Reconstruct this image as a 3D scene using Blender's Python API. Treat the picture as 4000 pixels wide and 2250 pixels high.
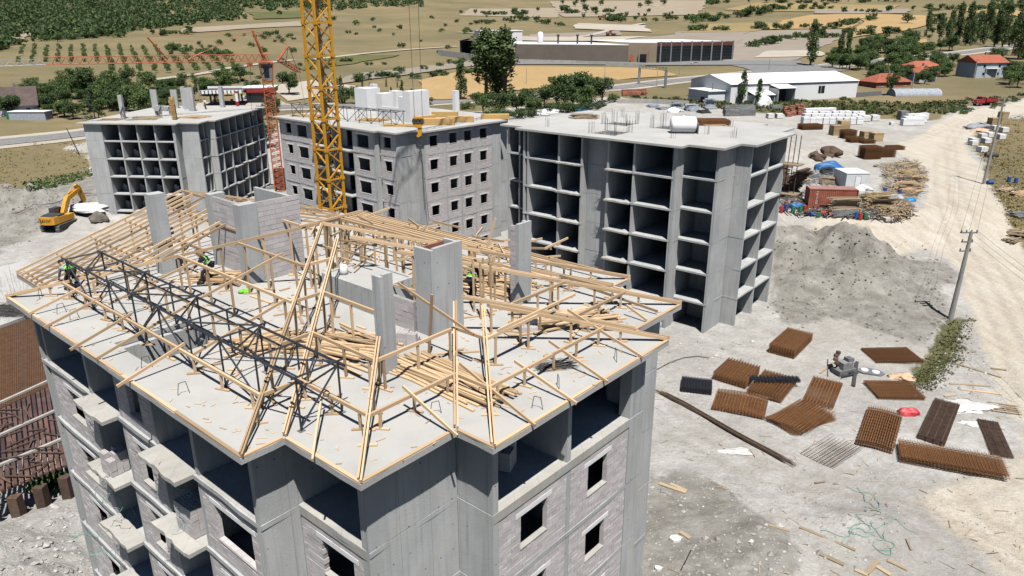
import bpy, math, random
import numpy as np
from mathutils import Matrix, Vector, Euler
random.seed(7); RS = np.random.RandomState(11)
for o in list(bpy.data.objects): bpy.data.objects.remove(o)
SC = bpy.context.scene
COL = SC.collection
R = math.radians
# ------------------------------------------------------------------ camera
CAMZ = 29.0
FPX, PITCH, ROLL = 2883.45, 0.347314609, -1.67862723e-03      # calibrated on the photograph (4000 px wide)
FW = np.array([0, math.cos(PITCH), -math.sin(PITCH)]); UP = np.array([0, math.sin(PITCH), math.cos(PITCH)]); XX = np.array([1.0, 0, 0])
CX = math.cos(ROLL)*XX + math.sin(ROLL)*UP; CU = -math.sin(ROLL)*XX + math.cos(ROLL)*UP
cam = bpy.data.objects.new('camera', bpy.data.cameras.new('camera')); COL.objects.link(cam)
m = Matrix.Identity(4)
for i in range(3):
    m[i][0], m[i][1], m[i][2] = CX[i], CU[i], -FW[i]
m[2][3] = CAMZ
cam.matrix_world = m
cam.data.sensor_width = 36.0; cam.data.lens = 36.0*FPX/4000.0
cam.data.clip_start = 0.5; cam.data.clip_end = 12000
SC.camera = cam
# ------------------------------------------------------------------ light
SUN_EL, SUN_DIR = R(65), (0.19, -0.98)          # sun stands high behind the camera, a little to the right
w = bpy.data.worlds.new('World'); SC.world = w; w.use_nodes = True
nt = w.node_tree; bg = nt.nodes['Background']
sky = nt.nodes.new('ShaderNodeTexSky'); sky.sky_type = 'NISHITA'; sky.sun_disc = False
sky.sun_elevation = SUN_EL; sky.sun_rotation = math.atan2(SUN_DIR[0], SUN_DIR[1]); sky.altitude = 1100; sky.air_density = 0.7; sky.dust_density = 0.1
nt.links.new(sky.outputs[0], bg.inputs[0]); bg.inputs[1].default_value = 0.05
sl = bpy.data.lights.new('sun', 'SUN'); sl.energy = 5.0; sl.angle = R(0.53); sl.color = (1.0, 0.955, 0.89)
sun = bpy.data.objects.new('sun', sl); COL.objects.link(sun); sun.location = (30, -60, 120)
hd = Vector((SUN_DIR[0], SUN_DIR[1], 0)).normalized()*math.cos(SUN_EL); sd = Vector((hd.x, hd.y, math.sin(SUN_EL)))
sun.rotation_euler = sd.to_track_quat('Z', 'Y').to_euler()
SC.view_settings.view_transform = 'Standard'; SC.view_settings.look = 'None'; SC.view_settings.gamma = 1.0
SC.view_settings.exposure = 1.38; SC.view_settings.use_curve_mapping = False
SC.cycles.use_denoising = True
SC.cycles.max_bounces = 6; SC.cycles.diffuse_bounces = 1; SC.cycles.transparent_max_bounces = 6

# ------------------------------------------------------------------ numeric helpers
def sstep(a, b, x):
    t = np.clip((np.asarray(x, float)-a)/(b-a), 0, 1); return t*t*(3-2*t)
_NT = np.random.RandomState(3).rand(256, 256)
def vnoise(x, y):
    x = np.asarray(x, float); y = np.asarray(y, float)
    xi = np.floor(x).astype(int); yi = np.floor(y).astype(int); fx = x-xi; fy = y-yi
    fx = fx*fx*(3-2*fx); fy = fy*fy*(3-2*fy)
    a = _NT[xi & 255, yi & 255]; b = _NT[(xi+1) & 255, yi & 255]; c = _NT[xi & 255, (yi+1) & 255]; d = _NT[(xi+1) & 255, (yi+1) & 255]
    return (a*(1-fx)+b*fx)*(1-fy)+(c*(1-fx)+d*fx)*fy-0.5
def fnoise(x, y, o=4):
    s = 0; a = 1.0
    for k in range(o):
        s = s+a*vnoise(x*2**k+17*k, y*2**k-9*k); a *= 0.5
    return s
_PR = [0, 245, 300, 400, 520, 700, 1200, 1700, 2500, 4000, 9000]
_PZ = [0, 0, 1.6, 6.8, 11.5, 17.5, 42, 84, 165, 320, 600]
def bump(x, y, cx, cy, sx, sy, h, rot=0.0):
    c, s = math.cos(rot), math.sin(rot); u = (x-cx)*c+(y-cy)*s; v = -(x-cx)*s+(y-cy)*c
    return h*np.exp(-(u/sx)**2-(v/sy)**2)
def zt(x, y):
    "terrain height"
    x = np.asarray(x, float); y = np.asarray(y, float)
    r = np.hypot(x, y)
    z = np.interp(r, _PR, _PZ)
    z = z+sstep(700, 1400, r)*(6*vnoise(x/260, y/260)+sstep(-100, -900, x)*22)
    z = z+sstep(330, 700, r)*2.2*vnoise(x/120+5, y/120)
    low = sstep(-26, -50, x)*(1-sstep(150, 225, y))*sstep(25, 45, y)
    z = z-3.6*low
    z = z+1.6*sstep(-20, -35, x)*sstep(0, 1, 1)*sstep(95, 110, y)*(1-sstep(135, 150, y))*sstep(-60, -45, x)
    z = z+2.6*sstep(97, 113, y+0.25*(x-45))*sstep(20, 31, x-0.02*y)*(1-sstep(240, 420, r))
    near = (1-sstep(150, 230, r))
    # spoil heaps
    n1 = fnoise(x/3.2, y/3.2, 4)
    hh = bump(x, y, 38, 92, 9, 7, 4.6)+bump(x, y, 43, 83, 5, 6, 3.4)+bump(x, y, 30.5, 98, 3.4, 8, 5.2)+bump(x, y, 29.5, 107, 4, 6, 4.2)+bump(x, y, 35, 80, 5, 3, 1.4)
    hh = hh+bump(x, y, 56, 150, 7, 6, 3.2)+bump(x, y, 70, 158, 7, 5, 1.0)
    hh = hh+bump(x, y, -82, 128, 16, 7, 4.6, -0.1)+bump(x, y, -104, 124, 14, 7, 4.2)+bump(x, y, -62, 137, 7, 5, 2.6)
    hh = hh+bump(x, y, -28, 30, 8, 6, 3.0, 0.4)+bump(x, y, -34, 24, 8, 8, 2.5)
    hh = hh+bump(x, y, 14, 34, 3, 4, 0.8)+bump(x, y, 22, 37, 3, 2, 0.6)
    z = z+hh*(1+0.5*n1)+np.minimum(hh, 1.2)*(0.62*fnoise(x/1.7+9, y/1.7, 3)-0.6*np.abs(vnoise(x/2.2+3, y/5.0)))
    z = z+near*(0.14*fnoise(x/4, y/4, 3)+0.06*vnoise(x/0.9, y/0.9))
    return z
def ray(px, py): return FW+CX*(px-2000)/FPX-CU*(py-1125)/FPX
def gz(px, py, z=0.0):
    r = ray(px, py); t = (z-CAMZ)/r[2]; return np.array([r[0]*t, r[1]*t, z])
_TT = np.geomspace(12, 8000, 420)
def GV(q):
    "pixels (n,2) of the photograph -> points of the terrain seen there"
    q = np.asarray(q, float).reshape(-1, 2); out = np.empty((len(q), 3))
    for s0 in range(0, len(q), 400):
        c = q[s0:s0+400]; r = FW[None]+CX[None]*((c[:, :1]-2000)/FPX)-CU[None]*((c[:, 1:]-1125)/FPX)
        X = r[:, :1]*_TT; Y = r[:, 1:2]*_TT; d = CAMZ+r[:, 2:]*_TT-zt(X, Y)
        k = np.argmax(d < 0, axis=1); k[(d >= 0).all(1)] = len(_TT)-1; k = np.maximum(k, 1); a, b = _TT[k-1].copy(), _TT[k].copy()
        for _ in range(14):
            mm = (a+b)/2; under = CAMZ+r[:, 2]*mm < zt(r[:, 0]*mm, r[:, 1]*mm); b = np.where(under, mm, b); a = np.where(under, a, mm)
        out[s0:s0+400, 0] = r[:, 0]*b; out[s0:s0+400, 1] = r[:, 1]*b; out[s0:s0+400, 2] = zt(r[:, 0]*b, r[:, 1]*b)
    return out
def G(px, py): return GV([(px, py)])[0]
def mpp(p):
    "metres per photograph pixel at a world point"
    return float(np.dot(np.array(p)-[0, 0, CAMZ], FW))/FPX
class Frame:
    def __init__(s, ox, oy, deg, ztop):
        s.o = np.array([ox, oy]); t = R(deg); s.deg = deg; s.e1 = np.array([math.cos(t), math.sin(t)]); s.e2 = np.array([-math.sin(t), math.cos(t)]); s.z = ztop
    def w(s, a, b): return s.o+a*s.e1+b*s.e2
    def loc(s, x, y): v = np.array([x, y])-s.o; return float(v@s.e1), float(v@s.e2)
    def slab(s, px, py, z=0.0):
        p = gz(px, py, s.z+z); return s.loc(p[0], p[1])

# ------------------------------------------------------------------ materials
MATS = {}
KALB = 0.50                                                      # colours below are written for a print-like white; this brings them to real albedos
def _new(name):
    mt = bpy.data.materials.new(name); mt.use_nodes = True; n = mt.node_tree; b = n.nodes['Principled BSDF']; MATS[name] = mt
    return mt, n, b
def _node(n, t, **kw):
    d = n.nodes.new(t)
    for k, v in kw.items():
        if k in d.inputs: d.inputs[k].default_value = v
        else: setattr(d, k, v)
    return d
def _mix(n, f, a, b):
    mx = n.nodes.new('ShaderNodeMix'); mx.data_type = 'RGBA'
    for s, v in ((0, f), (6, a), (7, b)):
        if isinstance(v, (int, float)): mx.inputs[s].default_value = v
        elif isinstance(v, tuple): mx.inputs[s].default_value = (*[c*KALB for c in v[:3]], 1)
        else: n.links.new(v, mx.inputs[s])
    return mx.outputs[2]
def _math(n, op, a, b=0.0, clamp=False):
    d = n.nodes.new('ShaderNodeMath'); d.operation = op; d.use_clamp = clamp
    for s, v in ((0, a), (1, b)):
        if isinstance(v, (int, float)): d.inputs[s].default_value = v
        else: n.links.new(v, d.inputs[s])
    return d.outputs[0]
def _ramp(n, f, a, b):
    d = n.nodes.new('ShaderNodeMapRange'); n.links.new(f, d.inputs[0]); d.inputs[1].default_value = a; d.inputs[2].default_value = b; return d.outputs[0]
def _noise(n, scale, detail=3, rough=0.55, vec=None, dist=0.0):
    d = _node(n, 'ShaderNodeTexNoise', Scale=scale, Detail=detail, Roughness=rough, Distortion=dist)
    if vec is not None: n.links.new(vec, d.inputs['Vector'])
    return d.outputs['Fac']
def _pos(n): return n.nodes.new('ShaderNodeNewGeometry').outputs['Position']
def _scaled(n, v, s):
    d = n.nodes.new('ShaderNodeVectorMath'); d.operation = 'MULTIPLY'; n.links.new(v, d.inputs[0]); d.inputs[1].default_value = s; return d.outputs[0]
def simple(name, c, rough=0.7, metal=0.0, var=0.15, scale=1.5, rnd=0.0, bumpv=0.0, c2=None, spec=0.3, bscale=20, emit=None):
    "two-tone noise material; rnd varies it per object and per piece"
    mt, n, b = _new(name)
    p = _pos(n)
    f = _ramp(n, _noise(n, scale, 4, 0.6, p), 0.3, 0.7)
    c2 = c2 or tuple(x*(1-var*1.6) for x in c)
    col = _mix(n, f, c2, c)
    if rnd:
        oi = n.nodes.new('ShaderNodeObjectInfo').outputs['Random']; at = _node(n, 'ShaderNodeAttribute', attribute_name='rnd').outputs['Fac']
        v = _math(n, 'FRACT', _math(n, 'ADD', oi, at))
        v = _math(n, 'ADD', _math(n, 'MULTIPLY', v, 2*rnd), 1-rnd)
        vm = n.nodes.new('ShaderNodeVectorMath'); vm.operation = 'SCALE'; n.links.new(col, vm.inputs[0]); n.links.new(v, vm.inputs['Scale']); col = vm.outputs[0]
    n.links.new(col, b.inputs['Base Color'])
    b.inputs['Roughness'].default_value = rough; b.inputs['Metallic'].default_value = metal; b.inputs['Specular IOR Level'].default_value = spec
    if bumpv:
        bp = _node(n, 'ShaderNodeBump', Strength=bumpv, Distance=0.05); n.links.new(_noise(n, bscale, 3, 0.6, p), bp.inputs['Height']); n.links.new(bp.outputs[0], b.inputs['Normal'])
    return mt
def concrete(name, c, dark, streak=0.55, tint=(0.40, 0.36, 0.28)):
    mt, n, b = _new(name); p = _pos(n)
    f = _ramp(n, _noise(n, 0.35, 5, 0.65, p), 0.33, 0.72)
    col = _mix(n, f, dark, c)
    if streak:                                                   # shutter joints and tie holes
        oc = n.nodes.new('ShaderNodeSeparateXYZ'); n.links.new(n.nodes.new('ShaderNodeTexCoord').outputs['Object'], oc.inputs[0]); uu = _math(n, 'ADD', oc.outputs[0], oc.outputs[1])
        fu = _math(n, 'SUBTRACT', _math(n, 'FRACT', _math(n, 'MULTIPLY', uu, 1/1.25)), 0.5); fv = _math(n, 'SUBTRACT', _math(n, 'FRACT', _math(n, 'MULTIPLY', oc.outputs[2], 1/0.98)), 0.5)
        ln = _math(n, 'LESS_THAN', _math(n, 'ABSOLUTE', fu), 0.007); d2 = _math(n, 'ADD', _math(n, 'POWER', _math(n, 'MULTIPLY', _math(n, 'SUBTRACT', _math(n, 'ABSOLUTE', fu), 0.27), 1.25), 2.0), _math(n, 'POWER', _math(n, 'MULTIPLY', fv, 0.98), 2.0))
        dot = _math(n, 'LESS_THAN', d2, 0.0011); pn = _ramp(n, _noise(n, 1.0, 1, 0.5, _scaled(n, p, (0.8, 0.8, 0.34))), 0.46, 0.54)
        col = _mix(n, _math(n, 'MULTIPLY', pn, 0.38), col, tuple(x*0.68 for x in c)); col = _mix(n, _math(n, 'MULTIPLY', ln, 0.5), col, (0.12, 0.12, 0.12)); col = _mix(n, _math(n, 'MULTIPLY', _math(n, 'MULTIPLY', dot, _ramp(n, _noise(n, 0.9, 2, 0.5, p), 0.45, 0.6)), 0.75), col, (0.04, 0.04, 0.04))
    st = _ramp(n, _noise(n, 1.0, 4, 0.6, _scaled(n, p, (5, 5, 0.22))), 0.52, 0.75)
    col = _mix(n, _math(n, 'MULTIPLY', st, streak), col, tuple(x*0.62 for x in dark))
    sp = _ramp(n, _noise(n, 0.7, 5, 0.7, p), 0.55, 0.76)
    col = _mix(n, _math(n, 'MULTIPLY', sp, 0.55), col, tint)
    g = _ramp(n, _noise(n, 26, 2, 0.6, p), 0.3, 0.7)
    col = _mix(n, _math(n, 'MULTIPLY', g, 0.12), col, (0.2, 0.2, 0.2))
    n.links.new(col, b.inputs['Base Color']); b.inputs['Roughness'].default_value = 0.88; b.inputs['Specular IOR Level'].default_value = 0.25
    bp = _node(n, 'ShaderNodeBump', Strength=0.25, Distance=0.04); n.links.new(_noise(n, 14, 4, 0.65, p), bp.inputs['Height']); n.links.new(bp.outputs[0], b.inputs['Normal'])
    return mt
def woodmat(name, c, c2, rnd=0.22):
    mt, n, b = _new(name)
    tc = n.nodes.new('ShaderNodeTexCoord').outputs['Object']; oi = n.nodes.new('ShaderNodeObjectInfo').outputs['Random']
    v = _scaled(n, tc, (1.5, 9, 9)); ad = n.nodes.new('ShaderNodeVectorMath'); ad.operation = 'ADD'; n.links.new(v, ad.inputs[0])
    cm = n.nodes.new('ShaderNodeCombineXYZ'); n.links.new(_math(n, 'MULTIPLY', oi, 91.0), cm.inputs[0]); n.links.new(_math(n, 'MULTIPLY', oi, 37.0), cm.inputs[1]); n.links.new(cm.outputs[0], ad.inputs[1])
    f = _ramp(n, _noise(n, 1.0, 4, 0.6, ad.outputs[0], 1.2), 0.3, 0.7)
    col = _mix(n, f, c2, c)
    at = _node(n, 'ShaderNodeAttribute', attribute_name='rnd').outputs['Fac']
    r = _math(n, 'FRACT', _math(n, 'ADD', oi, at))
    s = _math(n, 'ADD', _math(n, 'MULTIPLY', r, 2*rnd), 1-rnd)
    vm = n.nodes.new('ShaderNodeVectorMath'); vm.operation = 'SCALE'; n.links.new(col, vm.inputs[0]); n.links.new(s, vm.inputs['Scale'])
    gr = _ramp(n, r, 0.8, 1.0)
    col = _mix(n, _math(n, 'MULTIPLY', gr, 0.35), vm.outputs[0], (0.36, 0.30, 0.22))
    n.links.new(col, b.inputs['Base Color']); b.inputs['Roughness'].default_value = 0.75; b.inputs['Specular IOR Level'].default_value = 0.25
    return mt
def leafmat(name, c, c2, trans=0.25):
    mt, n, b = _new(name)
    oi = n.nodes.new('ShaderNodeObjectInfo').outputs['Random']; at = _node(n, 'ShaderNodeAttribute', attribute_name='rnd').outputs['Fac']
    v = _math(n, 'FRACT', _math(n, 'ADD', _math(n, 'MULTIPLY', oi, 0.35), at))
    col = _mix(n, v, c2, c); n.links.new(col, b.inputs['Base Color']); b.inputs['Roughness'].default_value = 0.7; b.inputs['Specular IOR Level'].default_value = 0.2
    tr = n.nodes.new('ShaderNodeBsdfTranslucent'); n.links.new(col, tr.inputs[0]); mx = n.nodes.new('ShaderNodeMixShader'); mx.inputs[0].default_value = trans
    n.links.new(b.outputs[0], mx.inputs[1]); n.links.new(tr.outputs[0], mx.inputs[2]); n.links.new(mx.outputs[0], n.nodes['Material Output'].inputs[0])
    return mt

concrete('concrete', (0.525, 0.54, 0.545), (0.385, 0.40, 0.405))
concrete('slab_concrete', (0.485, 0.485, 0.475), (0.375, 0.373, 0.36), 0.0, (0.40, 0.345, 0.26))
concrete('old_concrete', (0.50, 0.49, 0.46), (0.37, 0.36, 0.335), 0.3)
simple('block', (0.555, 0.525, 0.53), 0.9, var=0.1, scale=2.5, rnd=0.10, bumpv=0.2)
simple('mortar', (0.36, 0.35, 0.34), 0.95, var=0.2, scale=6, bumpv=0.2)
simple('white_lintel', (0.78, 0.79, 0.80), 0.7, var=0.06)
simple('white_paint', (0.80, 0.81, 0.82), 0.6, var=0.05, scale=0.7)
simple('red_brick', (0.36, 0.14, 0.09), 0.9, var=0.2, rnd=0.2)
woodmat('timber', (0.61, 0.455, 0.29), (0.47, 0.31, 0.175), 0.36)
woodmat('old_timber', (0.42, 0.33, 0.22), (0.27, 0.20, 0.13), 0.35)
woodmat('weathered_timber', (0.46, 0.35, 0.20), (0.32, 0.23, 0.12), 0.3)
woodmat('sawn_timber', (0.62, 0.41, 0.17), (0.48, 0.29, 0.10), 0.15)
simple('dark_steel', (0.022, 0.027, 0.038), 0.5, var=0.3, scale=4, spec=0.5)
simple('yellow_paint', (0.62, 0.31, 0.012), 0.45, var=0.2, scale=1.2, spec=0.5, c2=(0.55, 0.25, 0.01))
simple('orange_paint', (0.50, 0.125, 0.045), 0.55, var=0.25, scale=1.0)
simple('digger_yellow', (0.66, 0.32, 0.02), 0.5, var=0.15, spec=0.5)
simple('rubber', (0.02, 0.02, 0.022), 0.8)
simple('dark_grey', (0.06, 0.062, 0.066), 0.7, var=0.3, scale=5)
simple('mid_grey', (0.22, 0.225, 0.23), 0.7, var=0.25, scale=3, rnd=0.2)
simple('steel_grey', (0.33, 0.35, 0.37), 0.5, metal=0.4, var=0.3, scale=3, rnd=0.25)
simple('rust', (0.22, 0.10, 0.034), 0.9, var=0.35, scale=2.5, rnd=0.2, c2=(0.17, 0.075, 0.03))
simple('rust_brown', (0.12, 0.075, 0.052), 0.9, var=0.3, scale=2.5, rnd=0.25)
simple('rebar_dark', (0.07, 0.066, 0.066), 0.85, var=0.3, scale=3)
simple('container_red', (0.26, 0.055, 0.03), 0.7, var=0.25, scale=0.9, c2=(0.33, 0.13, 0.085))
simple('container_roof', (0.44, 0.25, 0.22), 0.8, var=0.2, scale=1.2)
simple('cabin_white', (0.66, 0.69, 0.70), 0.55, var=0.08, scale=1.2)
simple('plastic_white', (0.82, 0.83, 0.84), 0.45, var=0.05, rnd=0.06)
simple('aac_block', (0.74, 0.75, 0.75), 0.75, var=0.08, rnd=0.07)
simple('tarp_blue', (0.03, 0.16, 0.42), 0.5, var=0.3, scale=3, bumpv=0.3, bscale=4)
simple('pipe_blue', (0.02, 0.26, 0.55), 0.45, var=0.2)
simple('barrel_blue', (0.02, 0.09, 0.33), 0.5, var=0.2)
simple('barrel_red', (0.42, 0.04, 0.03), 0.55, var=0.2)
simple('barrel_green', (0.02, 0.20, 0.09), 0.5, var=0.2)
simple('hall_white', (0.76, 0.78, 0.80), 0.5, var=0.05, scale=0.15)
simple('hall_roof', (0.86, 0.87, 0.88), 0.45, var=0.04, scale=0.12)
simple('factory_wall', (0.30, 0.23, 0.165), 0.8, var=0.12, scale=0.2)
simple('factory_wall_dark', (0.17, 0.14, 0.115), 0.8, var=0.12, scale=0.2)
simple('fascia_brown', (0.12, 0.04, 0.025), 0.6, var=0.1, scale=0.2)
simple('glass_dark', (0.012, 0.018, 0.024), 0.15, var=0.2, spec=0.6)
simple('roof_tile', (0.38, 0.11, 0.06), 0.85, var=0.2, scale=0.8, rnd=0.1)
simple('brown_roof', (0.11, 0.075, 0.07), 0.85, var=0.3, scale=0.5)
simple('house_blue', (0.42, 0.48, 0.54), 0.8, var=0.08, scale=0.5)
simple('asphalt', (0.20, 0.20, 0.20), 0.9, var=0.12, scale=0.3, bumpv=0.05)
simple('road_paint', (0.7, 0.7, 0.68), 0.8)
simple('red_paint', (0.36, 0.03, 0.03), 0.5, var=0.15)
simple('silver_paint', (0.55, 0.57, 0.6), 0.35, metal=0.3, var=0.05)
simple('pole_concrete', (0.33, 0.32, 0.30), 0.9, var=0.15, scale=1)
simple('wire', (0.03, 0.03, 0.03), 0.7)
simple('green_wire', (0.16, 0.36, 0.30), 0.6)
simple('insul_blue', (0.42, 0.46, 0.52), 0.85, var=0.25, scale=2, rnd=0.25)
simple('bark', (0.14, 0.11, 0.08), 0.95, var=0.3, scale=3)
simple('vest_green', (0.16, 0.62, 0.03), 0.7, var=0.12, scale=5)
simple('vest_band', (0.62, 0.65, 0.60), 0.4)
simple('navy_cloth', (0.015, 0.018, 0.03), 0.9, var=0.3, scale=8)
simple('grey_cloth', (0.40, 0.43, 0.48), 0.9, var=0.25, scale=12)
simple('skin', (0.38, 0.21, 0.14), 0.6, var=0.05)
simple('hair', (0.015, 0.012, 0.01), 0.8)
simple('red_plastic', (0.55, 0.06, 0.07), 0.5, var=0.1)
simple('cloth_peach', (0.68, 0.45, 0.30), 0.9, var=0.15, scale=3)
simple('stone', (0.43, 0.42, 0.40), 0.95, var=0.2, scale=2, rnd=0.3, bumpv=0.3)
simple('white_powder', (0.56, 0.56, 0.545), 0.95, var=0.06, scale=1, bumpv=0.3, bscale=5)
simple('earth_dark', (0.20, 0.18, 0.145), 0.95, var=0.3, scale=1.2, bumpv=0.5, bscale=6)
simple('formwork', (0.13, 0.07, 0.06), 0.85, var=0.4, scale=1.2, rnd=0.4)
leafmat('leaf_dark', (0.115, 0.175, 0.06), (0.045, 0.08, 0.03), 0.3)
leafmat('leaf_mid', (0.16, 0.24, 0.075), (0.062, 0.11, 0.036), 0.32)
leafmat('leaf_poplar', (0.18, 0.25, 0.095), (0.07, 0.115, 0.042), 0.38)
leafmat('leaf_light', (0.17, 0.26, 0.07), (0.075, 0.13, 0.04))
leafmat('leaf_grey', (0.13, 0.18, 0.095), (0.055, 0.086, 0.046), 0.3)
leafmat('weed', (0.15, 0.15, 0.055), (0.055, 0.075, 0.025))
leafmat('dry_grass', (0.34, 0.25, 0.10), (0.16, 0.135, 0.05), 0.15)

# ------------------------------------------------------------------ mesh builder
class MB:
    def __init__(s): s.v = []; s.f = []; s.r = []; s.rv = 0.0; s.mi = []; s.m = 0
    def add(s, vs, fs, rnd=None):
        k = len(s.v); s.v.extend([tuple(map(float, p)) for p in vs]); s.f.extend([tuple(i+k for i in f) for f in fs]); s.mi.extend([s.m]*len(fs))
        r = random.random() if rnd is None else rnd
        s.r.extend([r]*len(vs)); return s
    def box(s, x0, x1, y0, y1, z0, z1, rnd=None):
        return s.add([(x0, y0, z0), (x1, y0, z0), (x1, y1, z0), (x0, y1, z0), (x0, y0, z1), (x1, y0, z1), (x1, y1, z1), (x0, y1, z1)],
                     [(0, 3, 2, 1), (4, 5, 6, 7), (0, 1, 5, 4), (1, 2, 6, 5), (2, 3, 7, 6), (3, 0, 4, 7)], rnd)
    def bar(s, p, q, w, h, up=(0, 0, 1), rnd=None):
        p = np.array(p, float); q = np.array(q, float); x = q-p; L = np.linalg.norm(x); x = x/L
        u = np.array(up, float)
        if abs(x@u) > 0.98: u = np.array([1.0, 0, 0])
        y = np.cross(u, x); y /= np.linalg.norm(y); z = np.cross(x, y)
        vs = [c+sy*y*w/2+sz*z*h/2 for c in (p, q) for sy, sz in ((-1, -1), (1, -1), (1, 1), (-1, 1))]
        return s.add(vs, [(0, 1, 2, 3), (7, 6, 5, 4), (0, 4, 5, 1), (1, 5, 6, 2), (2, 6, 7, 3), (3, 7, 4, 0)], rnd)
    def tube(s, p, q, r0, r1=None, n=6, cap=True, rnd=None):
        r1 = r0 if r1 is None else r1
        p = np.array(p, float); q = np.array(q, float); x = q-p; x = x/np.linalg.norm(x)
        u = np.array([0, 0, 1.0]) if abs(x[2]) < 0.95 else np.array([1.0, 0, 0])
        y = np.cross(u, x); y /= np.linalg.norm(y); z = np.cross(x, y)
        vs = []
        for c, r in ((p, r0), (q, r1)):
            for k in range(n):
                a = 2*math.pi*k/n; vs.append(c+y*math.cos(a)*r+z*math.sin(a)*r)
        fs = [(k, (k+1) % n, n+(k+1) % n, n+k) for k in range(n)]
        if cap: fs += [tuple(range(n-1, -1, -1)), tuple(range(n, 2*n))]
        return s.add(vs, fs, rnd)
    def path(s, pts, r, n=5):
        for a, b in zip(pts[:-1], pts[1:]):
            if np.linalg.norm(np.array(a)-np.array(b)) > 1e-6: s.tube(a, b, r, r, n, True)
        return s
    def prism(s, poly, z0, z1, rnd=None):
        n = len(poly); vs = [(x, y, z0) for x, y in poly]+[(x, y, z1) for x, y in poly]
        fs = [tuple(range(n-1, -1, -1)), tuple(range(n, 2*n))]+[(k, (k+1) % n, n+(k+1) % n, n+k) for k in range(n)]
        return s.add(vs, fs, rnd)
    def extrude(s, prof, y0, y1, rnd=None, yb=None):
        "profile in x,z swept along y"
        n = len(prof); vs = [(x, y0, z) for x, z in prof]+[(x, y1, z) for x, z in prof]
        fs = [tuple(range(n)), tuple(range(2*n-1, n-1, -1))]+[((k+1) % n, k, n+k, n+(k+1) % n) for k in range(n)]
        return s.add(vs, fs, rnd)
    def lathe(s, prof, c=(0, 0, 0), n=12, rnd=None):
        vs = []; fs = []
        for r, z in prof:
            for k in range(n):
                a = 2*math.pi*k/n; vs.append((c[0]+r*math.cos(a), c[1]+r*math.sin(a), c[2]+z))
        for j in range(len(prof)-1):
            for k in range(n): fs.append((j*n+k, j*n+(k+1) % n, (j+1)*n+(k+1) % n, (j+1)*n+k))
        fs.append(tuple(range(n-1, -1, -1))); fs.append(tuple(range((len(prof)-1)*n, len(prof)*n)))
        return s.add(vs, fs, rnd)
    def mesh(s, name, mats, smooth=False):
        me = bpy.data.meshes.new(name); me.from_pydata(s.v, [], s.f)
        if isinstance(mats, str): mats = [mats]
        for k in mats: me.materials.append(MATS[k])
        if len(mats) > 1: me.polygons.foreach_set('material_index', s.mi)
        at = me.attributes.new('rnd', 'FLOAT', 'POINT'); at.data.foreach_set('value', s.r)
        if smooth: me.polygons.foreach_set('use_smooth', [True]*len(me.polygons))
        me.update(); return me
    def obj(s, name, mats, parent=None, smooth=False):
        return link(name, s.mesh(name, mats, smooth), parent)
def link(name, me, parent=None, mat=None):
    o = bpy.data.objects.new(name, me); COL.objects.link(o)
    if parent is not None: o.parent = parent
    if mat is not None: o.matrix_basis = mat
    return o
def tag(o, label, cat, group=None):
    o['label'] = label; o['category'] = cat
    if group: o['group'] = group
    return o
def thing(name, label, cat, loc=(0, 0, 0), rz=0.0, group=None):
    o = bpy.data.objects.new(name, None); COL.objects.link(o); o.location = tuple(map(float, loc)); o.rotation_euler = (0, 0, rz); o.empty_display_size = 0.3
    return tag(o, label, cat, group)
def struct(o): o['kind'] = 'structure'; return o
def stuff(o): o['kind'] = 'stuff'; return o
def dup(o, loc, rz=0.0, scale=None, label=None):
    def cp(s, par):
        c = s.copy(); COL.objects.link(c); c.parent = par
        for ch in s.children: cp(ch, c)
        return c
    c = cp(o, None); c.location = tuple(map(float, loc)); c.rotation_euler = (0, 0, rz)
    if scale is not None: c.scale = scale if hasattr(scale, '__len__') else (scale,)*3
    if label: c['label'] = label
    return c
_UC = {}
def unit_cube(mat):
    if mat not in _UC:
        b = MB(); b.box(-.5, .5, -.5, .5, -.5, .5, 0.0); _UC[mat] = b.mesh('piece_'+mat, mat)
    return _UC[mat]
def barmat(p, q, w, h, up=(0, 0, 1)):
    p = Vector(p); q = Vector(q); x = q-p; L = x.length; x.normalize(); u = Vector(up)
    if abs(x.dot(u)) > 0.98: u = Vector((1, 0, 0))
    y = u.cross(x).normalized(); z = x.cross(y); c = (p+q)/2
    M = Matrix(((x.x*L, y.x*w, z.x*h, c.x), (x.y*L, y.y*w, z.y*h, c.y), (x.z*L, y.z*w, z.z*h, c.z), (0, 0, 0, 1)))
    return M
def piece(name, p, q, w, h, mat, parent, up=(0, 0, 1)):
    "a straight board, bar or block from p to q as an object of its own"
    return link(name, unit_cube(mat), parent, barmat(p, q, w, h, up))
def inpoly(x, y, poly):
    x = np.asarray(x); y = np.asarray(y); c = np.zeros(x.shape, bool); n = len(poly)
    for i in range(n):
        x0, y0 = poly[i]; x1, y1 = poly[i-1]
        k = ((y0 > y) != (y1 > y)); 
        with np.errstate(divide='ignore', invalid='ignore'): xi = (x1-x0)*(y-y0)/(y1-y0+1e-12)+x0
        c ^= k & (x < xi)
    return c
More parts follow.
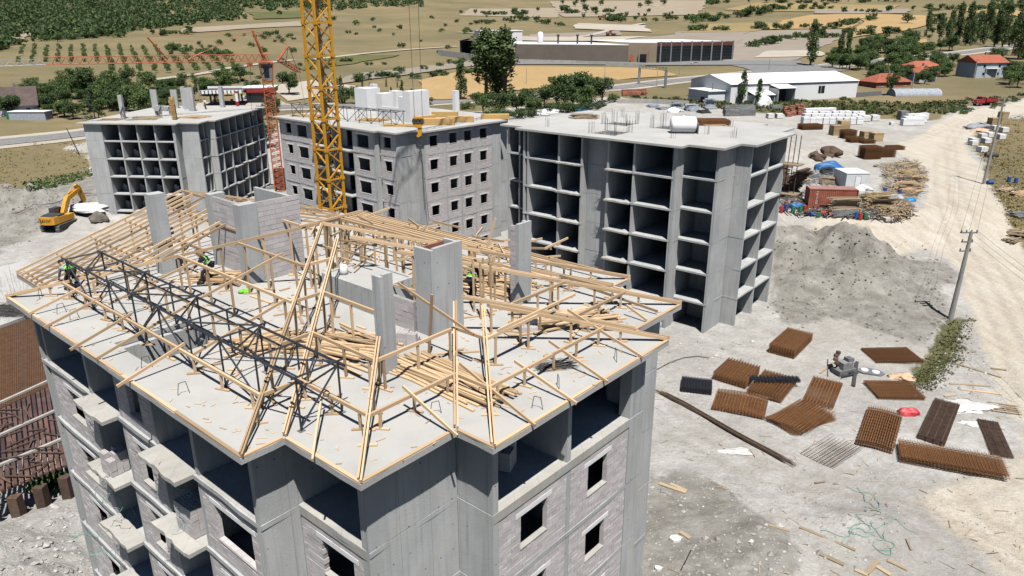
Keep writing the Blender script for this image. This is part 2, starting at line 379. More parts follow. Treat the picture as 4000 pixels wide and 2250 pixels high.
# ------------------------------------------------------------------ terrain
def V2(*pts): return [(x*1.5528, y*1.5528) for x, y in pts]          # overview pixels -> photograph pixels
def zpoly(pts): return [tuple(p[:2]) for p in GV(pts)]
SITE = zpoly([(-900, 800), (0, 745), (200, 712), (370, 690), (330, 600), (240, 575), (350, 545), (700, 500), (1090, 480), (1800, 440), (2200, 402), (2330, 385), (2420, 378),
              (2560, 398), (2800, 404), (3000, 412), (3180, 424), (3400, 462), (3650, 470), (3720, 425), (3850, 408), (4300, 330), (4500, 420), (3850, 470), (3790, 540), (3850, 640), (3860, 740), (3920, 860), (4050, 1050),
              (4400, 1400), (4800, 2600), (-1500, 2600), (-900, 1500)])
ROAD = zpoly(V2((2700, 225), (2576, 252), (2470, 272), (2400, 288), (2345, 315), (2330, 335), (2260, 360), (2240, 372), (2330, 430), (2335, 480), (2320, 520), (2250, 555), (2090, 540), (2030, 560), (2040, 575), (2180, 590), (2330, 620),
                (2410, 690), (2450, 790), (2490, 900), (2540, 1030), (2560, 1150), (2300, 1250), (2350, 1300), (2480, 1400), (2600, 1600), (3000, 1600), (2800, 1000), (2600, 690), (2560, 600), (2530, 540), (2490, 480), (2480, 430), (2440, 390), (2435, 360), (2470, 310), (2560, 285), (2700, 262)))
CLAY = zpoly(V2((1940, 600), (2020, 570), (2200, 600), (2330, 640), (2400, 700), (2400, 800), (2330, 880), (2200, 850), (2130, 800), (2000, 830), (1930, 780)))
CLAY2 = zpoly(V2((1610, 1190), (1720, 1200), (1900, 1290), (2050, 1400), (2000, 1500), (1590, 1500)))
HEAPL = zpoly(V2((-300, 530), (0, 480), (120, 455), (240, 445), (245, 520), (180, 540), (60, 590), (0, 640), (-300, 700)))
VERGE = zpoly(V2((2390, 810), (2450, 800), (2420, 900), (2340, 980), (2290, 975), (2310, 930), (2370, 850)))
GREENR = zpoly(V2((1560, 238), (1700, 250), (2130, 255), (2290, 262), (2440, 250), (2340, 285), (2000, 292), (1700, 262)))
def blur_in(x, y, poly, soft):
    "soft point-in-polygon"
    s = 0
    for k, (dx, dy) in enumerate(((0, 0), (1, 0), (-1, 0), (0, 1), (0, -1), (.7, .7), (-.7, .7), (.7, -.7), (-.7, -.7))):
        s = s+inpoly(x+dx*soft, y+dy*soft, poly)*1.0
    return s/9
az = np.concatenate([np.radians(np.arange(-100, -46, 1.5)), np.radians(np.arange(-46, 46.01, 0.22)), np.radians(np.arange(47.5, 101, 1.5))])
rr = np.concatenate([[0.5, 4, 8], np.geomspace(12, 300, 430), np.geomspace(303.5, 7500, 190)])
AZ, RR = np.meshgrid(az, rr)
TX = np.sin(AZ)*RR; TY = np.cos(AZ)*RR; TZ = zt(TX, TY)
na, nr = len(az), len(rr)
vv = np.stack([TX, TY, TZ], -1).reshape(-1, 3)
idx = np.arange(na*nr).reshape(nr, na)
ff = np.stack([idx[:-1, :-1], idx[:-1, 1:], idx[1:, 1:], idx[1:, :-1]], -1).reshape(-1, 4)[:, ::-1]
me = bpy.data.meshes.new('ground'); me.vertices.add(len(vv)); me.vertices.foreach_set('co', vv.ravel())
me.loops.add(ff.size); me.loops.foreach_set('vertex_index', ff.ravel().astype(np.int32)); me.polygons.add(len(ff))
me.polygons.foreach_set('loop_start', np.arange(0, ff.size, 4, dtype=np.int32)); me.polygons.foreach_set('use_smooth', np.ones(len(ff), bool)); me.update(calc_edges=True)
wx = vv[:, 0]+3*vnoise(vv[:, 0]/6, vv[:, 1]/6); wy = vv[:, 1]+3*vnoise(vv[:, 0]/6+40, vv[:, 1]/6)
mk = np.zeros((len(vv), 4)); 
mk[:, 0] = blur_in(wx, wy, SITE, 2.0)
mk[:, 1] = blur_in(wx*0.5+vv[:, 0]*0.5, wy*0.5+vv[:, 1]*0.5, ROAD, 0.9)
mk[:, 2] = np.clip(blur_in(wx, wy, CLAY, 1.5)+blur_in(wx, wy, CLAY2, 1.5)+blur_in(wx, wy, HEAPL, 2.0), 0, 1)
mk[:, 3] = np.clip(blur_in(wx, wy, VERGE, .8)+blur_in(wx, wy, GREENR, 3), 0, 1)
at = me.attributes.new('mask', 'FLOAT_COLOR', 'POINT'); at.data.foreach_set('color', mk.ravel())
RUTS = [[(2560, 262), (2440, 300), (2385, 350), (2395, 420), (2405, 500), (2440, 580), (2500, 680), (2560, 800), (2640, 950)], [(2380, 360), (2365, 430), (2370, 500), (2400, 590), (2470, 700), (2540, 850), (2600, 1000)], [(2080, 552), (2200, 565), (2330, 560), (2420, 600)], [(1700, 1080), (1900, 1180), (2150, 1270), (2350, 1330), (2500, 1420), (2600, 1500)], [(1680, 1050), (1950, 1150), (2200, 1215), (2420, 1290), (2600, 1390)], [(2600, 1150), (2400, 1250), (2200, 1230), (1900, 1190)], [(60, 590), (150, 580), (300, 590), (450, 600)], [(2200, 370), (2320, 350), (2420, 300)]]
rut = np.zeros(len(vv)); sel = np.hypot(vv[:, 0], vv[:, 1]) < 260
for pl in RUTS:
    P = GV(V2(*pl))[:, :2]
    for _ in range(3): P = np.concatenate([[P[0]], *[[(.75*a+.25*b), (.25*a+.75*b)] for a, b in zip(P[:-1], P[1:])], [P[-1]]])
    for off in (-.95, .95):
        T = np.gradient(P, axis=0); T /= np.linalg.norm(T, axis=1)[:, None]+1e-9; Q = P+np.stack([-T[:, 1], T[:, 0]], -1)*off; d = np.full(sel.sum(), 9e9); X = vv[sel][:, :2]
        for a, b in zip(Q[:-1], Q[1:]):
            ab = b-a; t_ = np.clip(((X-a)@ab)/(ab@ab+1e-9), 0, 1); d = np.minimum(d, np.hypot(*(X-a-t_[:, None]*ab).T))
        rut[sel] = np.maximum(rut[sel], np.exp(-(d/.34)**2))
vv[:, 2] -= rut*0.06; me.vertices.foreach_set('co', vv.ravel()); me.update()
at = me.attributes.new('rut', 'FLOAT', 'POINT'); at.data.foreach_set('value', rut)
mt, n, b = _new('ground'); p = _pos(n)
a_ = _node(n, 'ShaderNodeAttribute', attribute_name='mask'); sp = n.nodes.new('ShaderNodeSeparateColor'); n.links.new(a_.outputs['Color'], sp.inputs[0])
# open country: dry grass
g1 = _ramp(n, _noise(n, 0.012, 5, 0.62, p), 0.36, 0.66); g2 = _ramp(n, _noise(n, 0.09, 5, 0.7, _scaled(n, p, (1, 2.4, 1))), 0.32, 0.68)
grass = _mix(n, g1, (0.135, 0.118, 0.055), (0.285, 0.212, 0.108)); grass = _mix(n, _math(n, 'MULTIPLY', g2, 0.55), grass, (0.088, 0.092, 0.038))
g3 = _ramp(n, _noise(n, 0.9, 3, 0.7, p), 0.35, 0.7); grass = _mix(n, _math(n, 'MULTIPLY', g3, 0.3), grass, (0.29, 0.225, 0.115))
# bare earth of the site
e1 = _ramp(n, _noise(n, 0.10, 5, 0.65, p), 0.36, 0.64); e2 = _ramp(n, _noise(n, 0.5, 5, 0.7, p), 0.38, 0.66); e3 = _ramp(n, _noise(n, 3.5, 4, 0.7, p), 0.35, 0.72)
earth = _mix(n, e1, (0.39, 0.382, 0.365), (0.55, 0.545, 0.53)); earth = _mix(n, _math(n, 'MULTIPLY', e2, 0.7), earth, (0.30, 0.29, 0.27))
e4 = _ramp(n, _noise(n, 0.22, 4, 0.6, p), 0.60, 0.74); earth = _mix(n, _math(n, 'MULTIPLY', e4, 0.6), earth, (0.54, 0.54, 0.53))
e5 = _ramp(n, _noise(n, 1.4, 6, 0.72, p, 0.4), 0.50, 0.68); earth = _mix(n, _math(n, 'MULTIPLY', e5, 0.32), earth, (0.24, 0.23, 0.21)); e6 = _ramp(n, _noise(n, 0.035, 3, 0.6, p), 0.45, 0.62); earth = _mix(n, _math(n, 'MULTIPLY', e6, 0.3), earth, (0.40, 0.365, 0.30))
clay = _mix(n, e2, (0.165, 0.157, 0.14), (0.335, 0.325, 0.30)); clay = _mix(n, _math(n, 'MULTIPLY', e4, 0.7), clay, (0.52, 0.51, 0.48))
tr = _noise(n, 1.0, 3, 0.6, _scaled(n, p, (0.9, 0.12, 1)))
road = _mix(n, _ramp(n, tr, 0.35, 0.65), (0.48, 0.415, 0.325), (0.60, 0.555, 0.475)); road = _mix(n, _math(n, 'MULTIPLY', e1, 0.5), road, (0.52, 0.49, 0.44))
brk = _math(n, 'MULTIPLY', _math(n, 'SUBTRACT', _noise(n, 0.45, 5, 0.65, p), 0.5), 1.1)
def msk(ch, lo=0.35, hi=0.65): return _ramp(n, _math(n, 'ADD', sp.outputs[ch], brk), lo, hi)
col = _mix(n, msk(0), grass, earth)
col = _mix(n, _math(n, 'MULTIPLY', msk(2), 0.9), col, clay)
col = _mix(n, msk(1, 0.3, 0.75), col, road)
rt = _math(n, 'MULTIPLY', _node(n, 'ShaderNodeAttribute', attribute_name='rut').outputs['Fac'], _ramp(n, _noise(n, 1.3, 3, 0.7, p), 0.25, 0.6)); col = _mix(n, _math(n, 'MULTIPLY', rt, 0.45), col, (0.30, 0.265, 0.215))
grn = _mix(n, e3, (0.06, 0.075, 0.025), (0.19, 0.17, 0.07))
a4 = _ramp(n, _math(n, 'ADD', a_.outputs['Alpha'], brk), 0.4, 0.7)
col = _mix(n, a4, col, grn)
col = _mix(n, _math(n, 'MULTIPLY', e3, 0.3), col, (0.17, 0.158, 0.135))
n.links.new(col, b.inputs['Base Color']); b.inputs['Roughness'].default_value = 0.95; b.inputs['Specular IOR Level'].default_value = 0.15
bp = _node(n, 'ShaderNodeBump', Strength=0.9, Distance=0.3); n.links.new(_noise(n, 1.7, 6, 0.72, p), bp.inputs['Height']); n.links.new(bp.outputs[0], b.inputs['Normal'])
me.materials.append(mt)
struct(link('ground', me))

# ------------------------------------------------------------------ fields and roads draped over the terrain
def fieldmat(name, c, c2, rows=0.0):
    mt, n, b = _new(name); p = _pos(n)
    f = _ramp(n, _noise(n, 0.03, 5, 0.6, p), 0.32, 0.68); f2 = _ramp(n, _noise(n, 0.5, 4, 0.7, _scaled(n, p, (1, 0.15, 1))), 0.3, 0.7)
    col = _mix(n, f, c2, c); col = _mix(n, _math(n, 'MULTIPLY', f2, 0.35), col, tuple(x*0.72 for x in c))
    n.links.new(col, b.inputs['Base Color']); b.inputs['Roughness'].default_value = 0.95; b.inputs['Specular IOR Level'].default_value = 0.1
    bp = _node(n, 'ShaderNodeBump', Strength=0.5, Distance=0.3); n.links.new(_noise(n, 0.8, 4, 0.7, p), bp.inputs['Height']); n.links.new(bp.outputs[0], b.inputs['Normal'])
fieldmat('field_gold', (0.42, 0.295, 0.145), (0.355, 0.245, 0.115))
fieldmat('field_plough', (0.30, 0.262, 0.22), (0.245, 0.212, 0.172))
fieldmat('field_pale', (0.34, 0.29, 0.225), (0.285, 0.235, 0.17))
fieldmat('field_green', (0.09, 0.105, 0.04), (0.15, 0.145, 0.06))
fieldmat('field_track', (0.46, 0.42, 0.36), (0.38, 0.34, 0.28))
fieldmat('field_straw', (0.33, 0.25, 0.125), (0.25, 0.20, 0.095))
def drape(name, poly, mat, lift=0.35):
    "poly: 4 corners in overview pixels (tl, tr, br, bl) -> a sheet lying on the terrain"
    P = [G(*q) for q in V2(*poly)]
    tl, tr_, br, bl = [p[:2] for p in P]
    nu = max(6, min(60, int(np.linalg.norm(tr_-tl)/12))); nv = max(6, min(60, int(np.linalg.norm(bl-tl)/12)))
    u, v = np.meshgrid(np.linspace(0, 1, nu), np.linspace(0, 1, nv))
    X = ((1-u)*(1-v))[..., None]*tl+(u*(1-v))[..., None]*tr_+(u*v)[..., None]*br+((1-u)*v)[..., None]*bl
    edge = np.minimum(np.minimum(u, 1-u), np.minimum(v, 1-v))
    X = X+np.stack([vnoise(X[..., 0]/25, X[..., 1]/25), vnoise(X[..., 0]/25+50, X[..., 1]/25)], -1)*8*np.clip(1-edge*6, 0, 1)[..., None]
    Z = zt(X[..., 0], X[..., 1])+lift
    vs = np.concatenate([X, Z[..., None]], -1).reshape(-1, 3); id_ = np.arange(nu*nv).reshape(nv, nu)
    fs = np.stack([id_[1:, :-1], id_[1:, 1:], id_[:-1, 1:], id_[:-1, :-1]], -1).reshape(-1, 4)
    me = bpy.data.meshes.new(name); me.from_pydata(vs.tolist(), [], fs.tolist()); me.materials.append(MATS[mat])
    me.polygons.foreach_set('use_smooth', [True]*len(me.polygons))
    return struct(link(name, me))
drape('wheat_field', ((1240, 166), (1640, 172), (1690, 190), (1050, 250)), 'field_gold')
drape('wheat_field', ((1050, 205), (1230, 172), (1250, 250), (1050, 252)), 'field_gold', 0.5)
drape('ploughed_field', ((1700, 80), (2160, 73), (2010, 150), (1850, 165)), 'field_plough')
drape('ploughed_field', ((1560, 104), (1790, 74), (1880, 80), (1850, 120)), 'field_plough', 0.55)
drape('ploughed_field', ((1380, 4), (1780, 2), (1750, 38), (1420, 44)), 'field_pale', 0.8)
drape('ploughed_field', ((1180, 22), (1420, 20), (1400, 46), (1150, 40)), 'field_pale', 0.6)
drape('wheat_field', ((2040, 38), (2190, 34), (2150, 72), (1900, 76)), 'field_gold', 0.6)
drape('wheat_field', ((2190, 36), (2370, 42), (2330, 66), (2140, 96)), 'field_gold', 0.8)
drape('wheat_field', ((1770, 62), (1960, 58), (1900, 80), (1720, 84)), 'field_straw', 0.7)
drape('wheat_field', ((2150, 114), (2330, 100), (2320, 124), (2190, 136)), 'field_gold', 0.6)
drape('wheat_field', ((2420, 18), (2600, 30), (2600, 46), (2450, 34)), 'field_gold', 0.9)
drape('pale_field', ((1900, 8), (2260, 14), (2220, 32), (1820, 26)), 'field_straw', 0.9)
drape('pale_field', ((2050, 26), (2290, 24), (2280, 36), (2050, 36)), 'field_plough', 1.2)
drape('pale_field', ((470, 72), (770, 54), (770, 66), (445, 86)), 'field_pale', 0.7)
drape('pale_field', ((-60, 80), (110, 78), (60, 100), (-60, 112)), 'field_pale', 0.7)
drape('green_field', ((630, 32), (760, 28), (770, 46), (640, 50)), 'field_green', 1.0)
drape('green_field', ((770, 142), (1000, 140), (960, 152), (760, 178)), 'field_green', 0.4)
drape('ploughed_field', ((900, 186), (1200, 156), (1240, 164), (860, 210)), 'field_plough', 0.5)
drape('ploughed_field', ((1330, 88), (1560, 78), (1560, 90), (1330, 98)), 'field_plough', 0.6)
drape('gravel_yard', ((1450, 60), (1620, 66), (1640, 82), (1440, 74)), 'field_track', 0.9)
drape('gravel_yard', ((1220, 94), (1640, 94), (1560, 106), (1220, 102)), 'field_track', 0.9)
drape('factory_yard', ((1260, 156), (2010, 152), (2000, 166), (1270, 162)), 'asphalt', 0.45)
drape('factory_yard', ((1800, 156), (2020, 158), (2140, 178), (1900, 185)), 'asphalt', 0.3)
drape('bare_bank', ((1940, 130), (2060, 128), (2060, 142), (1900, 146)), 'field_track', 0.6)
def ribbon(name, pts, width, mat, lift=0.3, px=True, step=5.0):
    P = [G(*q)[:2] for q in V2(*pts)] if px else [np.array(q) for q in pts]
    L = [P[0]]
    for a, b_ in zip(P[:-1], P[1:]):
        k = max(1, int(np.linalg.norm(b_-a)/step))
        for j in range(1, k+1): L.append(a+(b_-a)*j/k)
    L = np.array(L)
    for _ in range(6): L[1:-1] = (L[:-2]+2*L[1:-1]+L[2:])/4
    T = np.gradient(L, axis=0); T /= np.linalg.norm(T, axis=1)[:, None]; Nn = np.stack([-T[:, 1], T[:, 0]], -1)
    cs = np.linspace(-width/2, width/2, 4); vs = []
    for c in cs:
        q = L+Nn*c; vs.append(np.column_stack([q, zt(q[:, 0], q[:, 1])+lift]))
    k = len(L); vs = np.concatenate(vs); fs = [(j*k+i, j*k+i+1, (j+1)*k+i+1, (j+1)*k+i) for j in range(3) for i in range(k-1)]
    me = bpy.data.meshes.new(name); me.from_pydata(vs.tolist(), [], fs); me.materials.append(MATS[mat]); o = link(name, me); struct(o)
    return L
HW = [(-150, 378), (0, 356), (120, 350), (225, 342), (420, 300), (640, 272), (760, 268), (900, 268), (1100, 258), (1280, 246), (1540, 224), (1700, 203), (1900, 184), (2172, 157), (2300, 145), (2420, 134), (2600, 112)]
ribbon('highway_shoulder', HW, 17, 'field_track', 0.14)
RL = ribbon('highway', HW, 9.0, 'asphalt', 0.28)
def stripe(off, wid, dash=None):
    b_ = MB(); T = np.gradient(RL, axis=0); T /= np.linalg.norm(T, axis=1)[:, None]; Nn = np.stack([-T[:, 1], T[:, 0]], -1)
    for i in range(len(RL)-1):
        if dash and i % 2: continue
        q = [RL[i]+Nn[i]*(off-wid), RL[i]+Nn[i]*(off+wid), RL[i+1]+Nn[i+1]*(off+wid), RL[i+1]+Nn[i+1]*(off-wid)]
        b_.add([(x[0], x[1], float(zt(x[0], x[1]))+0.33) for x in q], [(3, 2, 1, 0)])
    struct(b_.obj('road_marking', 'road_paint'))
stripe(0, 0.07, True); stripe(4.1, 0.07); stripe(-4.1, 0.07)
ribbon('farm_track', [(1620, 60), (1530, 78), (1480, 92), (1360, 104)], 7, 'field_track', 0.9)
ribbon('farm_track', [(780, 152), (900, 138), (1000, 128), (1150, 118)], 5, 'field_track', 0.5)
ribbon('farm_track', [(560, 175), (680, 158), (740, 152)], 5, 'field_track', 0.4)
ribbon('farm_track', [(360, 205), (430, 196), (500, 190), (560, 176)], 5, 'field_track', 0.4)
ribbon('farm_track', [(1150, 82), (1240, 88), (1330, 94)], 4, 'field_track', 0.7)
drape('station_forecourt', ((500, 258), (700, 244), (740, 262), (510, 285)), 'field_track', 0.2)
drape('station_forecourt', ((690, 215), (800, 200), (930, 222), (740, 255)), 'field_track', 0.3)
# ------------------------------------------------------------------ concrete frame buildings
FN = Frame(-22.40, 30.61, -40.92, 17.5); FC = Frame(0.343, 79.83, -39.75, 18.26); FB = Frame(-33.9, 106.6, -42.13, 16.35); FA = Frame(-71.4, 123.2, -5.35, 13.36)
def cells(poly, holes, z0, z1, step=0.8, jit=0.02, rs=RS):
    "slab of an orthogonal outline with rectangular holes and a slightly ragged edge"
    def lines(k):
        L = sorted(set([p[k] for p in poly]+[h[k*2+i] for h in holes for i in (0, 1)])); out = []
        for a, b in zip(L[:-1], L[1:]):
            n = max(1, int(round((b-a)/step))); out += [a+(b-a)*i/n for i in range(n)]
        return np.array(out+[L[-1]])
    A, Bb = lines(0), lines(1); ca, cb = np.meshgrid((A[:-1]+A[1:])/2, (Bb[:-1]+Bb[1:])/2, indexing='ij')
    keep = inpoly(ca, cb, poly)
    for h in holes: keep &= ~((ca > h[0]) & (ca < h[1]) & (cb > h[2]) & (cb < h[3]))
    na, nb = len(A), len(Bb); J = rs.uniform(-jit, jit, (na, nb, 2))
    full = np.zeros((na+1, nb+1), bool); full[1:-1, 1:-1] = keep
    inner = full[:-1, :-1] & full[1:, :-1] & full[:-1, 1:] & full[1:, 1:]
    J[inner] = 0
    b = MB(); vs = []
    for z in (z0, z1):
        for i in range(na):
            for j in range(nb): vs.append((A[i]+J[i, j, 0], Bb[j]+J[i, j, 1], z))
    I = lambda i, j, t: t*na*nb+i*nb+j
    fs = []
    for i in range(na-1):
        for j in range(nb-1):
            if not keep[i, j]: continue
            fs.append((I(i, j, 1), I(i+1, j, 1), I(i+1, j+1, 1), I(i, j+1, 1))); fs.append((I(i, j, 0), I(i, j+1, 0), I(i+1, j+1, 0), I(i+1, j, 0)))
            for di, dj, e in ((-1, 0, ((i, j), (i, j+1))), (1, 0, ((i+1, j+1), (i+1, j))), (0, -1, ((i+1, j), (i, j))), (0, 1, ((i, j+1), (i+1, j+1)))):
                if not full[i+1+di, j+1+dj]:
                    (p, q), (r_, s_) = e; fs.append((I(p, q, 0), I(p, q, 1), I(r_, s_, 1), I(r_, s_, 0)))
    b.add(vs, fs, 0.5); return b
class Bld:
    def __init__(s, name, label, fr, poly, walls, zbase, h, n, holes=()):
        s.fr = fr; s.zb = zbase; s.h = h; s.n = n; s.top = fr.z
        s.e = thing(name, label, 'building', (fr.o[0], fr.o[1], zbase), R(fr.deg))
        cells(poly, list(holes), fr.z-0.20-zbase, fr.z-zbase).obj('roof_slab', 'slab_concrete', s.e)
        for k in range(1, n+1):
            z = fr.z-k*h
            if z < zbase-0.5: break
            cells(walls, [], z-0.18-zbase, z-zbase, 1.2, 0.03).obj('floor_slab', 'concrete', s.e)
        s.blocks = []
    def fl(s, k): return s.top-k*s.h          # floor level of storey k (1 = top storey)
    def X(s, ax, c, sg, t, d, z):
        "point on a face: t along it, d inwards, z world height"
        return (t, c-sg*d, z-s.zb) if ax == 'b' else (c-sg*d, t, z-s.zb)
    def bx(s, m, ax, c, sg, t0, t1, d0, d1, z0, z1, rnd=None):
        p = s.X(ax, c, sg, t0, d0, z0); q = s.X(ax, c, sg, t1, d1, z1)
        m.box(min(p[0], q[0]), max(p[0], q[0]), min(p[1], q[1]), max(p[1], q[1]), z0-s.zb, z1-s.zb, rnd)
    def solid(s, ax, c, sg, t0, t1, k0=1, k1=None, th=0.25, name='shear_wall', mat='concrete', cuts=()):
        m = MB()
        for k in range(k0, (k1 or s.n)+1):
            zt_ = s.fl(k-1)-(0.205 if k == 1 else 0.015); j = RS.uniform(-0.014, 0.014); zb = s.fl(k)+0.015
            if zt_ < s.zb-0.3: break
            s.bx(m, ax, c, sg, t0+0.004, t1-0.004, j+0.002, th, max(zb, s.zb-0.6), zt_)
            if k > 1: s.bx(m, ax, c, sg, t0+0.02, t1-0.02, 0.05, th-0.02, zt_-0.02, zt_+0.05)
        return m.obj(name, mat, s.e)
    def cross(s, ax, c, sg, ts, depth=4.6, th=0.22, name='cross_wall', d0=0.0):
        for t in ts:
            m = MB()
            for k in range(1, s.n+1):
                zt_ = s.fl(k-1)-(0.205 if k == 1 else 0.19); zb = s.fl(k)-0.002
                if zt_ < s.zb-0.3: break
                j = RS.uniform(-0.02, 0.02); s.bx(m, ax, c, sg, t-th/2, t+th/2, d0+0.006+abs(j), depth, max(zb, s.zb-0.6), zt_)
            m.obj(name, 'concrete', s.e)
    def back(s, ax, c, sg, t0, t1, d, name='inner_wall', k1=None):
        m = MB()
        for k in range(1, (k1 or s.n)+1):
            if s.fl(k-1)-0.2 < s.zb: break
            s.bx(m, ax, c, sg, t0, t1, d, d+0.2, max(s.fl(k), s.zb-0.6), s.fl(k-1)-0.2)
        m.obj(name, 'concrete', s.e)
    def infill(s, ax, c, sg, t0, t1, ks, win=None, single=False, th=0.19, z_lo=0.0, z_hi=None, sill=0.88, head=2.18, lintel=True, d=0.02, bh=0.2, bl=0.40):
        "hollow block infill of one bay on storeys ks; win = (w0, w1) window span"
        for k in ks:
            zf = s.fl(k)+z_lo+0.002; zc = s.fl(k-1)-(0.20 if z_hi is None else z_hi)
            if zc < s.zb: continue
            hole = None if win is None else (win[0], win[1], s.fl(k)+sill, s.fl(k)+head)
            if hole and k == 1 and z_hi is None and hole[3] > zc-0.22: hole = (hole[0], hole[1], hole[2], zc-0.22)
            m = MB(); g = 0.02                                   # recessed mortar backing
            if hole:
                for (a0, a1, b0, b1) in ((t0, hole[0]-g, zf, zc), (hole[1]+g, t1, zf, zc), (hole[0]-g, hole[1]+g, zf, hole[2]-g), (hole[0]-g, hole[1]+g, hole[3]+g, zc)):
                    if a1-a0 > 0.02 and b1-b0 > 0.02: s.bx(m, ax, c, sg, a0, a1, d+0.014, d+th-0.014, b0, b1)
            else: s.bx(m, ax, c, sg, t0, t1, d+0.014, d+th-0.014, zf, zc)
            m.obj('mortar_bed', 'mortar', s.e)
            if hole and lintel:
                lm = MB(); s.bx(lm, ax, c, sg, hole[0]-0.25, hole[1]+0.25, d-0.012, d+th+0.004, hole[3], hole[3]+0.19); l_ = lm.obj('lintel', 'white_lintel', s.e)
                sm = MB(); s.bx(sm, ax, c, sg, hole[0]-0.02, hole[1]+0.02, d-0.02, d+th+0.01, hole[2]-0.035, hole[2]); sm.obj('window_sill', 'old_concrete', s.e)
            nz = int(round((zc-zf)/bh)); hh = (zc-zf)/nz
            for r_ in range(nz):
                z0 = zf+r_*hh+0.006; z1 = zf+(r_+1)*hh-0.006; x = t0-(bl/2 if r_ % 2 else 0)
                while x < t1-0.02:
                    a0, a1 = max(x, t0)+0.006, min(x+bl, t1)-0.006; x += bl
                    segs = [(a0, a1)]
                    if hole:
                        hz0, hz1 = hole[2]-0.03, hole[3]+(0.19 if lintel else 0)
                        if z1 > hz0+0.08 and z0 < hz1-0.08:
                            ex = 0.25 if (lintel and z0 > hole[3]-0.05) else 0.0
                            segs = [(a0, min(a1, hole[0]-ex)), (max(a0, hole[1]+ex), a1)]
                    for b0, b1 in segs:
                        if b1-b0 < 0.05: continue
                        s.blocks.append((ax, c, sg, b0, b1, d+RS.uniform(-0.007, 0.007), d+th, z0, z1, single))
    def finish_blocks(s, nsingle=300):
        def cen(q):
            p = s.X(q[0], q[1], q[2], (q[3]+q[4])/2, q[5], (q[7]+q[8])/2); w_ = s.fr.w(p[0], p[1]); return np.array([w_[0], w_[1], p[2]+s.zb])
        def vis(q):
            c = cen(q); v = c-[0, 0, CAMZ]; dep = v@FW; px = 2000+FPX*(v@CX)/dep; py = 1125-FPX*(v@CU)/dep
            return dep if (0 < px < 4000 and 0 < py < 2260 and q[9]) else 1e9
        order = sorted(s.blocks, key=vis); one = [q for q in order[:nsingle] if vis(q) < 1e8]; rest = order[len(one):]
        for q in one:
            p0 = s.X(q[0], q[1], q[2], q[3], (q[5]+q[6])/2, (q[7]+q[8])/2); p1 = s.X(q[0], q[1], q[2], q[4], (q[5]+q[6])/2, (q[7]+q[8])/2)
            piece('block', p0, p1, q[6]-q[5], q[8]-q[7], 'block', s.e)
        m = MB()
        for q in rest: s.bx(m, *q[:9])
        if rest: stuff(m.obj('block_infill', 'block', s.e))
    def balcony(s, ax, c, sg, t0, t1, k, out=0.7, spikes=True):
        m = MB(); z = s.fl(k); n_ = 9; vs = []; fs = []
        for i in range(n_+1):
            t = t0+(t1-t0)*i/n_; dj = out+RS.uniform(-0.06, 0.03); zz = z+RS.uniform(-0.01, 0.03)
            vs += [s.X(ax, c, sg, t, 0.1, z-0.14), s.X(ax, c, sg, t, -dj, z-0.15), s.X(ax, c, sg, t, -dj, zz), s.X(ax, c, sg, t, 0.1, z+0.012)]
        for i in range(n_):
            a = i*4
            for j in range(4): fs.append((a+j, a+(j+1) % 4, a+4+(j+1) % 4, a+4+j))
        fs += [(0, 3, 2, 1), (n_*4, n_*4+1, n_*4+2, n_*4+3)]
        m.add(vs, fs); o = m.obj('balcony_slab', 'old_concrete', s.e)
        if spikes:
            w_ = MB()
            for i in range(14):
                t = t0-RS.uniform(0.0, 0.02); dd = RS.uniform(-out, 0.0); L = RS.uniform(0.3, 0.75)
                p = s.X(ax, c, sg, t, dd, z-0.06); q = s.X(ax, c, sg, t-L, dd+RS.uniform(-0.12, 0.12), z-0.06+RS.uniform(-0.1, 0.08)); w_.tube(p, q, 0.006, 0.006, 4)
            w_.obj('rebar', 'rebar_dark', o)

# ---- shared outline of the two near blocks (outer slab edge, then wall line)
PLN = [(0, 0), (19.6, 0), (19.6, 1.4), (23.1, 1.4), (23.1, 5), (24.6, 5), (24.6, 15), (23.1, 15), (23.1, 18.7), (19.6, 18.7), (19.6, 20.15), (0, 20.15), (0, 18.75), (-3.3, 18.75), (-3.3, 1.4), (0, 1.4)]
WLN = [(0.6, 0.62), (18.95, 0.62), (18.95, 2.0), (22.45, 2.0), (22.45, 5.6), (24.0, 5.6), (24.0, 14.4), (22.45, 14.4), (22.45, 18.1), (18.95, 18.1), (18.95, 19.55), (0.6, 19.55), (0.6, 18.15), (-2.7, 18.15), (-2.7, 2.0), (0.6, 2.0)]
def rear(s, W):
    "the sides turned away from the photograph: plain concrete"
    s.solid('a', W[5][0], 1, 14.0, 14.4, th=0.3) if False else None
    s.solid('b', W[7][1], 1, 22.45, 24.0); s.solid('a', 22.45, 1, 14.4, 18.1); s.solid('b', 18.1, 1, 18.95, 22.45); s.solid('a', 18.95, 1, 18.1, 19.55)
    s.solid('b', 19.55, 1, 0.6, 18.95); s.solid('a', 0.6, -1, 18.15, 19.55); s.solid('b', 18.15, 1, -2.7, 0.6); s.solid('a', -2.7, -1, 2.0, 18.15)
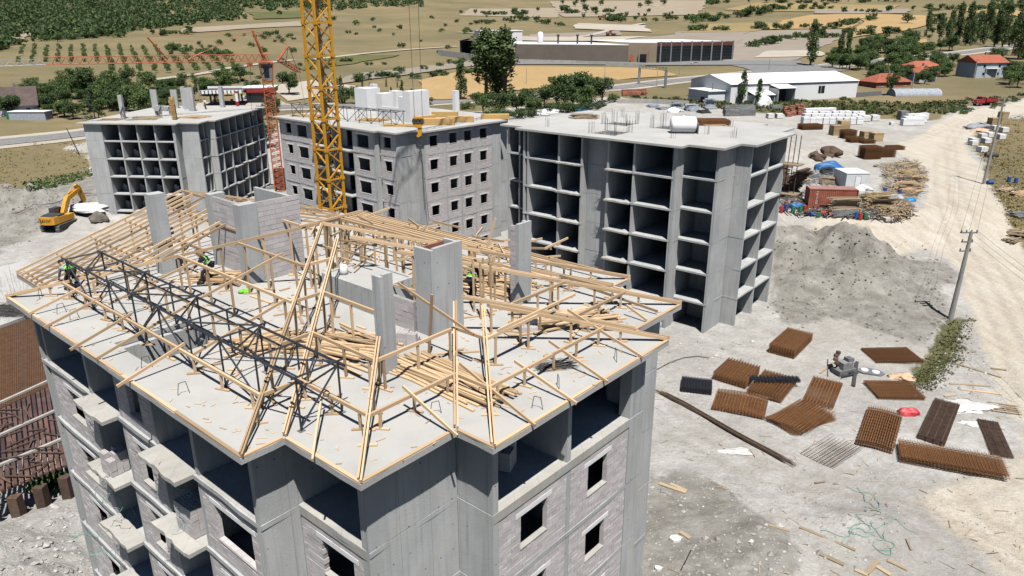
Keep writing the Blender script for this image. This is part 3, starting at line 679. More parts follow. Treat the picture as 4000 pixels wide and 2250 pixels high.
# ================= near building (blocks laid, roof being framed)
N = Bld('apartment_block', 'five storey block shell with block walls, its flat slab carrying a half framed timber roof', FN, PLN, WLN, -0.6, 2.96, 6, holes=[(8.7, 11.5, 1.05, 3.95)])
YB = 0.70
N.cross('b', YB, -1, [1.25, 5.95, 8.9, 11.9, 14.9, 18.8]); N.back('b', YB, -1, 1.0, 18.8, 4.6)
N.infill('b', YB, -1, 1.36, 5.84, [2, 3, 4, 5, 6], (2.9, 4.5), sill=0.8); 
N.infill('b', YB, -1, 9.01, 11.79, [1, 2, 3, 4, 5, 6], (9.9, 10.95), sill=0.5)
N.infill('b', YB, -1, 15.01, 18.69, [2, 3, 4, 5, 6], (15.75, 18.1), sill=0.75, single=True)
for t0, t1 in ((6.06, 8.79), (12.01, 14.79)):
    for k in (1, 2, 3, 4, 5): N.balcony('b', YB, -1, t0, t1, k, 0.75)
    N.infill('b', YB+1.4, -1, t0, t1, [2, 3, 4, 5, 6], (t0+0.7, t0+2.0), sill=0.05, head=2.15)
N.solid('a', 18.95, 1, 0.62, 2.0)
N.cross('b', 2.0, -1, [22.2], 3.2); N.back('b', 2.0, -1, 18.95, 22.3, 3.2)
N.infill('b', 2.0, -1, 18.97, 22.09, [2, 3, 4, 5, 6], (20.0, 21.6), single=True)
N.solid('a', 22.45, 1, 2.0, 5.6); N.solid('b', 5.6, -1, 22.45, 24.0)
N.cross('a', 24.0, 1, [5.75, 9.55], 4.4); N.back('a', 24.0, 1, 5.6, 14.4, 4.4)
N.infill('a', 24.0, 1, 5.87, 9.44, [2, 3, 4, 5, 6], (6.95, 8.35), single=True); N.infill('a', 24.0, 1, 9.67, 13.4, [2, 3, 4, 5, 6], (10.75, 12.0), single=True)
N.solid('a', 24.0, 1, 13.42, 14.4, th=0.5, name='corner_column')
N.solid('a', 0.6, -1, 0.62, 2.0); N.solid('b', 2.0, -1, -2.7, 0.6); rear(N, WLN)
# ledge beams along the open top storey
m = MB()
for ax, c, sg, t0, t1 in (('a', 24.0, 1, 5.62, 13.42), ('b', YB, -1, 1.0, 5.9), ('b', YB, -1, 14.95, 18.8), ('b', 2.0, -1, 18.97, 22.3)):
    m = MB(); N.bx(m, ax, c, sg, t0, t1, -0.012, 0.30, N.fl(1)-0.32, N.fl(1)+0.015); m.obj('edge_beam', 'old_concrete', N.e)
# pit below the roof opening
m = MB(); z = FN.z+0.6; 
m.box(8.62, 8.70, 1.05, 3.95, z-3.0, z-0.205); m.box(11.5, 11.58, 1.05, 3.95, z-3.0, z-0.205); m.box(8.7, 11.5, 3.95, 4.03, z-3.0, z-0.205); m.obj('opening_lining', 'concrete', N.e)
N.finish_blocks(300)
# roof stubs
def stub(nm, parts, mats, zt0=0.0):
    m = MB()
    for (a0, a1, b0, b1, z0, z1, k) in parts: m.m = k; m.box(a0, a1, b0, b1, FN.z+0.6+z0, FN.z+0.6+z1)
    return m.obj(nm, mats, N.e)
stub('roof_column', [(1.55, 2.15, 6.0, 6.7, 0.004, 3.9, 0)], ['concrete'])
def blockpanel(ax, c, sg, t0, t1, z0, z1, bh=0.24, bl=0.62, th=0.16):
    m = MB(); N.bx(m, ax, c, sg, t0, t1, 0.012, th-0.012, FN.z+z0, FN.z+z1); m.obj('mortar_bed', 'mortar', N.e)
    nz = int(round((z1-z0)/bh))
    for r_ in range(nz):
        x = t0-(bl*0.5 if r_ % 2 else 0)
        while x < t1-0.03:
            a0, a1 = max(x, t0), min(x+bl, t1); x += bl
            if a1-a0 < 0.06: continue
            zz = FN.z+z0+(r_+0.5)*(z1-z0)/nz; dd = th/2+RS.uniform(-0.006, 0.006)
            piece('block', N.X(ax, c, sg, a0+0.005, dd, zz), N.X(ax, c, sg, a1-0.005, dd, zz), th, (z1-z0)/nz-0.014, 'block', N.e)
stub('roof_column', [(6.1, 6.7, 7.9, 8.75, 0.004, 3.75, 0)], ['concrete']); blockpanel('a', 6.66, 1, 8.76, 11.0, 0.004, 3.75)
blockpanel('b', 8.6, -1, 2.9, 6.08, 0.004, 3.5)
stub('shaft_wall', [(2.9, 6.6, 10.85, 11.0, 0.004, 3.6, 0), (6.0, 6.4, 8.76, 10.84, 0.004, 3.6, 0)], ['concrete'])
stub('roof_column', [(2.45, 2.88, 8.5, 9.3, 0.004, 3.6, 0)], ['concrete'])
stub('roof_column', [(18.2, 18.62, 6.05, 6.2, 0.004, 3.55, 0), (18.47, 18.62, 6.2, 6.6, 0.004, 3.6, 0), (18.2, 18.34, 6.2, 6.6, 0.004, 3.5, 0)], ['concrete'])
stub('shaft_wall', [(16.66, 17.6, 9.3, 9.45, 0.004, 3.5, 0), (17.45, 17.6, 9.45, 10.95, 0.004, 3.55, 0), (16.68, 17.44, 10.8, 10.95, 0.004, 3.5, 0)], ['concrete'])
for r_ in range(18): piece('red_brick', (16.72, 9.47, FN.z+0.6+0.1+r_*0.19), (16.72, 10.79, FN.z+0.6+0.1+r_*0.19), 0.1, 0.17, 'red_brick', N.e)
stub('roof_column', [(17.72, 17.86, 14.0, 14.85, 0.004, 3.6, 0), (17.42, 17.72, 14.72, 14.85, 0.004, 3.55, 0)], ['concrete']); blockpanel('b', 14.02, -1, 17.4, 17.71, 0.004, 3.5, 0.22, 0.4, 0.12)
stub('lift_box', [(10.5, 14.0, 9.3, 9.45, 0.004, 1.1, 0), (10.5, 10.65, 9.45, 11.6, 0.004, 1.1, 0), (13.85, 14.0, 9.45, 11.6, 0.004, 1.1, 0), (10.65, 13.85, 11.45, 11.6, 0.004, 1.1, 0), (10.65, 13.85, 9.45, 11.45, 0.7, 1.05, 1)], ['concrete', 'slab_concrete'])
blockpanel('b', 9.2, -1, 14.1, 16.6, 0.004, 1.25)

# ================= right building (bare concrete cells)
WLC = [WLN[0], (8.37, 0.62), (8.37, 1.7), (11.28, 1.7), (11.28, 0.62)]+WLN[1:]
C = Bld('concrete_skeleton', 'bare grey concrete block of open cells with a white tank lying on its slab', FC, PLN, WLC, -0.9, 3.06, 6, holes=[(8.6, 11.2, 1.9, 4.6), (11.4, 14.0, 9.3, 11.4), (5.6, 8.3, 8.8, 10.8)])
C.cross('b', 0.65, -1, [0.7, 1.25, 5.35, 8.25, 11.4, 14.35, 18.6], 7.5); C.back('b', 0.65, -1, 0.7, 8.2, 7.5); C.back('b', 0.65, -1, 11.5, 18.8, 7.5); C.solid('b', 1.62, -1, 8.38, 11.27)
C.solid('b', 2.0, -1, -2.7, -2.4); C.cross('b', 2.0, -1, [-1.0], 4.0); C.back('b', 2.0, -1, -2.6, 0.7, 3.0); C.solid('a', 0.6, -1, 0.65, 2.0)
C.solid('a', 18.95, 1, 0.62, 2.0); C.cross('b', 2.0, -1, [22.3], 3.4); C.back('b', 2.0, -1, 18.95, 22.3, 3.4)
C.solid('a', 22.45, 1, 2.0, 5.6); C.solid('b', 5.6, -1, 22.45, 24.0)
C.cross('a', 24.0, 1, [5.72, 9.95, 14.25], 6.0); C.back('a', 24.0, 1, 5.6, 14.4, 6.0); rear(C, WLN)
for k in (1, 2, 3, 4, 5): C.balcony('b', 0.65, -1, 5.2, 8.2, k, 0.35, False); C.balcony('b', 0.65, -1, 11.3, 14.2, k, 0.4, k in (1, 2, 3))
m = MB()
for k in range(7):                                              # low parapet of fresh concrete round the shafts
    pass
for h in ((8.6, 11.2, 1.9, 4.6), (11.4, 14.0, 9.3, 11.4), (5.6, 8.3, 8.8, 10.8)):
    z0, z1 = FC.z+0.9-2.6, FC.z+0.9-0.205
    m.box(h[0]-0.15, h[0], h[2], h[3], z0, z1); m.box(h[1], h[1]+0.15, h[2], h[3], z0, z1); m.box(h[0], h[1], h[3], h[3]+0.15, z0, z1); m.box(h[0], h[1], h[2]-0.15, h[2], z0, z1)
stuff(m.obj('opening_lining', 'concrete', C.e))
m = MB()                                                        # starter bars
for h in ((8.6, 11.2, 1.9, 4.6), (11.4, 14.0, 9.3, 11.4), (5.6, 8.3, 8.8, 10.8)):
    for ca, cb in ((h[0]-0.1, h[2]-0.1), (h[1]+0.1, h[2]-0.1), (h[0]-0.1, h[3]+0.1), (h[1]+0.1, h[3]+0.1)):
        for i in range(9): x, y = ca+RS.uniform(-.3, .3), cb+RS.uniform(-.3, .3); m.tube((x, y, FC.z+0.9-0.05), (x+RS.uniform(-.05, .05), y+RS.uniform(-.05, .05), FC.z+0.9+RS.uniform(1.0, 1.5)), 0.011, 0.011, 4)
    for i in range(26): t = RS.rand(); x, y = (h[0]+(h[1]-h[0])*t, h[2]-0.1) if i % 2 else (h[1]+0.1, h[2]+(h[3]-h[2])*t); m.tube((x, y, FC.z+0.9-0.05), (x, y, FC.z+0.9+RS.uniform(0.3, 0.6)), 0.008, 0.008, 4)
for ca, cb in ((2.0, 3.0), (16.5, 4.0), (17.9, 8.5), (17.5, 15), (4, 15), (21, 8)):
    for i in range(8): x, y = ca+RS.uniform(-.35, .35), cb+RS.uniform(-.15, .15); m.tube((x, y, FC.z+0.9-0.05), (x, y, FC.z+0.9+RS.uniform(0.5, 1.3)), 0.010, 0.010, 4)
stuff(m.obj('starter_bar', 'rebar_dark', C.e))

# ================= middle building behind the yellow crane
PLB = [(0, 0), (22.9, 0), (22.9, 0.7), (26.2, 0.7), (26.2, 3.9), (27.7, 3.9), (27.7, 18.9), (26.2, 18.9), (26.2, 22.0), (0, 22.0)]
WLB = [(0.6, 0.6), (22.3, 0.6), (22.3, 1.3), (25.6, 1.3), (25.6, 4.5), (27.1, 4.5), (27.1, 18.3), (25.6, 18.3), (25.6, 21.4), (0.6, 21.4)]
B = Bld('apartment_block', 'grey block building with small windows, white plastered roof stubs and lumber stacks on its slab', FB, PLB, WLB, 0.2, 2.96, 6)
B.cross('b', 0.62, -1, [0.75, 4.3, 8.8, 13.2, 17.75, 21.9], 4.5); B.back('b', 0.62, -1, 0.7, 22.2, 4.5)
AK = [1, 2, 3, 4, 5, 6]
B.infill('b', 0.62, -1, 0.86, 4.19, AK, (2.2, 3.5)); B.infill('b', 0.62, -1, 4.41, 8.69, AK, (5.0, 7.3), sill=0.6); B.infill('b', 0.62, -1, 17.86, 21.79, AK, (18.6, 20.95), sill=0.6)
for t0, t1 in ((8.9, 13.1), (13.3, 17.64)):
    for k in (1, 2, 3, 4, 5): B.balcony('b', 0.62, -1, t0, t1, k, 0.7, False)
    B.infill('b', 2.0, -1, t0, t1, AK, (t0+1.2, t0+3.0), sill=0.05)
B.solid('a', 22.3, 1, 0.6, 1.3); B.infill('b', 1.3, -1, 22.42, 25.49, AK, (23.15, 24.5)); B.back('b', 1.3, -1, 22.3, 25.5, 3.0); B.cross('b', 1.3, -1, [25.45], 3.0)
B.solid('a', 25.6, 1, 1.3, 4.5); B.solid('b', 4.5, -1, 25.6, 27.1)
B.cross('a', 27.1, 1, [4.6, 8.1, 10.75, 13.4, 16.6], 4.0); B.back('a', 27.1, 1, 4.5, 18.3, 4.0)
for t0, t1, w0, w1 in ((4.71, 7.99, 5.4, 6.7), (8.21, 10.64, 8.75, 10.05), (10.86, 13.29, 11.4, 12.7), (13.51, 16.49, 14.3, 15.6)): B.infill('a', 27.1, 1, t0, t1, AK, (w0, w1))
B.solid('a', 27.1, 1, 16.71, 18.3, th=0.3); B.solid('b', 18.3, 1, 25.6, 27.1); B.solid('a', 25.6, 1, 18.3, 21.4); B.solid('b', 21.4, 1, 0.6, 25.6); B.solid('a', 0.6, -1, 0.6, 21.4)
B.finish_blocks(0)
def bstub(parts):
    for (a0, a1, b0, b1, z1) in parts:
        m = MB(); m.box(a0, a1, b0, b1, FB.z-0.2+0.004, FB.z-0.2+z1); m.box(a0+0.2, a1-0.2, b0+0.2, b1-0.2, FB.z-0.2+z1, FB.z-0.2+z1+0.02); m.obj('plastered_stub', 'white_paint', B.e)
bstub([(1.9, 4.9, 13.0, 15.5, 3.2), (1.2, 2.2, 16.4, 17.2, 3.5), (10.6, 12.0, 10.2, 12.2, 3.1), (7.0, 8.6, 15.5, 16.8, 2.9), (18.9, 20.3, 8.2, 11.6, 4.0), (17.9, 18.88, 8.25, 9.4, 3.2), (13.0, 17.8, 9.0, 9.3, 1.6), (17.0, 17.6, 19.0, 19.8, 3.25)])

# ================= left building (bare cells)
PLA = [(-0.2, 0), (16.9, 0), (16.9, 1.5), (20.15, 1.5), (20.15, 4.8), (21.3, 4.8), (21.3, 26.2), (-0.2, 26.2)]
WLA = [(0.6, 0.6), (16.3, 0.6), (16.3, 2.1), (19.5, 2.1), (19.5, 5.4), (20.7, 5.4), (20.7, 25.6), (0.6, 25.6)]
A = Bld('concrete_skeleton', 'bare grey concrete block of open cells with posts on its slab, beside the excavator', FA, PLA, WLA, -4.4, 2.97, 6)
A.solid('b', 0.6, -1, 0.62, 3.45, th=0.35); A.cross('b', 0.6, -1, [3.55, 6.7, 9.75, 12.8, 15.95], 7); A.back('b', 0.6, -1, 3.4, 16.2, 7)
A.solid('b', 0.6, -1, 6.8, 15.85, k0=6, k1=6, th=0.2); A.solid('a', 16.3, 1, 0.6, 2.1); A.solid('b', 2.1, -1, 16.3, 19.5, th=0.3); A.back('b', 2.1, -1, 16.1, 19.4, 2.0)
A.cross('a', 19.5, 1, [5.3], 3.5, th=0.25); A.solid('a', 19.5, 1, 2.1, 2.4, th=0.3)
A.back('a', 19.5, 1, 2.2, 5.4, 3.0); A.cross('a', 20.7, 1, [5.55, 7.6, 10.9, 13.6, 16.5, 19.5, 22.6, 25.4], 6.5); A.back('a', 20.7, 1, 5.4, 25.5, 6.5)
A.solid('b', 25.6, 1, 0.6, 20.7); A.solid('a', 0.6, -1, 0.6, 25.6)
for k in (2, 3, 4, 5): A.balcony('a', 20.7, 1, 10.9, 13.6, k, 0.5, False); A.balcony('a', 20.7, 1, 16.5, 19.5, k, 0.5, False)
for (a0, a1, b0, b1, z1) in ((4.0, 4.65, 5.9, 6.4, 3.9), (1.0, 2.2, 20.9, 21.3, 3.5), (4.4, 5.6, 22.0, 22.4, 3.4), (5.8, 6.5, 23.2, 23.8, 3.9), (7.6, 9.6, 20.2, 20.5, 3.9), (10.2, 11.2, 17.4, 18.0, 4.2), (12.9, 13.6, 24.1, 24.7, 3.9)):
    m = MB(); m.box(a0, a1, b0, b1, FA.z+4.4+0.004, FA.z+4.4+z1); m.obj('roof_column', 'concrete', A.e)
m = MB(); m.box(7.5, 10.3, 10.4, 10.6, FA.z+4.4+0.8, FA.z+4.4+1.6); m.box(7.5, 7.7, 10.6, 12.5, FA.z+4.4+0.004, FA.z+4.4+1.6); m.box(10.1, 10.3, 10.6, 12.5, FA.z+4.4+0.004, FA.z+4.4+1.6)
m.obj('lift_box', 'concrete', A.e)
m = MB(); zz = FA.z+4.4
for i in range(4): m.bar((13.75+0.45*(i % 2), 5.2+0.45*(i//2), zz+0.004), (13.75+0.45*(i % 2), 5.2+0.45*(i//2), zz+3.8), 0.09, 0.09)
for i in range(11): m.box(13.55, 14.4, 5.02, 5.1, zz+0.2+i*0.33, zz+0.36+i*0.33); m.box(13.5, 13.58, 5.1, 5.9, zz+0.2+i*0.33, zz+0.36+i*0.33)
m.box(13.8, 14.15, 5.25, 5.6, zz+0.004, zz+3.7); m.obj('column_formwork', 'sawn_timber', A.e)

# props and bracket deck on the far corner of the bare block
for x in (24.1, 24.6, 25.1):
    m = MB(); m.tube((x, 14.9, FC.z+.9-6.1), (x+.05, 15.0, FC.z+.9-.2), .045, .045, 6); m.obj('prop', 'rust_brown', C.e)
for z in (3.05, 6.1): m = MB(); m.box(23.4, 25.6, 14.0, 15.6, FC.z+.9-z-.12, FC.z+.9-z-.02); m.obj('bracket_deck', 'old_timber', C.e)
# ------------------------------------------------------------------ timber roof frame on the near block
RF = thing('timber_roof_frame', 'half built pine roof frame of posts, purlins and hip rafters on the near slab', 'roof frame', (FN.o[0], FN.o[1], FN.z), R(FN.deg))
SL = 0.30; Z0 = 0.10
def jt(x, s=0.02): return x+RS.uniform(-s, s)
def timber(nm, p, q, w=0.055, h=0.11, mat='timber', par=RF):
    return piece(nm, p, q, w, h, mat, par)
def post(a, b, ztop, foot=True, w=0.09):
    if ztop < 0.15: return
    timber('post', (a, b, 0.055 if foot else 0.004), (jt(a, .02), jt(b, .02), ztop), w, 0.055)
    if foot:
        t = RS.uniform(-0.5, 0.5)+FOOT; dx, dy = 0.28*math.cos(t), 0.28*math.sin(t); timber('foot_block', (a-dx, b-dy, 0.03), (a+dx, b+dy, 0.03), 0.10, 0.05)
FOOT = 0.6
DS = [1.78, 3.6, 5.45, 7.3]
def inside_stub(a, b): return any(x0-.1 < a < x1+.1 and y0-.1 < b < y1+.1 for x0, x1, y0, y1 in ((1.5, 2.2, 5.9, 6.8), (2.4, 6.75, 7.8, 11.1), (18.1, 18.7, 6.0, 6.7), (16.6, 17.7, 9.2, 11.05), (17.3, 17.95, 13.9, 14.95), (10.4, 14.1, 9.2, 11.7), (14, 16.7, 9.0, 9.3)))
def purlin(p, q, z, sp=2.0, posts=True, skip=()):
    "horizontal purlin (given in plan) with its props"
    p = np.array(p, float); q = np.array(q, float); L = np.linalg.norm(q-p)
    if L < 0.5: return
    n_ = max(1, int(math.ceil(L/5.5)))
    for i in range(n_):
        a = p+(q-p)*i/n_; c = p+(q-p)*(i+1)/n_; timber('purlin', (a[0], a[1], z+RS.uniform(-.01, .01)+0.012*(i % 2)), (c[0], c[1], z+RS.uniform(-.01, .01)+0.012*(i % 2)), 0.085, 0.115)
    if posts:
        k = max(1, int(L//sp))
        for i in range(k+1):
            t = (i+0.25+RS.uniform(-.06, .06))/(k+0.5)
            c = p+(q-p)*min(t, 1)
            if not inside_stub(c[0], c[1]): post(c[0], c[1], z-0.06)
def hip(p, q, z0, z1, dbl=True, nm='hip_rafter', stop=1.0):
    p = np.array(p, float); q = np.array(q, float); q = p+(q-p)*stop; z1 = z0+(z1-z0)*stop
    d = (q-p)/np.linalg.norm(q-p); nr = np.array([-d[1], d[0]])
    for o in ((-0.045, 0.045) if dbl else (0,)):
        a = p+nr*o+d*0.12*(o > 0); c = q+nr*o-d*RS.uniform(0, .25); n_ = 2
        for i in range(n_):
            u = a+(c-a)*i/n_; v = a+(c-a)*(i+1)/n_; timber(nm, (u[0], u[1], z0+(z1-z0)*i/n_+0.015*(i % 2)), (v[0], v[1], z0+(z1-z0)*(i+1)/n_+0.015*(i % 2)), 0.055, 0.125)
    L = np.linalg.norm(q-p)
    for i in range(1, int(L//1.9)+1):
        t = i*1.9/L; c = p+(q-p)*t
        if t < 0.97 and not inside_stub(c[0], c[1]): post(c[0], c[1], z0+(z1-z0)*t-0.06)
AP = (9.8, 10.07)
ZA = Z0+SL*9.8
# front slope, purlins between the two hips
for d in DS: purlin((d, d), (19.6-d, d), Z0+SL*d)
hip((0, 0), AP, Z0, ZA); hip((19.6, 0), AP, Z0, ZA); hip((19.6, 1.4), (10.9, 10.07), Z0, Z0+SL*8.7, stop=0.98)
for d in DS: purlin((19.6-d, d+.05), (19.6-d, 1.4+d), Z0+SL*d, posts=False)
# wing slopes on the right
for d in DS[:3]:
    purlin((19.6-d, 1.4+d), (23.1-d, 1.4+d), Z0+SL*d, 1.7); 
    if d < 5: purlin((23.1-d, 1.4+d), (23.1-d, 5+d), Z0+SL*d, 1.6); purlin((23.1-d, 5+d), (24.6-d, 5+d), Z0+SL*d, 3, False); purlin((24.6-d, 5+d), (24.6-d, 15-d), Z0+SL*d, 1.5)
hip((23.1, 1.4), (18.6, 5.9), Z0, Z0+SL*4.7); hip((23.1, 5), (18.3, 9.8), Z0, Z0+SL*4.9); hip((24.6, 5), (19.5, 10.05), Z0, Z0+SL*5.0)
hip((24.6, 15), (19.5, 10.05), Z0, Z0+SL*5.0); hip((23.1, 15), (18.2, 10.2), Z0, Z0+SL*4.9); hip((23.1, 18.7), (14.5, 10.2), Z0, Z0+SL*8.5); hip((19.6, 18.7), (11.2, 10.4), Z0, Z0+SL*8.4); hip((19.6, 20.15), AP, Z0, ZA); hip((0, 20.15), AP, Z0, ZA)
purlin((10, 10.07), (19.4, 10.07), Z0+SL*8.0, 2.2, False) if False else None
for d in DS[:3]:
    if d < 5: purlin((23.1-d, 15-d), (23.1-d, 18.7-d), Z0+SL*d, 1.6)
    purlin((19.6-d, 18.7-d), (23.1-d, 18.7-d), Z0+SL*d, 1.8)
for d in DS: purlin((d, 20.15-d), (19.6-d, 20.15-d), Z0+SL*d, 1.5); 
for d in (0.9, 2.7, 4.5, 6.4): purlin((d, 20.15-d), (19.6-d, 20.15-d), Z0+SL*d, 3, False)
# left wing: common rafters close together
a = -3.25
while a < 7.6:
    b0 = max(1.4, 1.4+max(a, 0)); b1 = 10.0-RS.uniform(0, 1.1)
    if b1-b0 > 1.0:
        p = np.array([a, b0]); q = np.array([a, b1]); k = 2 if b1-b0 > 4.5 else 1
        for i in range(k):
            u = b0+(b1-b0)*i/k-(0.25 if i else 0); v = b0+(b1-b0)*(i+1)/k; ofs = 0.06 if i else 0.0
            if not inside_stub(a, (u+v)/2) or a < 2.4: timber('rafter', (a+ofs, u, Z0+SL*(u-1.4)+.03), (a+ofs+RS.uniform(-.03, .03), v, Z0+SL*(v-1.4)+.03), 0.06, 0.11)
    a += 0.62+RS.uniform(-.08, .08)
for d in (0.35, 1.9, 3.6, 5.4, 7.2): purlin((-3.25, 1.4+d), (min(d, 7.2)-0.1, 1.4+d), Z0+SL*d-0.10, 1.8)
purlin((-3.2, 10.05), (9.6, 10.05), Z0+SL*8.67-.05, 1.9)
for i in range(0, 17, 3):                                             # far half of the left wing, seen edge-on
    a = -3.2+i*0.62; timber('rafter', (a, 18.6, Z0+.03), (a, 10.2, Z0+SL*8.4+.03), 0.06, 0.11)
for d in (1.0, 4.0): purlin((-3.2, 18.7-d), (0, 18.7-d), Z0+SL*d-.1, 1.7)
# eave boards lying along the slab edge
for (p, q) in zip(PLN, PLN[1:]+PLN[:1]):
    p = np.array(p); q = np.array(q); L = np.linalg.norm(q-p); d = (q-p)/L; nr = np.array([-d[1], d[0]])*0.05; k = max(1, int(round(L/4.2)))
    for i in range(k):
        u = p+d*(L*i/k+.03)+nr; v = p+d*(L*(i+1)/k-.03)+nr+np.array([-d[1], d[0]])*RS.uniform(0, .02); timber('eave_board', (*u, 0.028), (*v, 0.028), 0.11, 0.05)
# odd rafters tried out from eave to purlin, front and right
for a0, b0, a1, b1, z0, z1 in ((3.2, -0.1, 3.5, 3.7, .1, 1.25), (8.3, -.35, 8.3, 2.0, .08, .8), (9.9, -0.05, 10.2, 3.8, .1, 1.35), (12.6, -.45, 12.6, 2.0, .06, .8), (5.2, -.2, 5.4, 2.2, .07, .8), (13.6, 1.8, 13.7, 5.6, .75, 1.75), (6.4, 1.9, 6.7, 5.6, .75, 1.75), (10.2, 3.6, 10.5, 7.5, 1.3, 2.4),
                               (21.0, 4.8, 23.4, 4.75, .85, .06), (21.4, 6.9, 24.75, 6.7, 1.0, .06), (22.3, 8.6, 24.9, 8.6, .75, .06), (22.2, 10.6, 24.8, 10.5, .78, .06), (21.3, 12.9, 24.7, 12.9, 1.05, .08), (19.3, 3.0, 21.3, 1.2, .7, .1), (21.0, 9.2, 20.9, 13.9, 1.3, 1.3), (17.0, 8.2, 20.6, 8.4, 2.4, 1.3), (22.0, 16.0, 23.0, 16.0, .5, .1), (18.3, 16.9, 22.9, 17.0, .5, .16)):
    timber('rafter', (a0, b0, z0), (a1, b1, z1), 0.06, 0.10)
for i in range(60):                                             # leaning and unfinished boards round the apex
    a, b = RS.uniform(7, 16), RS.uniform(9.8, 18.5); t = RS.choice([0, 1.57, 3.14, .8, 2.4])+RS.normal(0, .15); L = RS.uniform(1.0, 2.6); z = RS.uniform(.6, 2.4)*(1 if b < 15 else .5)
    timber('brace', (a, b, z), (a+L*math.cos(t), b+L*math.sin(t), z+RS.uniform(-.3, .3)), 0.05, 0.10)
for i in range(60):
    a, b = RS.uniform(6.8, 18), RS.uniform(11.2, 18.8)
    if inside_stub(a, b): continue
    post(a, b, max(0.3, Z0+SL*min(20.15-b, 9.5)-.1), foot=False, w=0.08)
for a0, b0, a1, b1, z0, z1 in ((14.2, 15.9, 14.6, 16.2, 1.2, 2.9), (18.6, 8.1, 19.0, 8.0, 0.02, 2.5), (9.3, 9.2, 9.6, 12.4, 3.0, 3.15), (8.9, 10.4, 10.6, 8.9, 2.9, 2.95)): timber('brace', (a0, b0, z0), (a1, b1, z1), .06, .1)

# ------------------------------------------------------------------ dark steel truss lying through the frame
def truss(fr, a0, a1, b0, b1, h, name, label, z=0.0, bays=8, r=0.036, skew=0.0):
    t = thing(name, label, 'truss', (*fr.w(0, 0), fr.z+z), R(fr.deg))
    def m(nm, p, q, rr=r):
        b_ = MB(); b_.tube(p, q, rr, rr, 6); b_.obj(nm, 'dark_steel', t)
    xs = np.linspace(a0, a1, bays+1)
    for b in (b0, b1):
        m('top_chord', (a0-0.4, b, h), (a1+0.35, b, h), r*1.25)
        for i, x in enumerate(xs):
            m('upright', (x, b, 0.004), (x, b, h))
            if i < bays and (b == b0 or i % 2): m('diagonal', (x, b, 0.08 if i % 2 else h-.04), (xs[i+1]+RS.uniform(-.15, .15), b, h-.04 if i % 2 else 0.08))
    for i, x in enumerate(xs):
        m('cross_tie', (x, b0-.15, h+.045), (x, b1+.2, h+.045), r*.9)
        if i < bays: m('cross_brace', (x, b0 if i % 2 else b1, h+.03), (xs[i+1], b1 if i % 2 else b0, h+.03), r*.9)
        if i in (0, bays): m('cross_brace', (x, b0, .1), (x, b1, h-.08), r*.9); m('cross_brace', (x, b1, .1), (x, b0, h-.08), r*.9)
        elif i % 3 == 0: m('cross_brace', (x, b0, .1), (x, b1, h-.08), r*.8)
    for b in (b0, b1): pl = MB(); [pl.box(x-.1, x+.1, b-.1, b+.1, 0.003, 0.012) for x in xs]; stuff(pl.obj('base_plate', 'steel_grey', t))
    return t
truss(FN, 2.2, 19.6, 1.98, 3.46, 1.72, 'steel_truss', 'long dark steel lattice truss standing among the pine roof posts', bays=8)
FBT = Frame(*FB.w(2.2, 1.5), FB.deg+9.5, FB.z); truss(FBT, 0.5, 19.6, 0.0, 1.5, 1.75, 'steel_truss', 'dark steel lattice truss on the slab behind the yellow crane', bays=9)

# ------------------------------------------------------------------ lumber
def lumber_heap(fr, a, b, ang, n_, L, spread, label, z=0.0, mat='timber', name='lumber_pile', loose=0.3, w=0.10, h=0.055, base=None, layers=None, group=None):
    "a tumbled pile: every plank is a piece of its own"
    loc = (*fr.w(a, b), fr.z+z) if fr is not None else (a, b, z)
    t = thing(name, label, 'lumber', loc, R((fr.deg if fr is not None else 0))+ang, group)
    per = max(3, int(spread/w*0.9)); i = 0; lay = 0
    while i < n_:
        k = max(2, int(per*(1-0.13*lay)))
        for j in range(min(k, n_-i)):
            y = (j-(k-1)/2)*(spread*(1-0.13*lay)/k)+RS.uniform(-.03, .03); l = L*RS.uniform(.75, 1.1); o = RS.uniform(-.3, .3)*loose*L*0.4; an = RS.uniform(-.5, .5)*loose*0.5
            zz = h*(lay+0.5)+0.004+RS.uniform(0, 0.02)*loose
            p = (o-l/2*math.cos(an), y-l/2*math.sin(an), zz); q = (o+l/2*math.cos(an), y+l/2*math.sin(an), zz+RS.uniform(-.0, .12)*loose*(lay > 0))
            piece('plank', p, q, w*RS.uniform(.8, 1.1), h, mat, t); i += 1
        lay += 1
    return t
lumber_heap(FN, 20.6, 7.2, 0.02, 46, 4.6, 1.9, 'long pine boards heaped beside the leaning dark wire bundle on the near slab', loose=.35)
lumber_heap(FN, 15.9, 6.6, 0.25, 55, 3.2, 2.6, 'messy heap of short pine offcuts between two double hip rafters', loose=1.6)
lumber_heap(FN, 13.2, 4.9, 0.9, 26, 2.4, 2.0, 'scattered pine offcuts in front of the low concrete box', loose=1.8)
lumber_heap(FN, 20.4, 14.0, 0.95, 30, 4.2, 1.8, 'crossed reddish pine boards near the hollow block filled column', loose=.9)
lumber_heap(FN, 15.2, 15.2, 0.1, 60, 3.6, 2.6, 'thick layer of sawn boards behind the tall concrete shaft', loose=.7)
lumber_heap(FN, 4.9, 7.6, 0.5, 28, 2.6, 1.6, 'board offcuts in front of the pink block wall on the slab', loose=1.5)
lumber_heap(FN, 1.7, 11.6, 0.2, 34, 3.2, 3.0, 'boards strewn under the close set rafters', loose=1.4)
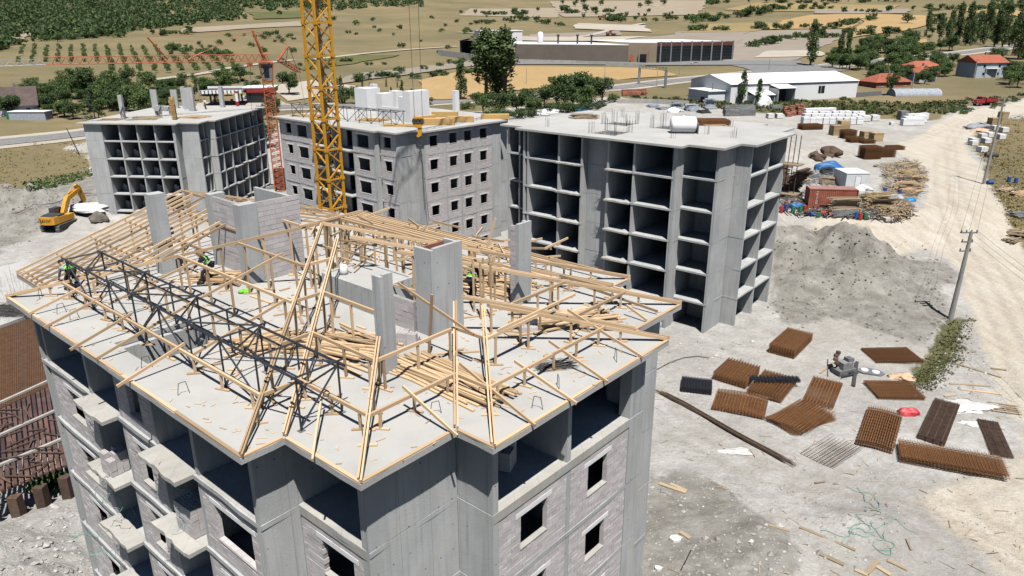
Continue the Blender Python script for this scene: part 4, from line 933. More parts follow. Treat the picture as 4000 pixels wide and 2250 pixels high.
for i in range(120):                                             # single boards and blocks lying about on the slab
    a, b = RS.uniform(1.5, 22), RS.uniform(2.2, 17.5)
    if inside_stub(a, b) or (8.5 < a < 11.7 and b < 4.2): continue
    t = RS.uniform(0, 3.14); L = RS.choice([.2, .25, .3, .5, .9, 1.6]); c = FN.w(a, b)
    o = link('offcut', unit_cube('timber'), None, Matrix.Translation((c[0], c[1], FN.z+0.032)) @ Matrix.Rotation(t, 4, 'Z') @ Matrix.Diagonal((L, .11, .055, 1)))
    tag(o, 'small pine offcut lying loose on the near roof slab', 'offcut', 'offcuts on the near slab')
def sheaf(fr, a, b, ang, n_, L, label, z=0.0, r=0.008, mat='rebar_dark', spread=.35):
    t = thing('rebar_bundle', label, 'rebar', (*fr.w(a, b), fr.z+z), R(fr.deg)+ang); m = MB()
    for i in range(n_):
        y = RS.normal(0, spread*.4); zz = abs(RS.normal(0, .06))+.012; an = RS.normal(0, .12); l = L*RS.uniform(.5, 1); o = RS.uniform(-.2, .2)
        m.tube((o-l/2, y-an*l/2, zz), (o+l/2, y+an*l/2, zz+RS.uniform(0, .1)), r, r, 4)
    stuff(m.obj('bar', mat, t)); return t
sheaf(FN, 22.7, 10.3, 0.9, 70, 1.5, 'messy bundle of cut tie wire on the near slab corner')
for k_, (a, b) in enumerate(((1.2, 1.0), (3.9, .9), (5.0, 1.0), (11.8, .9), (14.7, .8), (21.2, 3.0), (21.9, 5.3), (24.0, 12.2), (23.7, 9.2), (22.4, 6.9), (24.1, 7.6))):
    m = MB(); t_ = RS.uniform(0, 3); c, s_ = .18*math.cos(t_), .18*math.sin(t_)
    m.path([(-c, -s_, 0.002), (-c*.6, -s_*.6, .42), (c*.6, s_*.6, .44), (c, s_, 0.002)], 0.012, 5); o = m.obj('lifting_loop', 'rebar_dark'); o.location = (*FN.w(a, b), FN.z)
    tag(o, 'bent steel bar loop sticking out of the near roof slab', 'rebar', 'bar loops on the near slab')
# sawn lumber stacks on the middle block
def lumber_stack(fr, a, b, ang, nx, nz, L, label, w=.1, h=.1, z=0.0, mat='sawn_timber'):
    t = thing('lumber_stack', label, 'lumber', (*fr.w(a, b), fr.z+z), R(fr.deg)+ang, None)
    for i in range(nx):
        for j in range(nz):
            o = RS.uniform(-.06, .06); piece('beam', (-L/2+o, (i-(nx-1)/2)*w*1.04, h*(j*1.03+.5)+.004), (L/2+o, (i-(nx-1)/2)*w*1.04, h*(j*1.03+.5)+.004), w, h, mat, t)
    return t
lumber_stack(FB, 24.6, 9.4, 0.75, 10, 8, 3.9, 'tall neat stack of sawn beams by the slab edge under the crane hook'); lumber_stack(FB, 24.6, 13.2, .75, 10, 7, 3.4, 'neat stack of sawn beams in the middle of the row near the white stub')
lumber_stack(FB, 19.0, 15.6, .7, 10, 7, 3.6, 'neat stack of sawn beams behind the white stub'); lumber_stack(FB, 25.6, 18.8, .8, 10, 6, 3.8, 'low stack of sawn beams at the far corner of the slab'); lumber_stack(FB, 21.6, 9.6, 1.4, 8, 9, 3.0, 'stack of sawn beams set close behind the crane hook')
lumber_heap(FB, 21.6, 5.4, .6, 40, 4.5, 1.8, 'loose sawn beams beside the dark truss on the slab behind the crane', loose=.5, mat='sawn_timber'); lumber_heap(FB, 3.6, 3.6, .5, 40, 4.6, 2.0, 'beams lying behind the left end of the far dark truss', loose=.4, mat='sawn_timber'); lumber_heap(FB, 14.5, 6.6, .5, 40, 3.5, 2.4, 'scattered beams in front of the white plastered stubs', loose=1.2, mat='sawn_timber')
lumber_heap(FA, 8.0, 6.5, .3, 50, 4.0, 5.0, 'scattered shuttering boards around the timber boxed column', loose=1.8, mat='old_timber'); lumber_heap(FA, 15.6, 9.0, -.2, 44, 4.2, 4.0, 'shuttering boards and planks spread at the right of the far slab', loose=1.6, mat='timber'); lumber_heap(FA, 3.4, 4.4, .2, 26, 3.2, 3.0, 'shuttering planks around the single corner post', loose=1.6, mat='old_timber')
# white tank and things on the right slab
t = thing('water_tank', 'white cylindrical tank lying on its side on the bare concrete slab', 'tank', (*FC.w(15.6, 7.9), FC.z), R(FC.deg)+0.62)
m = MB(); prof = [(0.0, -1.32), (.55, -1.3), (.78, -1.15), (.82, -1.0), (.82, 1.0), (.78, 1.15), (.55, 1.3), (0.0, 1.32)]
for r_, x in prof: pass
vs = []; fs = []; n_ = 24
for r_, x in prof:
    for k in range(n_): an = 2*math.pi*k/n_; vs.append((x, max(r_, .001)*math.cos(an), .84+max(r_, .001)*math.sin(an)))
for j in range(len(prof)-1):
    for k in range(n_): fs.append((j*n_+k, (j+1)*n_+k, (j+1)*n_+(k+1) % n_, j*n_+(k+1) % n_))
m.add(vs, fs); m.obj('shell', 'plastic_white', t, True)
m = MB(); m.tube((0, 0, 1.64), (0, 0, 1.72), .2, .2, 14); m.obj('manhole', 'plastic_white', t)
m = MB(); m.box(1.36, 1.46, -.7, .7, 0.004, 1.05); m.obj('prop_board', 'mid_grey', t)
for s_ in (-.6, .6): m = MB(); m.box(s_-.1, s_+.1, -.4, .4, .004, .09); m.obj('chock', 'old_timber', t)
lumber_heap(FC, 15.2, 15.6, .7, 26, 2.8, 2.2, 'planks under the rusty mesh stack on the bare slab', loose=.6)
lumber_heap(FC, 1.0, 11.4, .6, 60, 2.8, 1.6, 'dark scrap timber pile with red uprights on the bare slab', loose=1.4, mat='old_timber')
def mesh_stack(loc, rz, lx, ly, n_, dz, label, mat='rust', sx=0.25, sy=0.22, r=0.0115, tilt=0.0, fan=0.0, wave=0.0, group=None, off=0.02):
    "stack of welded mesh sheets, every sheet a part"
    t = thing('rebar_mesh_stack', label, 'rebar mesh', loc, rz, group); m = MB()
    xs = np.arange(-lx/2, lx/2+.001, sx); ys = np.arange(-ly/2, ly/2+.001, sy)
    def wz(x, y): return wave*(1-(2*x/lx)**2)
    for y in ys:
        if wave:
            k = np.linspace(-lx/2-.08, lx/2+.08, 7)
            for u, v in zip(k[:-1], k[1:]): m.bar((u, y, wz(u, y)), (v, y, wz(v, y)), 2*r, 2*r)
        else: m.bar((-lx/2-.08, y, 0), (lx/2+.08, y, 0), 2*r, 2*r)
    for x in xs: m.bar((x, -ly/2-.08, 2*r+wz(x, 0)), (x, ly/2+.08, 2*r+wz(x, 0)), 2*r, 2*r)
    me = m.mesh('mesh_sheet', mat)
    for i in range(n_):
        o = link('mesh_sheet', me, t); o.location = (RS.uniform(-off, off), RS.uniform(-off, off), r+0.006+i*dz); o.rotation_euler = (0, 0, RS.uniform(-.008, .008)+fan*i/max(1, n_))
    if tilt: t.rotation_euler = (tilt, 0, rz)
    return t
mesh_stack((*FC.w(15.0, 16.0), FC.z+.12), R(FC.deg)+.65, 3.2, 2.6, 12, .035, 'rusty mesh sheets stacked on planks on the bare concrete slab')
# ------------------------------------------------------------------ tower cranes
def mast(parent, x, w, z0, z1, sec, r, mat, ladder=None, d=0.5):
    "lattice mast: legs, horizontals and diagonals, each bar a part of its section"
    h = w/2; C4 = [(-h, -h), (h, -h), (h, h), (-h, h)]
    for cx_, cy_ in C4: m = MB(); m.bar((cx_, cy_, z0), (cx_, cy_, z1), r*2, r*2); m.obj('leg', mat, parent)
    z = z0; k = 0
    while z < z1-0.1:
        zz = min(z+sec, z1)
        for i in range(4):
            p, q = C4[i], C4[(i+1) % 4]
            m = MB(); m.bar((*p, z), (*q, z), r*1.3, r*1.3); m.obj('horizontal', mat, parent)
            m = MB(); zm = (z+zz)/2
            m.bar((*p, z), (*q, zm), r*1.1, r*1.1); m.obj('diagonal', mat, parent)
            m = MB(); m.bar((*q, zm), (*p, zz), r*1.1, r*1.1); m.obj('diagonal', mat, parent)
        if sec > 1.2:
            m = MB()
            for cx_, cy_ in C4: m.box(cx_-r*1.5, cx_+r*1.5, cy_-r*1.5, cy_+r*1.5, z-.14, z+.14)
            stuff(m.obj('joint_sleeve', mat, parent))
        z = zz; k += 1
def jib(parent, p, q, w, h, sec, r, mat, nm='jib'):
    "triangular lattice boom from p to q (parent space)"
    p = np.array(p, float); q = np.array(q, float); L = np.linalg.norm(q-p); d = (q-p)/L; s = np.cross(d, [0, 0, 1]); s /= np.linalg.norm(s); n_ = int(L/sec); m = MB()
    for o in (-1, 1): m.tube(p+s*w/2*o, q+s*w/2*o, r, r, 5)
    m.tube(p+[0, 0, h], q+[0, 0, h], r, r, 5)
    for i in range(n_):
        a = p+d*sec*i; b = p+d*sec*(i+1); t_ = a+d*sec/2+[0, 0, h]
        for o in (-1, 1): m.tube(a+s*w/2*o, t_, r*.6, r*.6, 4); m.tube(t_, b+s*w/2*o, r*.6, r*.6, 4)
        m.tube(a-s*w/2, a+s*w/2, r*.5, r*.5, 4); m.tube(a-s*w/2, b+s*w/2, r*.5, r*.5, 4)
    return m.obj(nm, mat, parent)
# yellow crane standing between the near block and the one behind it
YX, YY = -16.15, 65.0; YZ = float(zt(YX, YY))
yc = thing('tower_crane', 'tall yellow lattice tower crane mast rising between the block buildings', 'crane', (YX, YY, YZ), R(-38))
mast(yc, 0, 1.55, 0.25, 47, 2.6, 0.095, 'yellow_paint')
m = MB(); m.box(-2.2, 2.2, -2.2, 2.2, -.4, .25); m.obj('foundation', 'old_concrete', yc)
for k in range(15):
    z = 1.8+k*3.0; m = MB(); m.box(-.65, .2, -.65, .65, z, z+.05); m.obj('ladder_platform', 'mid_grey', yc)
    m = MB()
    for o in (.3, .62): m.tube((.55, o-.45, z), (.1, o-.45, z+3), .022, .022, 5)
    for j in range(9): m.tube((.55-.045*j-.02, -.15, z+.3*j+.15), (.55-.045*j-.02, .17, z+.3*j+.15), .014, .014, 4)
    for o in range(4): m.tube((-.5+.3*o, -.6, z+.05), (-.5+.3*o, -.6, z+1.0), .016, .016, 4)
    m.tube((-.6, -.6, z+1.0), (.45, -.6, z+1.0), .018, .018, 4); m.obj('ladder', 'steel_grey', yc)
m = MB(); m.box(-1.2, 1.2, -1.2, 1.2, 47, 48); m.box(1.2, 2.6, -.9, .7, 45.8, 47.8); m.obj('slewing_unit', 'yellow_paint', yc)
# hook: hangs from the jib out of the frame
hp = None
dH = 76.0; r_ = ray(1632, 440); hp = np.array([0, 0, CAMZ])+r_*dH/r_[1]
HX, HY, HZ = hp
v = Vector((HX-YX, HY-YY, 0)).normalized(); L_ = math.hypot(HX-YX, HY-YY)
inv = Matrix.Rotation(-R(-38), 3, 'Z'); vl = inv @ v
jib(yc, (vl.x*1.0, vl.y*1.0, 48), (vl.x*40, vl.y*40, 48), 1.2, 1.4, 1.6, .06, 'yellow_paint'); jib(yc, (-vl.x*1.0, -vl.y*1.0, 48), (-vl.x*12, -vl.y*12, 48), 1.2, .9, 1.5, .06, 'yellow_paint', 'counter_jib')
m = MB(); m.box(-vl.x*11-.9, -vl.x*11+.9, -vl.y*11-.9, -vl.y*11+.9, 45.6, 47.8); m.obj('counterweight', 'old_concrete', yc)
hk = thing('crane_hook', 'yellow crane hook block with chains hanging in front of the grey block building', 'hook', (HX, HY, HZ-1.0))
m = MB(); pf = [(-.62, .15), (-.5, .5), (-.3, .58), (.32, .58), (.55, .45), (.66, .1), (.5, -.25), (.2, -.5), (-.25, -.5), (-.5, -.2)]
m.extrude(pf, -.22, .22); m.obj('sheave_block', 'yellow_paint', hk)
m = MB(); m.extrude([(-.1, -.45), (.35, -.5), (.3, -1.25), (.0, -1.45), (-.25, -1.35), (-.05, -1.0)], -.14, .14); m.obj('swivel', 'yellow_paint', hk)
for s_ in (-.4, 0, .4): m = MB(); m.lathe([(.24, 0), (.24, .06)], (0, 0, 0), 14); o = m.obj('sheave', 'dark_grey', hk); o.rotation_euler = (R(90), 0, 0); o.location = (s_*.9, -.235, .22)
m = MB(); m.path([(.1, 0, -1.4), (.12, 0, -1.8), (.3, 0, -2.0), (.25, 0, -2.3), (0, 0, -2.35), (-.15, 0, -2.1)], .06, 7); m.obj('hook', 'dark_grey', hk)
m = MB()
for k in range(26): a_ = RS.uniform(0, 6.3); q = .18+.1*RS.rand(); m.tube((.1+.2*math.cos(a_)*q, .2*math.sin(a_)*q, -2.3-k*.07), (.1+.9*math.cos(a_+1)*q, .9*math.sin(a_+1)*q, -2.4-k*.07), .035, .035, 5)
for dx, L2 in ((.12, 6.5), (.32, 8.2), (.55, 7.6), (.2, 7.0)): m.tube((.15, 0, -2.5), (.15+dx, RS.uniform(-.3, .3), -2.5-L2), .022, .022, 5)
m.obj('sling_chain', 'rebar_dark', hk)
m = MB()
for dx in (-.35, .45): m.tube((dx, 0, .5), (dx*1.3, 0, YZ+48-(HZ-1.0)), .022, .022, 5)
m.obj('hoist_rope', 'wire', hk)
# orange-red crane far left
rb = np.array([-45.6, 143.0]); rz0 = float(zt(*rb))
rc = thing('tower_crane', 'orange red tower crane with a long lattice jib and a grey cab', 'crane', (*rb, rz0), R(20))
RT = 22.2-rz0
mast(rc, 0, 1.75, 0.2, RT-3.4, 1.15, .075, 'orange_paint'); m = MB(); m.box(-2, 2, -2, 2, -.6, .2); m.obj('foundation', 'old_concrete', rc)
m = MB(); m.box(-.95, .95, -.95, .95, RT-3.4, RT-.6); m.obj('tower_head', 'mid_grey', rc)
m = MB(); m.box(-.55, .35, -1.02, -.96, RT-3.0, RT-1.0); m.obj('cab_window', 'glass_dark', rc)
m = MB(); m.box(-1.3, 1.3, -1.3, 1.3, RT-.6, RT-.35); 
for sx in (-1, 1):
    for sy in (-1, 1): m.bar((sx*.9, sy*.9, RT-3.4), (sx*1.2, sy*1.2, RT-.5), .18, .18)
m.obj('slewing_ring', 'orange_paint', rc)
c20, s20 = math.cos(-R(20)), math.sin(-R(20))
def L2R(x, y, z): dx, dy = x-rb[0], y-rb[1]; return np.array([dx*c20-dy*s20, dx*s20+dy*c20, z-rz0])
def at(px, py, y): r_ = ray(px, py); t_ = y/r_[1]; return r_[0]*t_, r_[1]*t_, CAMZ+r_[2]*t_
e1 = at(175, 252, 119); e0 = at(1055, 236, 142.5); e2 = at(-260, 268, 110)
jib(rc, L2R(*e0), L2R(*e1), 1.1, 1.1, 1.3, .065, 'orange_paint'); jib(rc, L2R(*e1), L2R(*e2), .9, .8, 1.3, .04, 'insul_blue', 'jib_tip')
def rbar(nm, p, q, r=.1, mat='orange_paint'): m = MB(); m.tube(L2R(*p), L2R(*q), r, r, 6); m.obj(nm, mat, rc)
pk = at(985, 118, 141.5); base = at(1040, 238, 142.4)
rbar('tower_peak', base, pk, .2); rbar('tower_peak', at(1030, 236, 142.9), pk, .16)
cj = at(1127, 178, 145); rbar('counter_mast', at(1085, 236, 143), cj, .2); rbar('counter_mast', at(1080, 236, 143.6), cj, .16); rbar('pendant', pk, cj, .045); rbar('pendant', cj, at(1165, 283, 150), .06); rbar('pendant', cj, at(1116, 245, 145.5), .05); rbar('pendant', pk, at(575, 145, 129), .03)
rbar('stay_post', at(655, 232, 131.5), at(575, 145, 129), .13); rbar('stay_post', at(735, 234, 133.5), at(790, 205, 135), .13); rbar('pendant', at(790, 205, 135), at(985, 120, 141), .05)
jib(rc, L2R(*at(1090, 238, 143.4)), L2R(*at(1168, 284, 150.5)), .9, .9, 1.1, .07, 'orange_paint', 'counter_jib')
m = MB(); q = L2R(*at(975, 246, 140.5)); m.box(q[0]-.5, q[0]+.5, q[1]-.4, q[1]+.4, q[2]-.6, q[2]+.1); m.obj('trolley', 'orange_paint', rc)
rbar('hoist_rope', at(977, 248, 140.5), at(984, 430, 140.5), .03, 'wire')
h_ = at(985, 440, 140.5); m = MB(); q = L2R(*h_); m.box(q[0]-.25, q[0]+.25, q[1]-.15, q[1]+.15, q[2]-.5, q[2]+.2); m.tube(q-[0, 0, .5], q-[0, 0, 4.5], .05, .05, 5); m.obj('hook_block', 'dark_grey', rc)
rbar('guy_rope', at(1168, 284, 150.5), at(1190, 400, 150.5), .03, 'wire')
# ------------------------------------------------------------------ people
def skinmesh(nm, pts, edges, rad, mat, parent, root=0, sub=2):
    me = bpy.data.meshes.new(nm); me.from_pydata([tuple(map(float, p)) for p in pts], edges, []); me.materials.append(MATS[mat])
    o = bpy.data.objects.new(nm, me); COL.objects.link(o); o.parent = parent
    md = o.modifiers.new('skin', 'SKIN'); md.use_smooth_shade = True
    for i, r_ in enumerate(rad):
        sv = me.skin_vertices[0].data[i]; sv.radius = (r_, r_) if not isinstance(r_, tuple) else r_; sv.use_root = (i == root)
    s_ = o.modifiers.new('sub', 'SUBSURF'); s_.levels = sub; s_.render_levels = sub
    return o
def person(label, loc, rz, lean=0.3, hip=0.92, feet=((0.05, .13), (-.1, -.13)), hands=((.35, .25, .9), (.35, -.25, .9)), vest=True, shirt='grey_cloth', trousers='navy_cloth', turn=0.0, headtilt=0.0):
    "standing or bending figure facing +x; hands are targets"
    t = thing('person', label, 'person', loc, rz)
    pel = np.array([-.08*(lean > .5)*2, 0, hip]); d = np.array([math.sin(lean), 0, math.cos(lean)])
    wst = pel+d*.16; che = pel+d*.38; nek = pel+d*.53; h1 = np.array([math.sin(lean*.7+headtilt), 0, math.cos(lean*.7+headtilt)]); hd0 = nek+h1*.12; hd1 = nek+h1*.24; hd2 = nek+h1*.30
    sh = [che+d*.09+np.array([0, s_*.18, 0]) for s_ in (1, -1)]
    P = [pel, wst, che, nek, hd0, hd1, hd2]; E = [(0, 1), (1, 2), (2, 3), (3, 4), (4, 5), (5, 6)]; Rd = [.13, .125, .15, .06, .085, .095, .06]
    def limb(a, b, bend, L1, L2):
        v = b-a; D = min(np.linalg.norm(v), (L1+L2)*.99); v = v/np.linalg.norm(v); b = a+v*D; x = (L1*L1-L2*L2+D*D)/(2*D); h_ = math.sqrt(max(0, L1*L1-x*x)); bd = np.array(bend, float); bd -= v*(bd@v); bd /= np.linalg.norm(bd)
        return a+v*x+bd*h_, b
    arms = []; legs = []
    for k, s_ in enumerate((1, -1)):
        el, ha = limb(sh[k], np.array(hands[k], float), (-.6, s_*.6, -.5), .29, .27); arms.append((sh[k], el, ha))
        hp = pel+np.array([0, s_*.1, -.03]); kn, an = limb(hp, np.array([feet[k][0], feet[k][1], .09]), (1, 0, 0), .44, .44); legs.append((hp, kn, an))
    for (a, b_, c) in arms:
        i = len(P); P += [a, b_, c, c+(c-b_)/np.linalg.norm(c-b_)*.09]; E += [(2, i), (i, i+1), (i+1, i+2), (i+2, i+3)]; Rd += [.07, .045, .034, .03]
    for (a, b_, c) in legs:
        i = len(P); P += [a, b_, c, np.array([c[0], c[1], .045]), np.array([c[0]+.17, c[1], .04])]; E += [(0, i), (i, i+1), (i+1, i+2), (i+2, i+3), (i+3, i+4)]; Rd += [.085, .06, .045, .05, .04]
    t.scale = (1.1,)*3
    skinmesh('body', P, E, Rd, 'skin', t)
    for (a, b_, c) in arms:                                      # five fingers closing downwards
        d_ = (c-b_)/np.linalg.norm(c-b_); sd = np.cross(d_, [0, 0, 1]); sd /= np.linalg.norm(sd)+1e-9
        for f in range(5):
            o_ = (f-1.5)*.02 if f < 4 else -.045; L_ = (.05, .058, .055, .045, .035)[f]; p0 = c+d_*.10+sd*o_ if f < 4 else c+d_*.04+sd*o_; m = MB(); m.tube(p0, p0+d_*L_*.6+np.array([0, 0, -.008]), .009, .008, 5); m.tube(p0+d_*L_*.6+np.array([0, 0, -.008]), p0+d_*L_+np.array([0, 0, -.03]), .008, .006, 5); m.obj('finger', 'skin', t)
    i = 0; Pt = [pel+d*.06]; Et = []; Rt = [.15]
    for (a, b_, c) in legs: k = len(Pt); Pt += [a, b_, c+np.array([0, 0, .02])]; Et += [(0, k), (k, k+1), (k+1, k+2)]; Rt += [.105, .082, .07]
    skinmesh('trousers', Pt, Et, Rt, trousers, t)
    Ps = [wst, che]; Es = [(0, 1)]; Rs = [.155, .17]
    for (a, b_, c) in arms: k = len(Ps); Ps += [a, b_, b_+(c-b_)*.85]; Es += [(1, k), (k, k+1), (k+1, k+2)]; Rs += [.09, .06, .048]
    skinmesh('shirt', Ps, Es, Rs, shirt, t, 0)
    for (a, b_, c) in legs: m = MB(); m.box(c[0]-.09, c[0]+.2, c[1]-.055, c[1]+.055, 0.004, .1); m.obj('boot', 'hair', t)
    if vest:
        skinmesh('vest', [pel+d*.05, wst, che, che+d*.1], [(0, 1), (1, 2), (2, 3)], [(.185, .16), (.19, .165), (.205, .185), (.17, .14)], 'vest_green', t)
        for q in (wst-d*.01, wst+d*.16): m = MB(); m.tube(q-d*.022, q+d*.022, .205, .205, 14, False); o = m.obj('reflective_band', 'vest_band', t)
    m = MB(); vs = []; n_ = 10
    prof = [(.098, -.02), (.108, .03), (.09, .08), (.045, .112), (.004, .12)]
    m.lathe(prof, (0, 0, 0), n_); o = m.obj('hair', 'hair', t, True); o.location = tuple(hd1-h1*.01-np.array([.015, 0, 0])); o.rotation_euler = (0, lean*.7+headtilt-.25, 0)
    f = hd1+np.cross(h1, [0, -1, 0])*0; fx = np.array([h1[2], 0, -h1[0]])
    m = MB(); m.tube(hd1+fx*.085-h1*.03, hd1+fx*.12-h1*.05, .016, .018, 6); m.obj('nose', 'skin', t)
    for s_ in (1, -1): m = MB(); m.lathe([(.004, -.012), (.014, 0), (.004, .012)], tuple(hd1+fx*.086+h1*.012+np.array([0, s_*.034, 0])), 6); m.obj('eye', 'hair', t); m = MB(); m.lathe([(.006, -.03), (.02, 0), (.006, .03)], tuple(hd1-h1*.01+np.array([0, s_*.098, 0])), 6); m.obj('ear', 'skin', t)
    m = MB(); m.box(-.004, .004, -.025, .025, -.006, .006); o = m.obj('mouth', 'hair', t); o.location = tuple(hd1+fx*.09-h1*.075); o.rotation_euler = (0, lean*.7, 0)
    return t
def onN(a, b, z=0.004): return (*FN.w(a, b), FN.z+z)
person('worker in green vest and grey sleeves bending low over the eave rafters', onN(1.15, 2.35), R(150), lean=1.35, hip=.86, feet=((.1, .16), (-.15, -.16)), hands=((.62, .16, .42), (.5, -.2, .36)))
person('worker in green vest crouching forward beside the pink block wall', onN(4.9, 6.9), R(200), lean=.75, hip=.80, feet=((.28, .15), (-.22, -.15)), hands=((.55, .2, .7), (.5, -.18, .75)), shirt='navy_cloth')
person('worker in green vest seen from behind next to the tall concrete shaft', onN(15.9, 13.1), R(60), lean=.5, hip=.86, feet=((.15, .14), (-.12, -.14)), hands=((.5, .2, .75), (.45, -.2, .8)), shirt='navy_cloth')
person('person in white shirt standing on the slab of the far bare block', (*FA.w(11.6, 21.0), FA.z+.004), R(250), lean=.08, hip=.92, vest=False, shirt='plastic_white', hands=((.2, .3, .85), (.15, -.3, .85)))
person('person in white shirt stooping by the low box on the far bare block', (*FA.w(6.6, 13.6), FA.z+.004), R(300), lean=.6, hip=.9, vest=False, shirt='plastic_white', hands=((.45, .2, .7), (.45, -.2, .7)))
m = MB()
for k in range(9): p = RS.normal(0, .13, 3); m.lathe([(.02, 0), (.16, .03), (.12, .12), (.02, .18)], (p[0]*.9, p[1]*.8, 0.004), 7)
o = m.obj('safety_vest', 'vest_green', None, True); o.location = onN(7.5, 8.25-.9, 0); tag(o, 'crumpled bright green safety vest lying on the slab', 'vest')
m = MB(); m.lathe([(.16, 0), (.2, .1), (.19, .35), (.12, .42)], (0, 0, 0), 9); o = m.obj('cement_bag', 'aac_block', None, True); o.location = onN(11.3, 9.9, 1.06); tag(o, 'white and green sack standing on the low concrete box', 'sack')

# ------------------------------------------------------------------ hollow block stacks in and on the near block
_hb = MB(); L_, W_, H_ = .38, .24, .235
_hb.box(-L_/2, L_/2, -W_/2, W_/2, 0, H_*.86)
for i in range(4): x = -L_/2+i*L_/3; _hb.box(max(-L_/2, x-.014), min(L_/2, x+.014), -W_/2, W_/2, H_*.86, H_)
for y in (-W_/2+.014, 0, W_/2-.014): _hb.box(-L_/2+.015, L_/2-.015, y-.014, y+.014, H_*.86, H_-.002)
HB = _hb.mesh('hollow_block', 'block')
def block_stack(a, b, z, nx, ny, nz, label, rz=0.0, drop=0):
    t = thing('block_stack', label, 'block stack', (*FN.w(a, b), z), R(FN.deg)+rz)
    for k in range(nz):
        for i in range(nx):
            for j in range(ny):
                if k == nz-1 and RS.rand() < drop: continue
                o = link('hollow_block', HB, t); o.location = ((i-(nx-1)/2)*.39+RS.uniform(-.008, .008), (j-(ny-1)/2)*.25+RS.uniform(-.008, .008), .003+k*.238)
    return t
block_stack(7.6, .55, N.fl(2)+.03, 2, 3, 4, 'small stack of hollow blocks on a narrow balcony slab', .1, .3)
block_stack(13.6, 1.0, N.fl(2)+.03, 3, 4, 5, 'tall stack of hollow blocks on the balcony below the open storey', .05)
block_stack(13.4, 2.2, N.fl(1)+.02, 3, 4, 5, 'stack of hollow blocks in the shaded top storey behind the balcony'); block_stack(17.2, 3.2, N.fl(1)+.02, 3, 4, 8, 'tall shaded stack of hollow blocks under the slab corner'); block_stack(21.2, 4.2, N.fl(1)+.02, 2, 2, 6, 'shaded column of hollow blocks in the corner room')
block_stack(22.2, 7.8, N.fl(1)+.02, 3, 3, 4, 'stepped stack of hollow blocks inside the open end room', 0.4, .5); block_stack(21.4, 8.6, N.fl(1)+.02, 2, 2, 6, 'narrow stack of hollow blocks against the inner wall of the end room')
block_stack(17.2, 8.35, FN.z, 2, 2, 2, 'few hollow blocks dumped at the foot of the concrete shaft', .5, .5); block_stack(19.9, 12.2, FN.z, 2, 2, 2, 'few broken blocks near the crossed boards on the slab', .9, .6)
block_stack(9.6, 3.3, N.fl(1)+.02, 1, 2, 1, 'single hollow blocks at the bottom of the slab opening', .3)
for k_, (t0, k, s_) in enumerate(((6.3, 2, 1), (12.4, 2, 2), (12.6, 3, 2), (6.5, 3, 1))):    # green binding wire tangles on balconies
    m = MB()
    for i in range(5):
        p = np.array([*FN.w(t0+RS.uniform(0, 1.6), .1), N.fl(k)+.1]) if i == 0 else pts[-1]; pts = [p]
        for j in range(9): p = p+np.array([RS.normal(0, .22), RS.normal(0, .12), RS.normal(-.02, .2)]); pts.append(p.copy())
        m.path(pts, .009, 4)
    o = m.obj('binding_wire', 'green_wire'); tag(o, ('tangle of green wire over the balcony with the small block stack', 'tangle of green wire over the balcony with the tall block stack', 'tangle of green wire hanging below the tall block stack', 'tangle of green wire on the balcony under the small block stack')[k_], 'wire')

# ------------------------------------------------------------------ lettering
def text(body, size, mat, parent, M, name='lettering', ext=.004):
    cu = bpy.data.curves.new('lettering', 'FONT'); cu.body = body; cu.size = size; cu.extrude = ext; cu.align_x = 'CENTER'; cu.align_y = 'CENTER'
    o = bpy.data.objects.new('tmp', cu); COL.objects.link(o); bpy.context.view_layer.update(); me = bpy.data.meshes.new_from_object(o); bpy.data.objects.remove(o); me.materials.append(MATS[mat]); me.name = 'lettering'
    return link(name, me, parent, M)
# ------------------------------------------------------------------ excavator
eb = G(236, 890)
ex = thing('excavator', 'yellow crawler excavator with raised boom working beside the bare left block', 'excavator', eb, R(84)); ex.scale = (1.12,)*3
def xb(nm, mat, par=ex): 
    m = MB(); return m
for s_ in (-1, 1):
    m = MB(); pf = [(-2.0, .15), (-1.75, .02), (1.75, .02), (2.1, .25), (2.15, .6), (1.85, .92), (-1.85, .92), (-2.15, .6)]
    m.extrude(pf, s_*1.2-.3, s_*1.2+.3); tr_ = m.obj('track', 'dark_grey', ex)
    m = MB()
    for x in np.arange(-1.9, 1.95, .2): m.box(x-.08, x+.08, s_*1.2-.32, s_*1.2+.32, .92, .97); m.box(x-.08, x+.08, s_*1.2-.32, s_*1.2+.32, -.01, .03)
    for j, zz in enumerate(np.linspace(.15, .8, 4)): m.box(2.1, 2.2, s_*1.2-.32, s_*1.2+.32, zz-.06, zz+.06); m.box(-2.2, -2.1, s_*1.2-.32, s_*1.2+.32, zz-.06, zz+.06)
    stuff(m.obj('track_shoe', 'steel_grey', tr_))
    for x in (-1.3, -.6, .1, .8, 1.4): m = MB(); m.tube((x, s_*1.5, .35), (x, s_*1.53, .35), .16, .16, 10); m.obj('roller', 'rubber', tr_)
m = MB(); m.box(-1.0, 1.0, -.9, .9, .45, .95); m.lathe([(.75, .95), (.75, 1.12)], (0, 0, 0), 16); m.obj('undercarriage', 'dark_grey', ex)
m = MB(); m.prism([(-2.45, -1.2), (-2.75, -.7), (-2.8, 0), (-2.75, .7), (-2.45, 1.2), (-1.6, 1.35), (-1.6, -1.35)], 1.12, 2.2); m.obj('counterweight', 'digger_yellow', ex)
m = MB(); m.box(-1.6, .2, -1.35, 1.35, 1.12, 2.05); m.box(.2, 1.7, -1.35, -.4, 1.12, 1.95); m.obj('house', 'digger_yellow', ex)
m = MB(); m.box(-1.55, -.1, -1.2, 1.2, 2.05, 2.3); m.box(-2.3, -1.6, -1.0, 1.0, 2.2, 2.27); m.obj('engine_hood', 'dark_grey', ex)
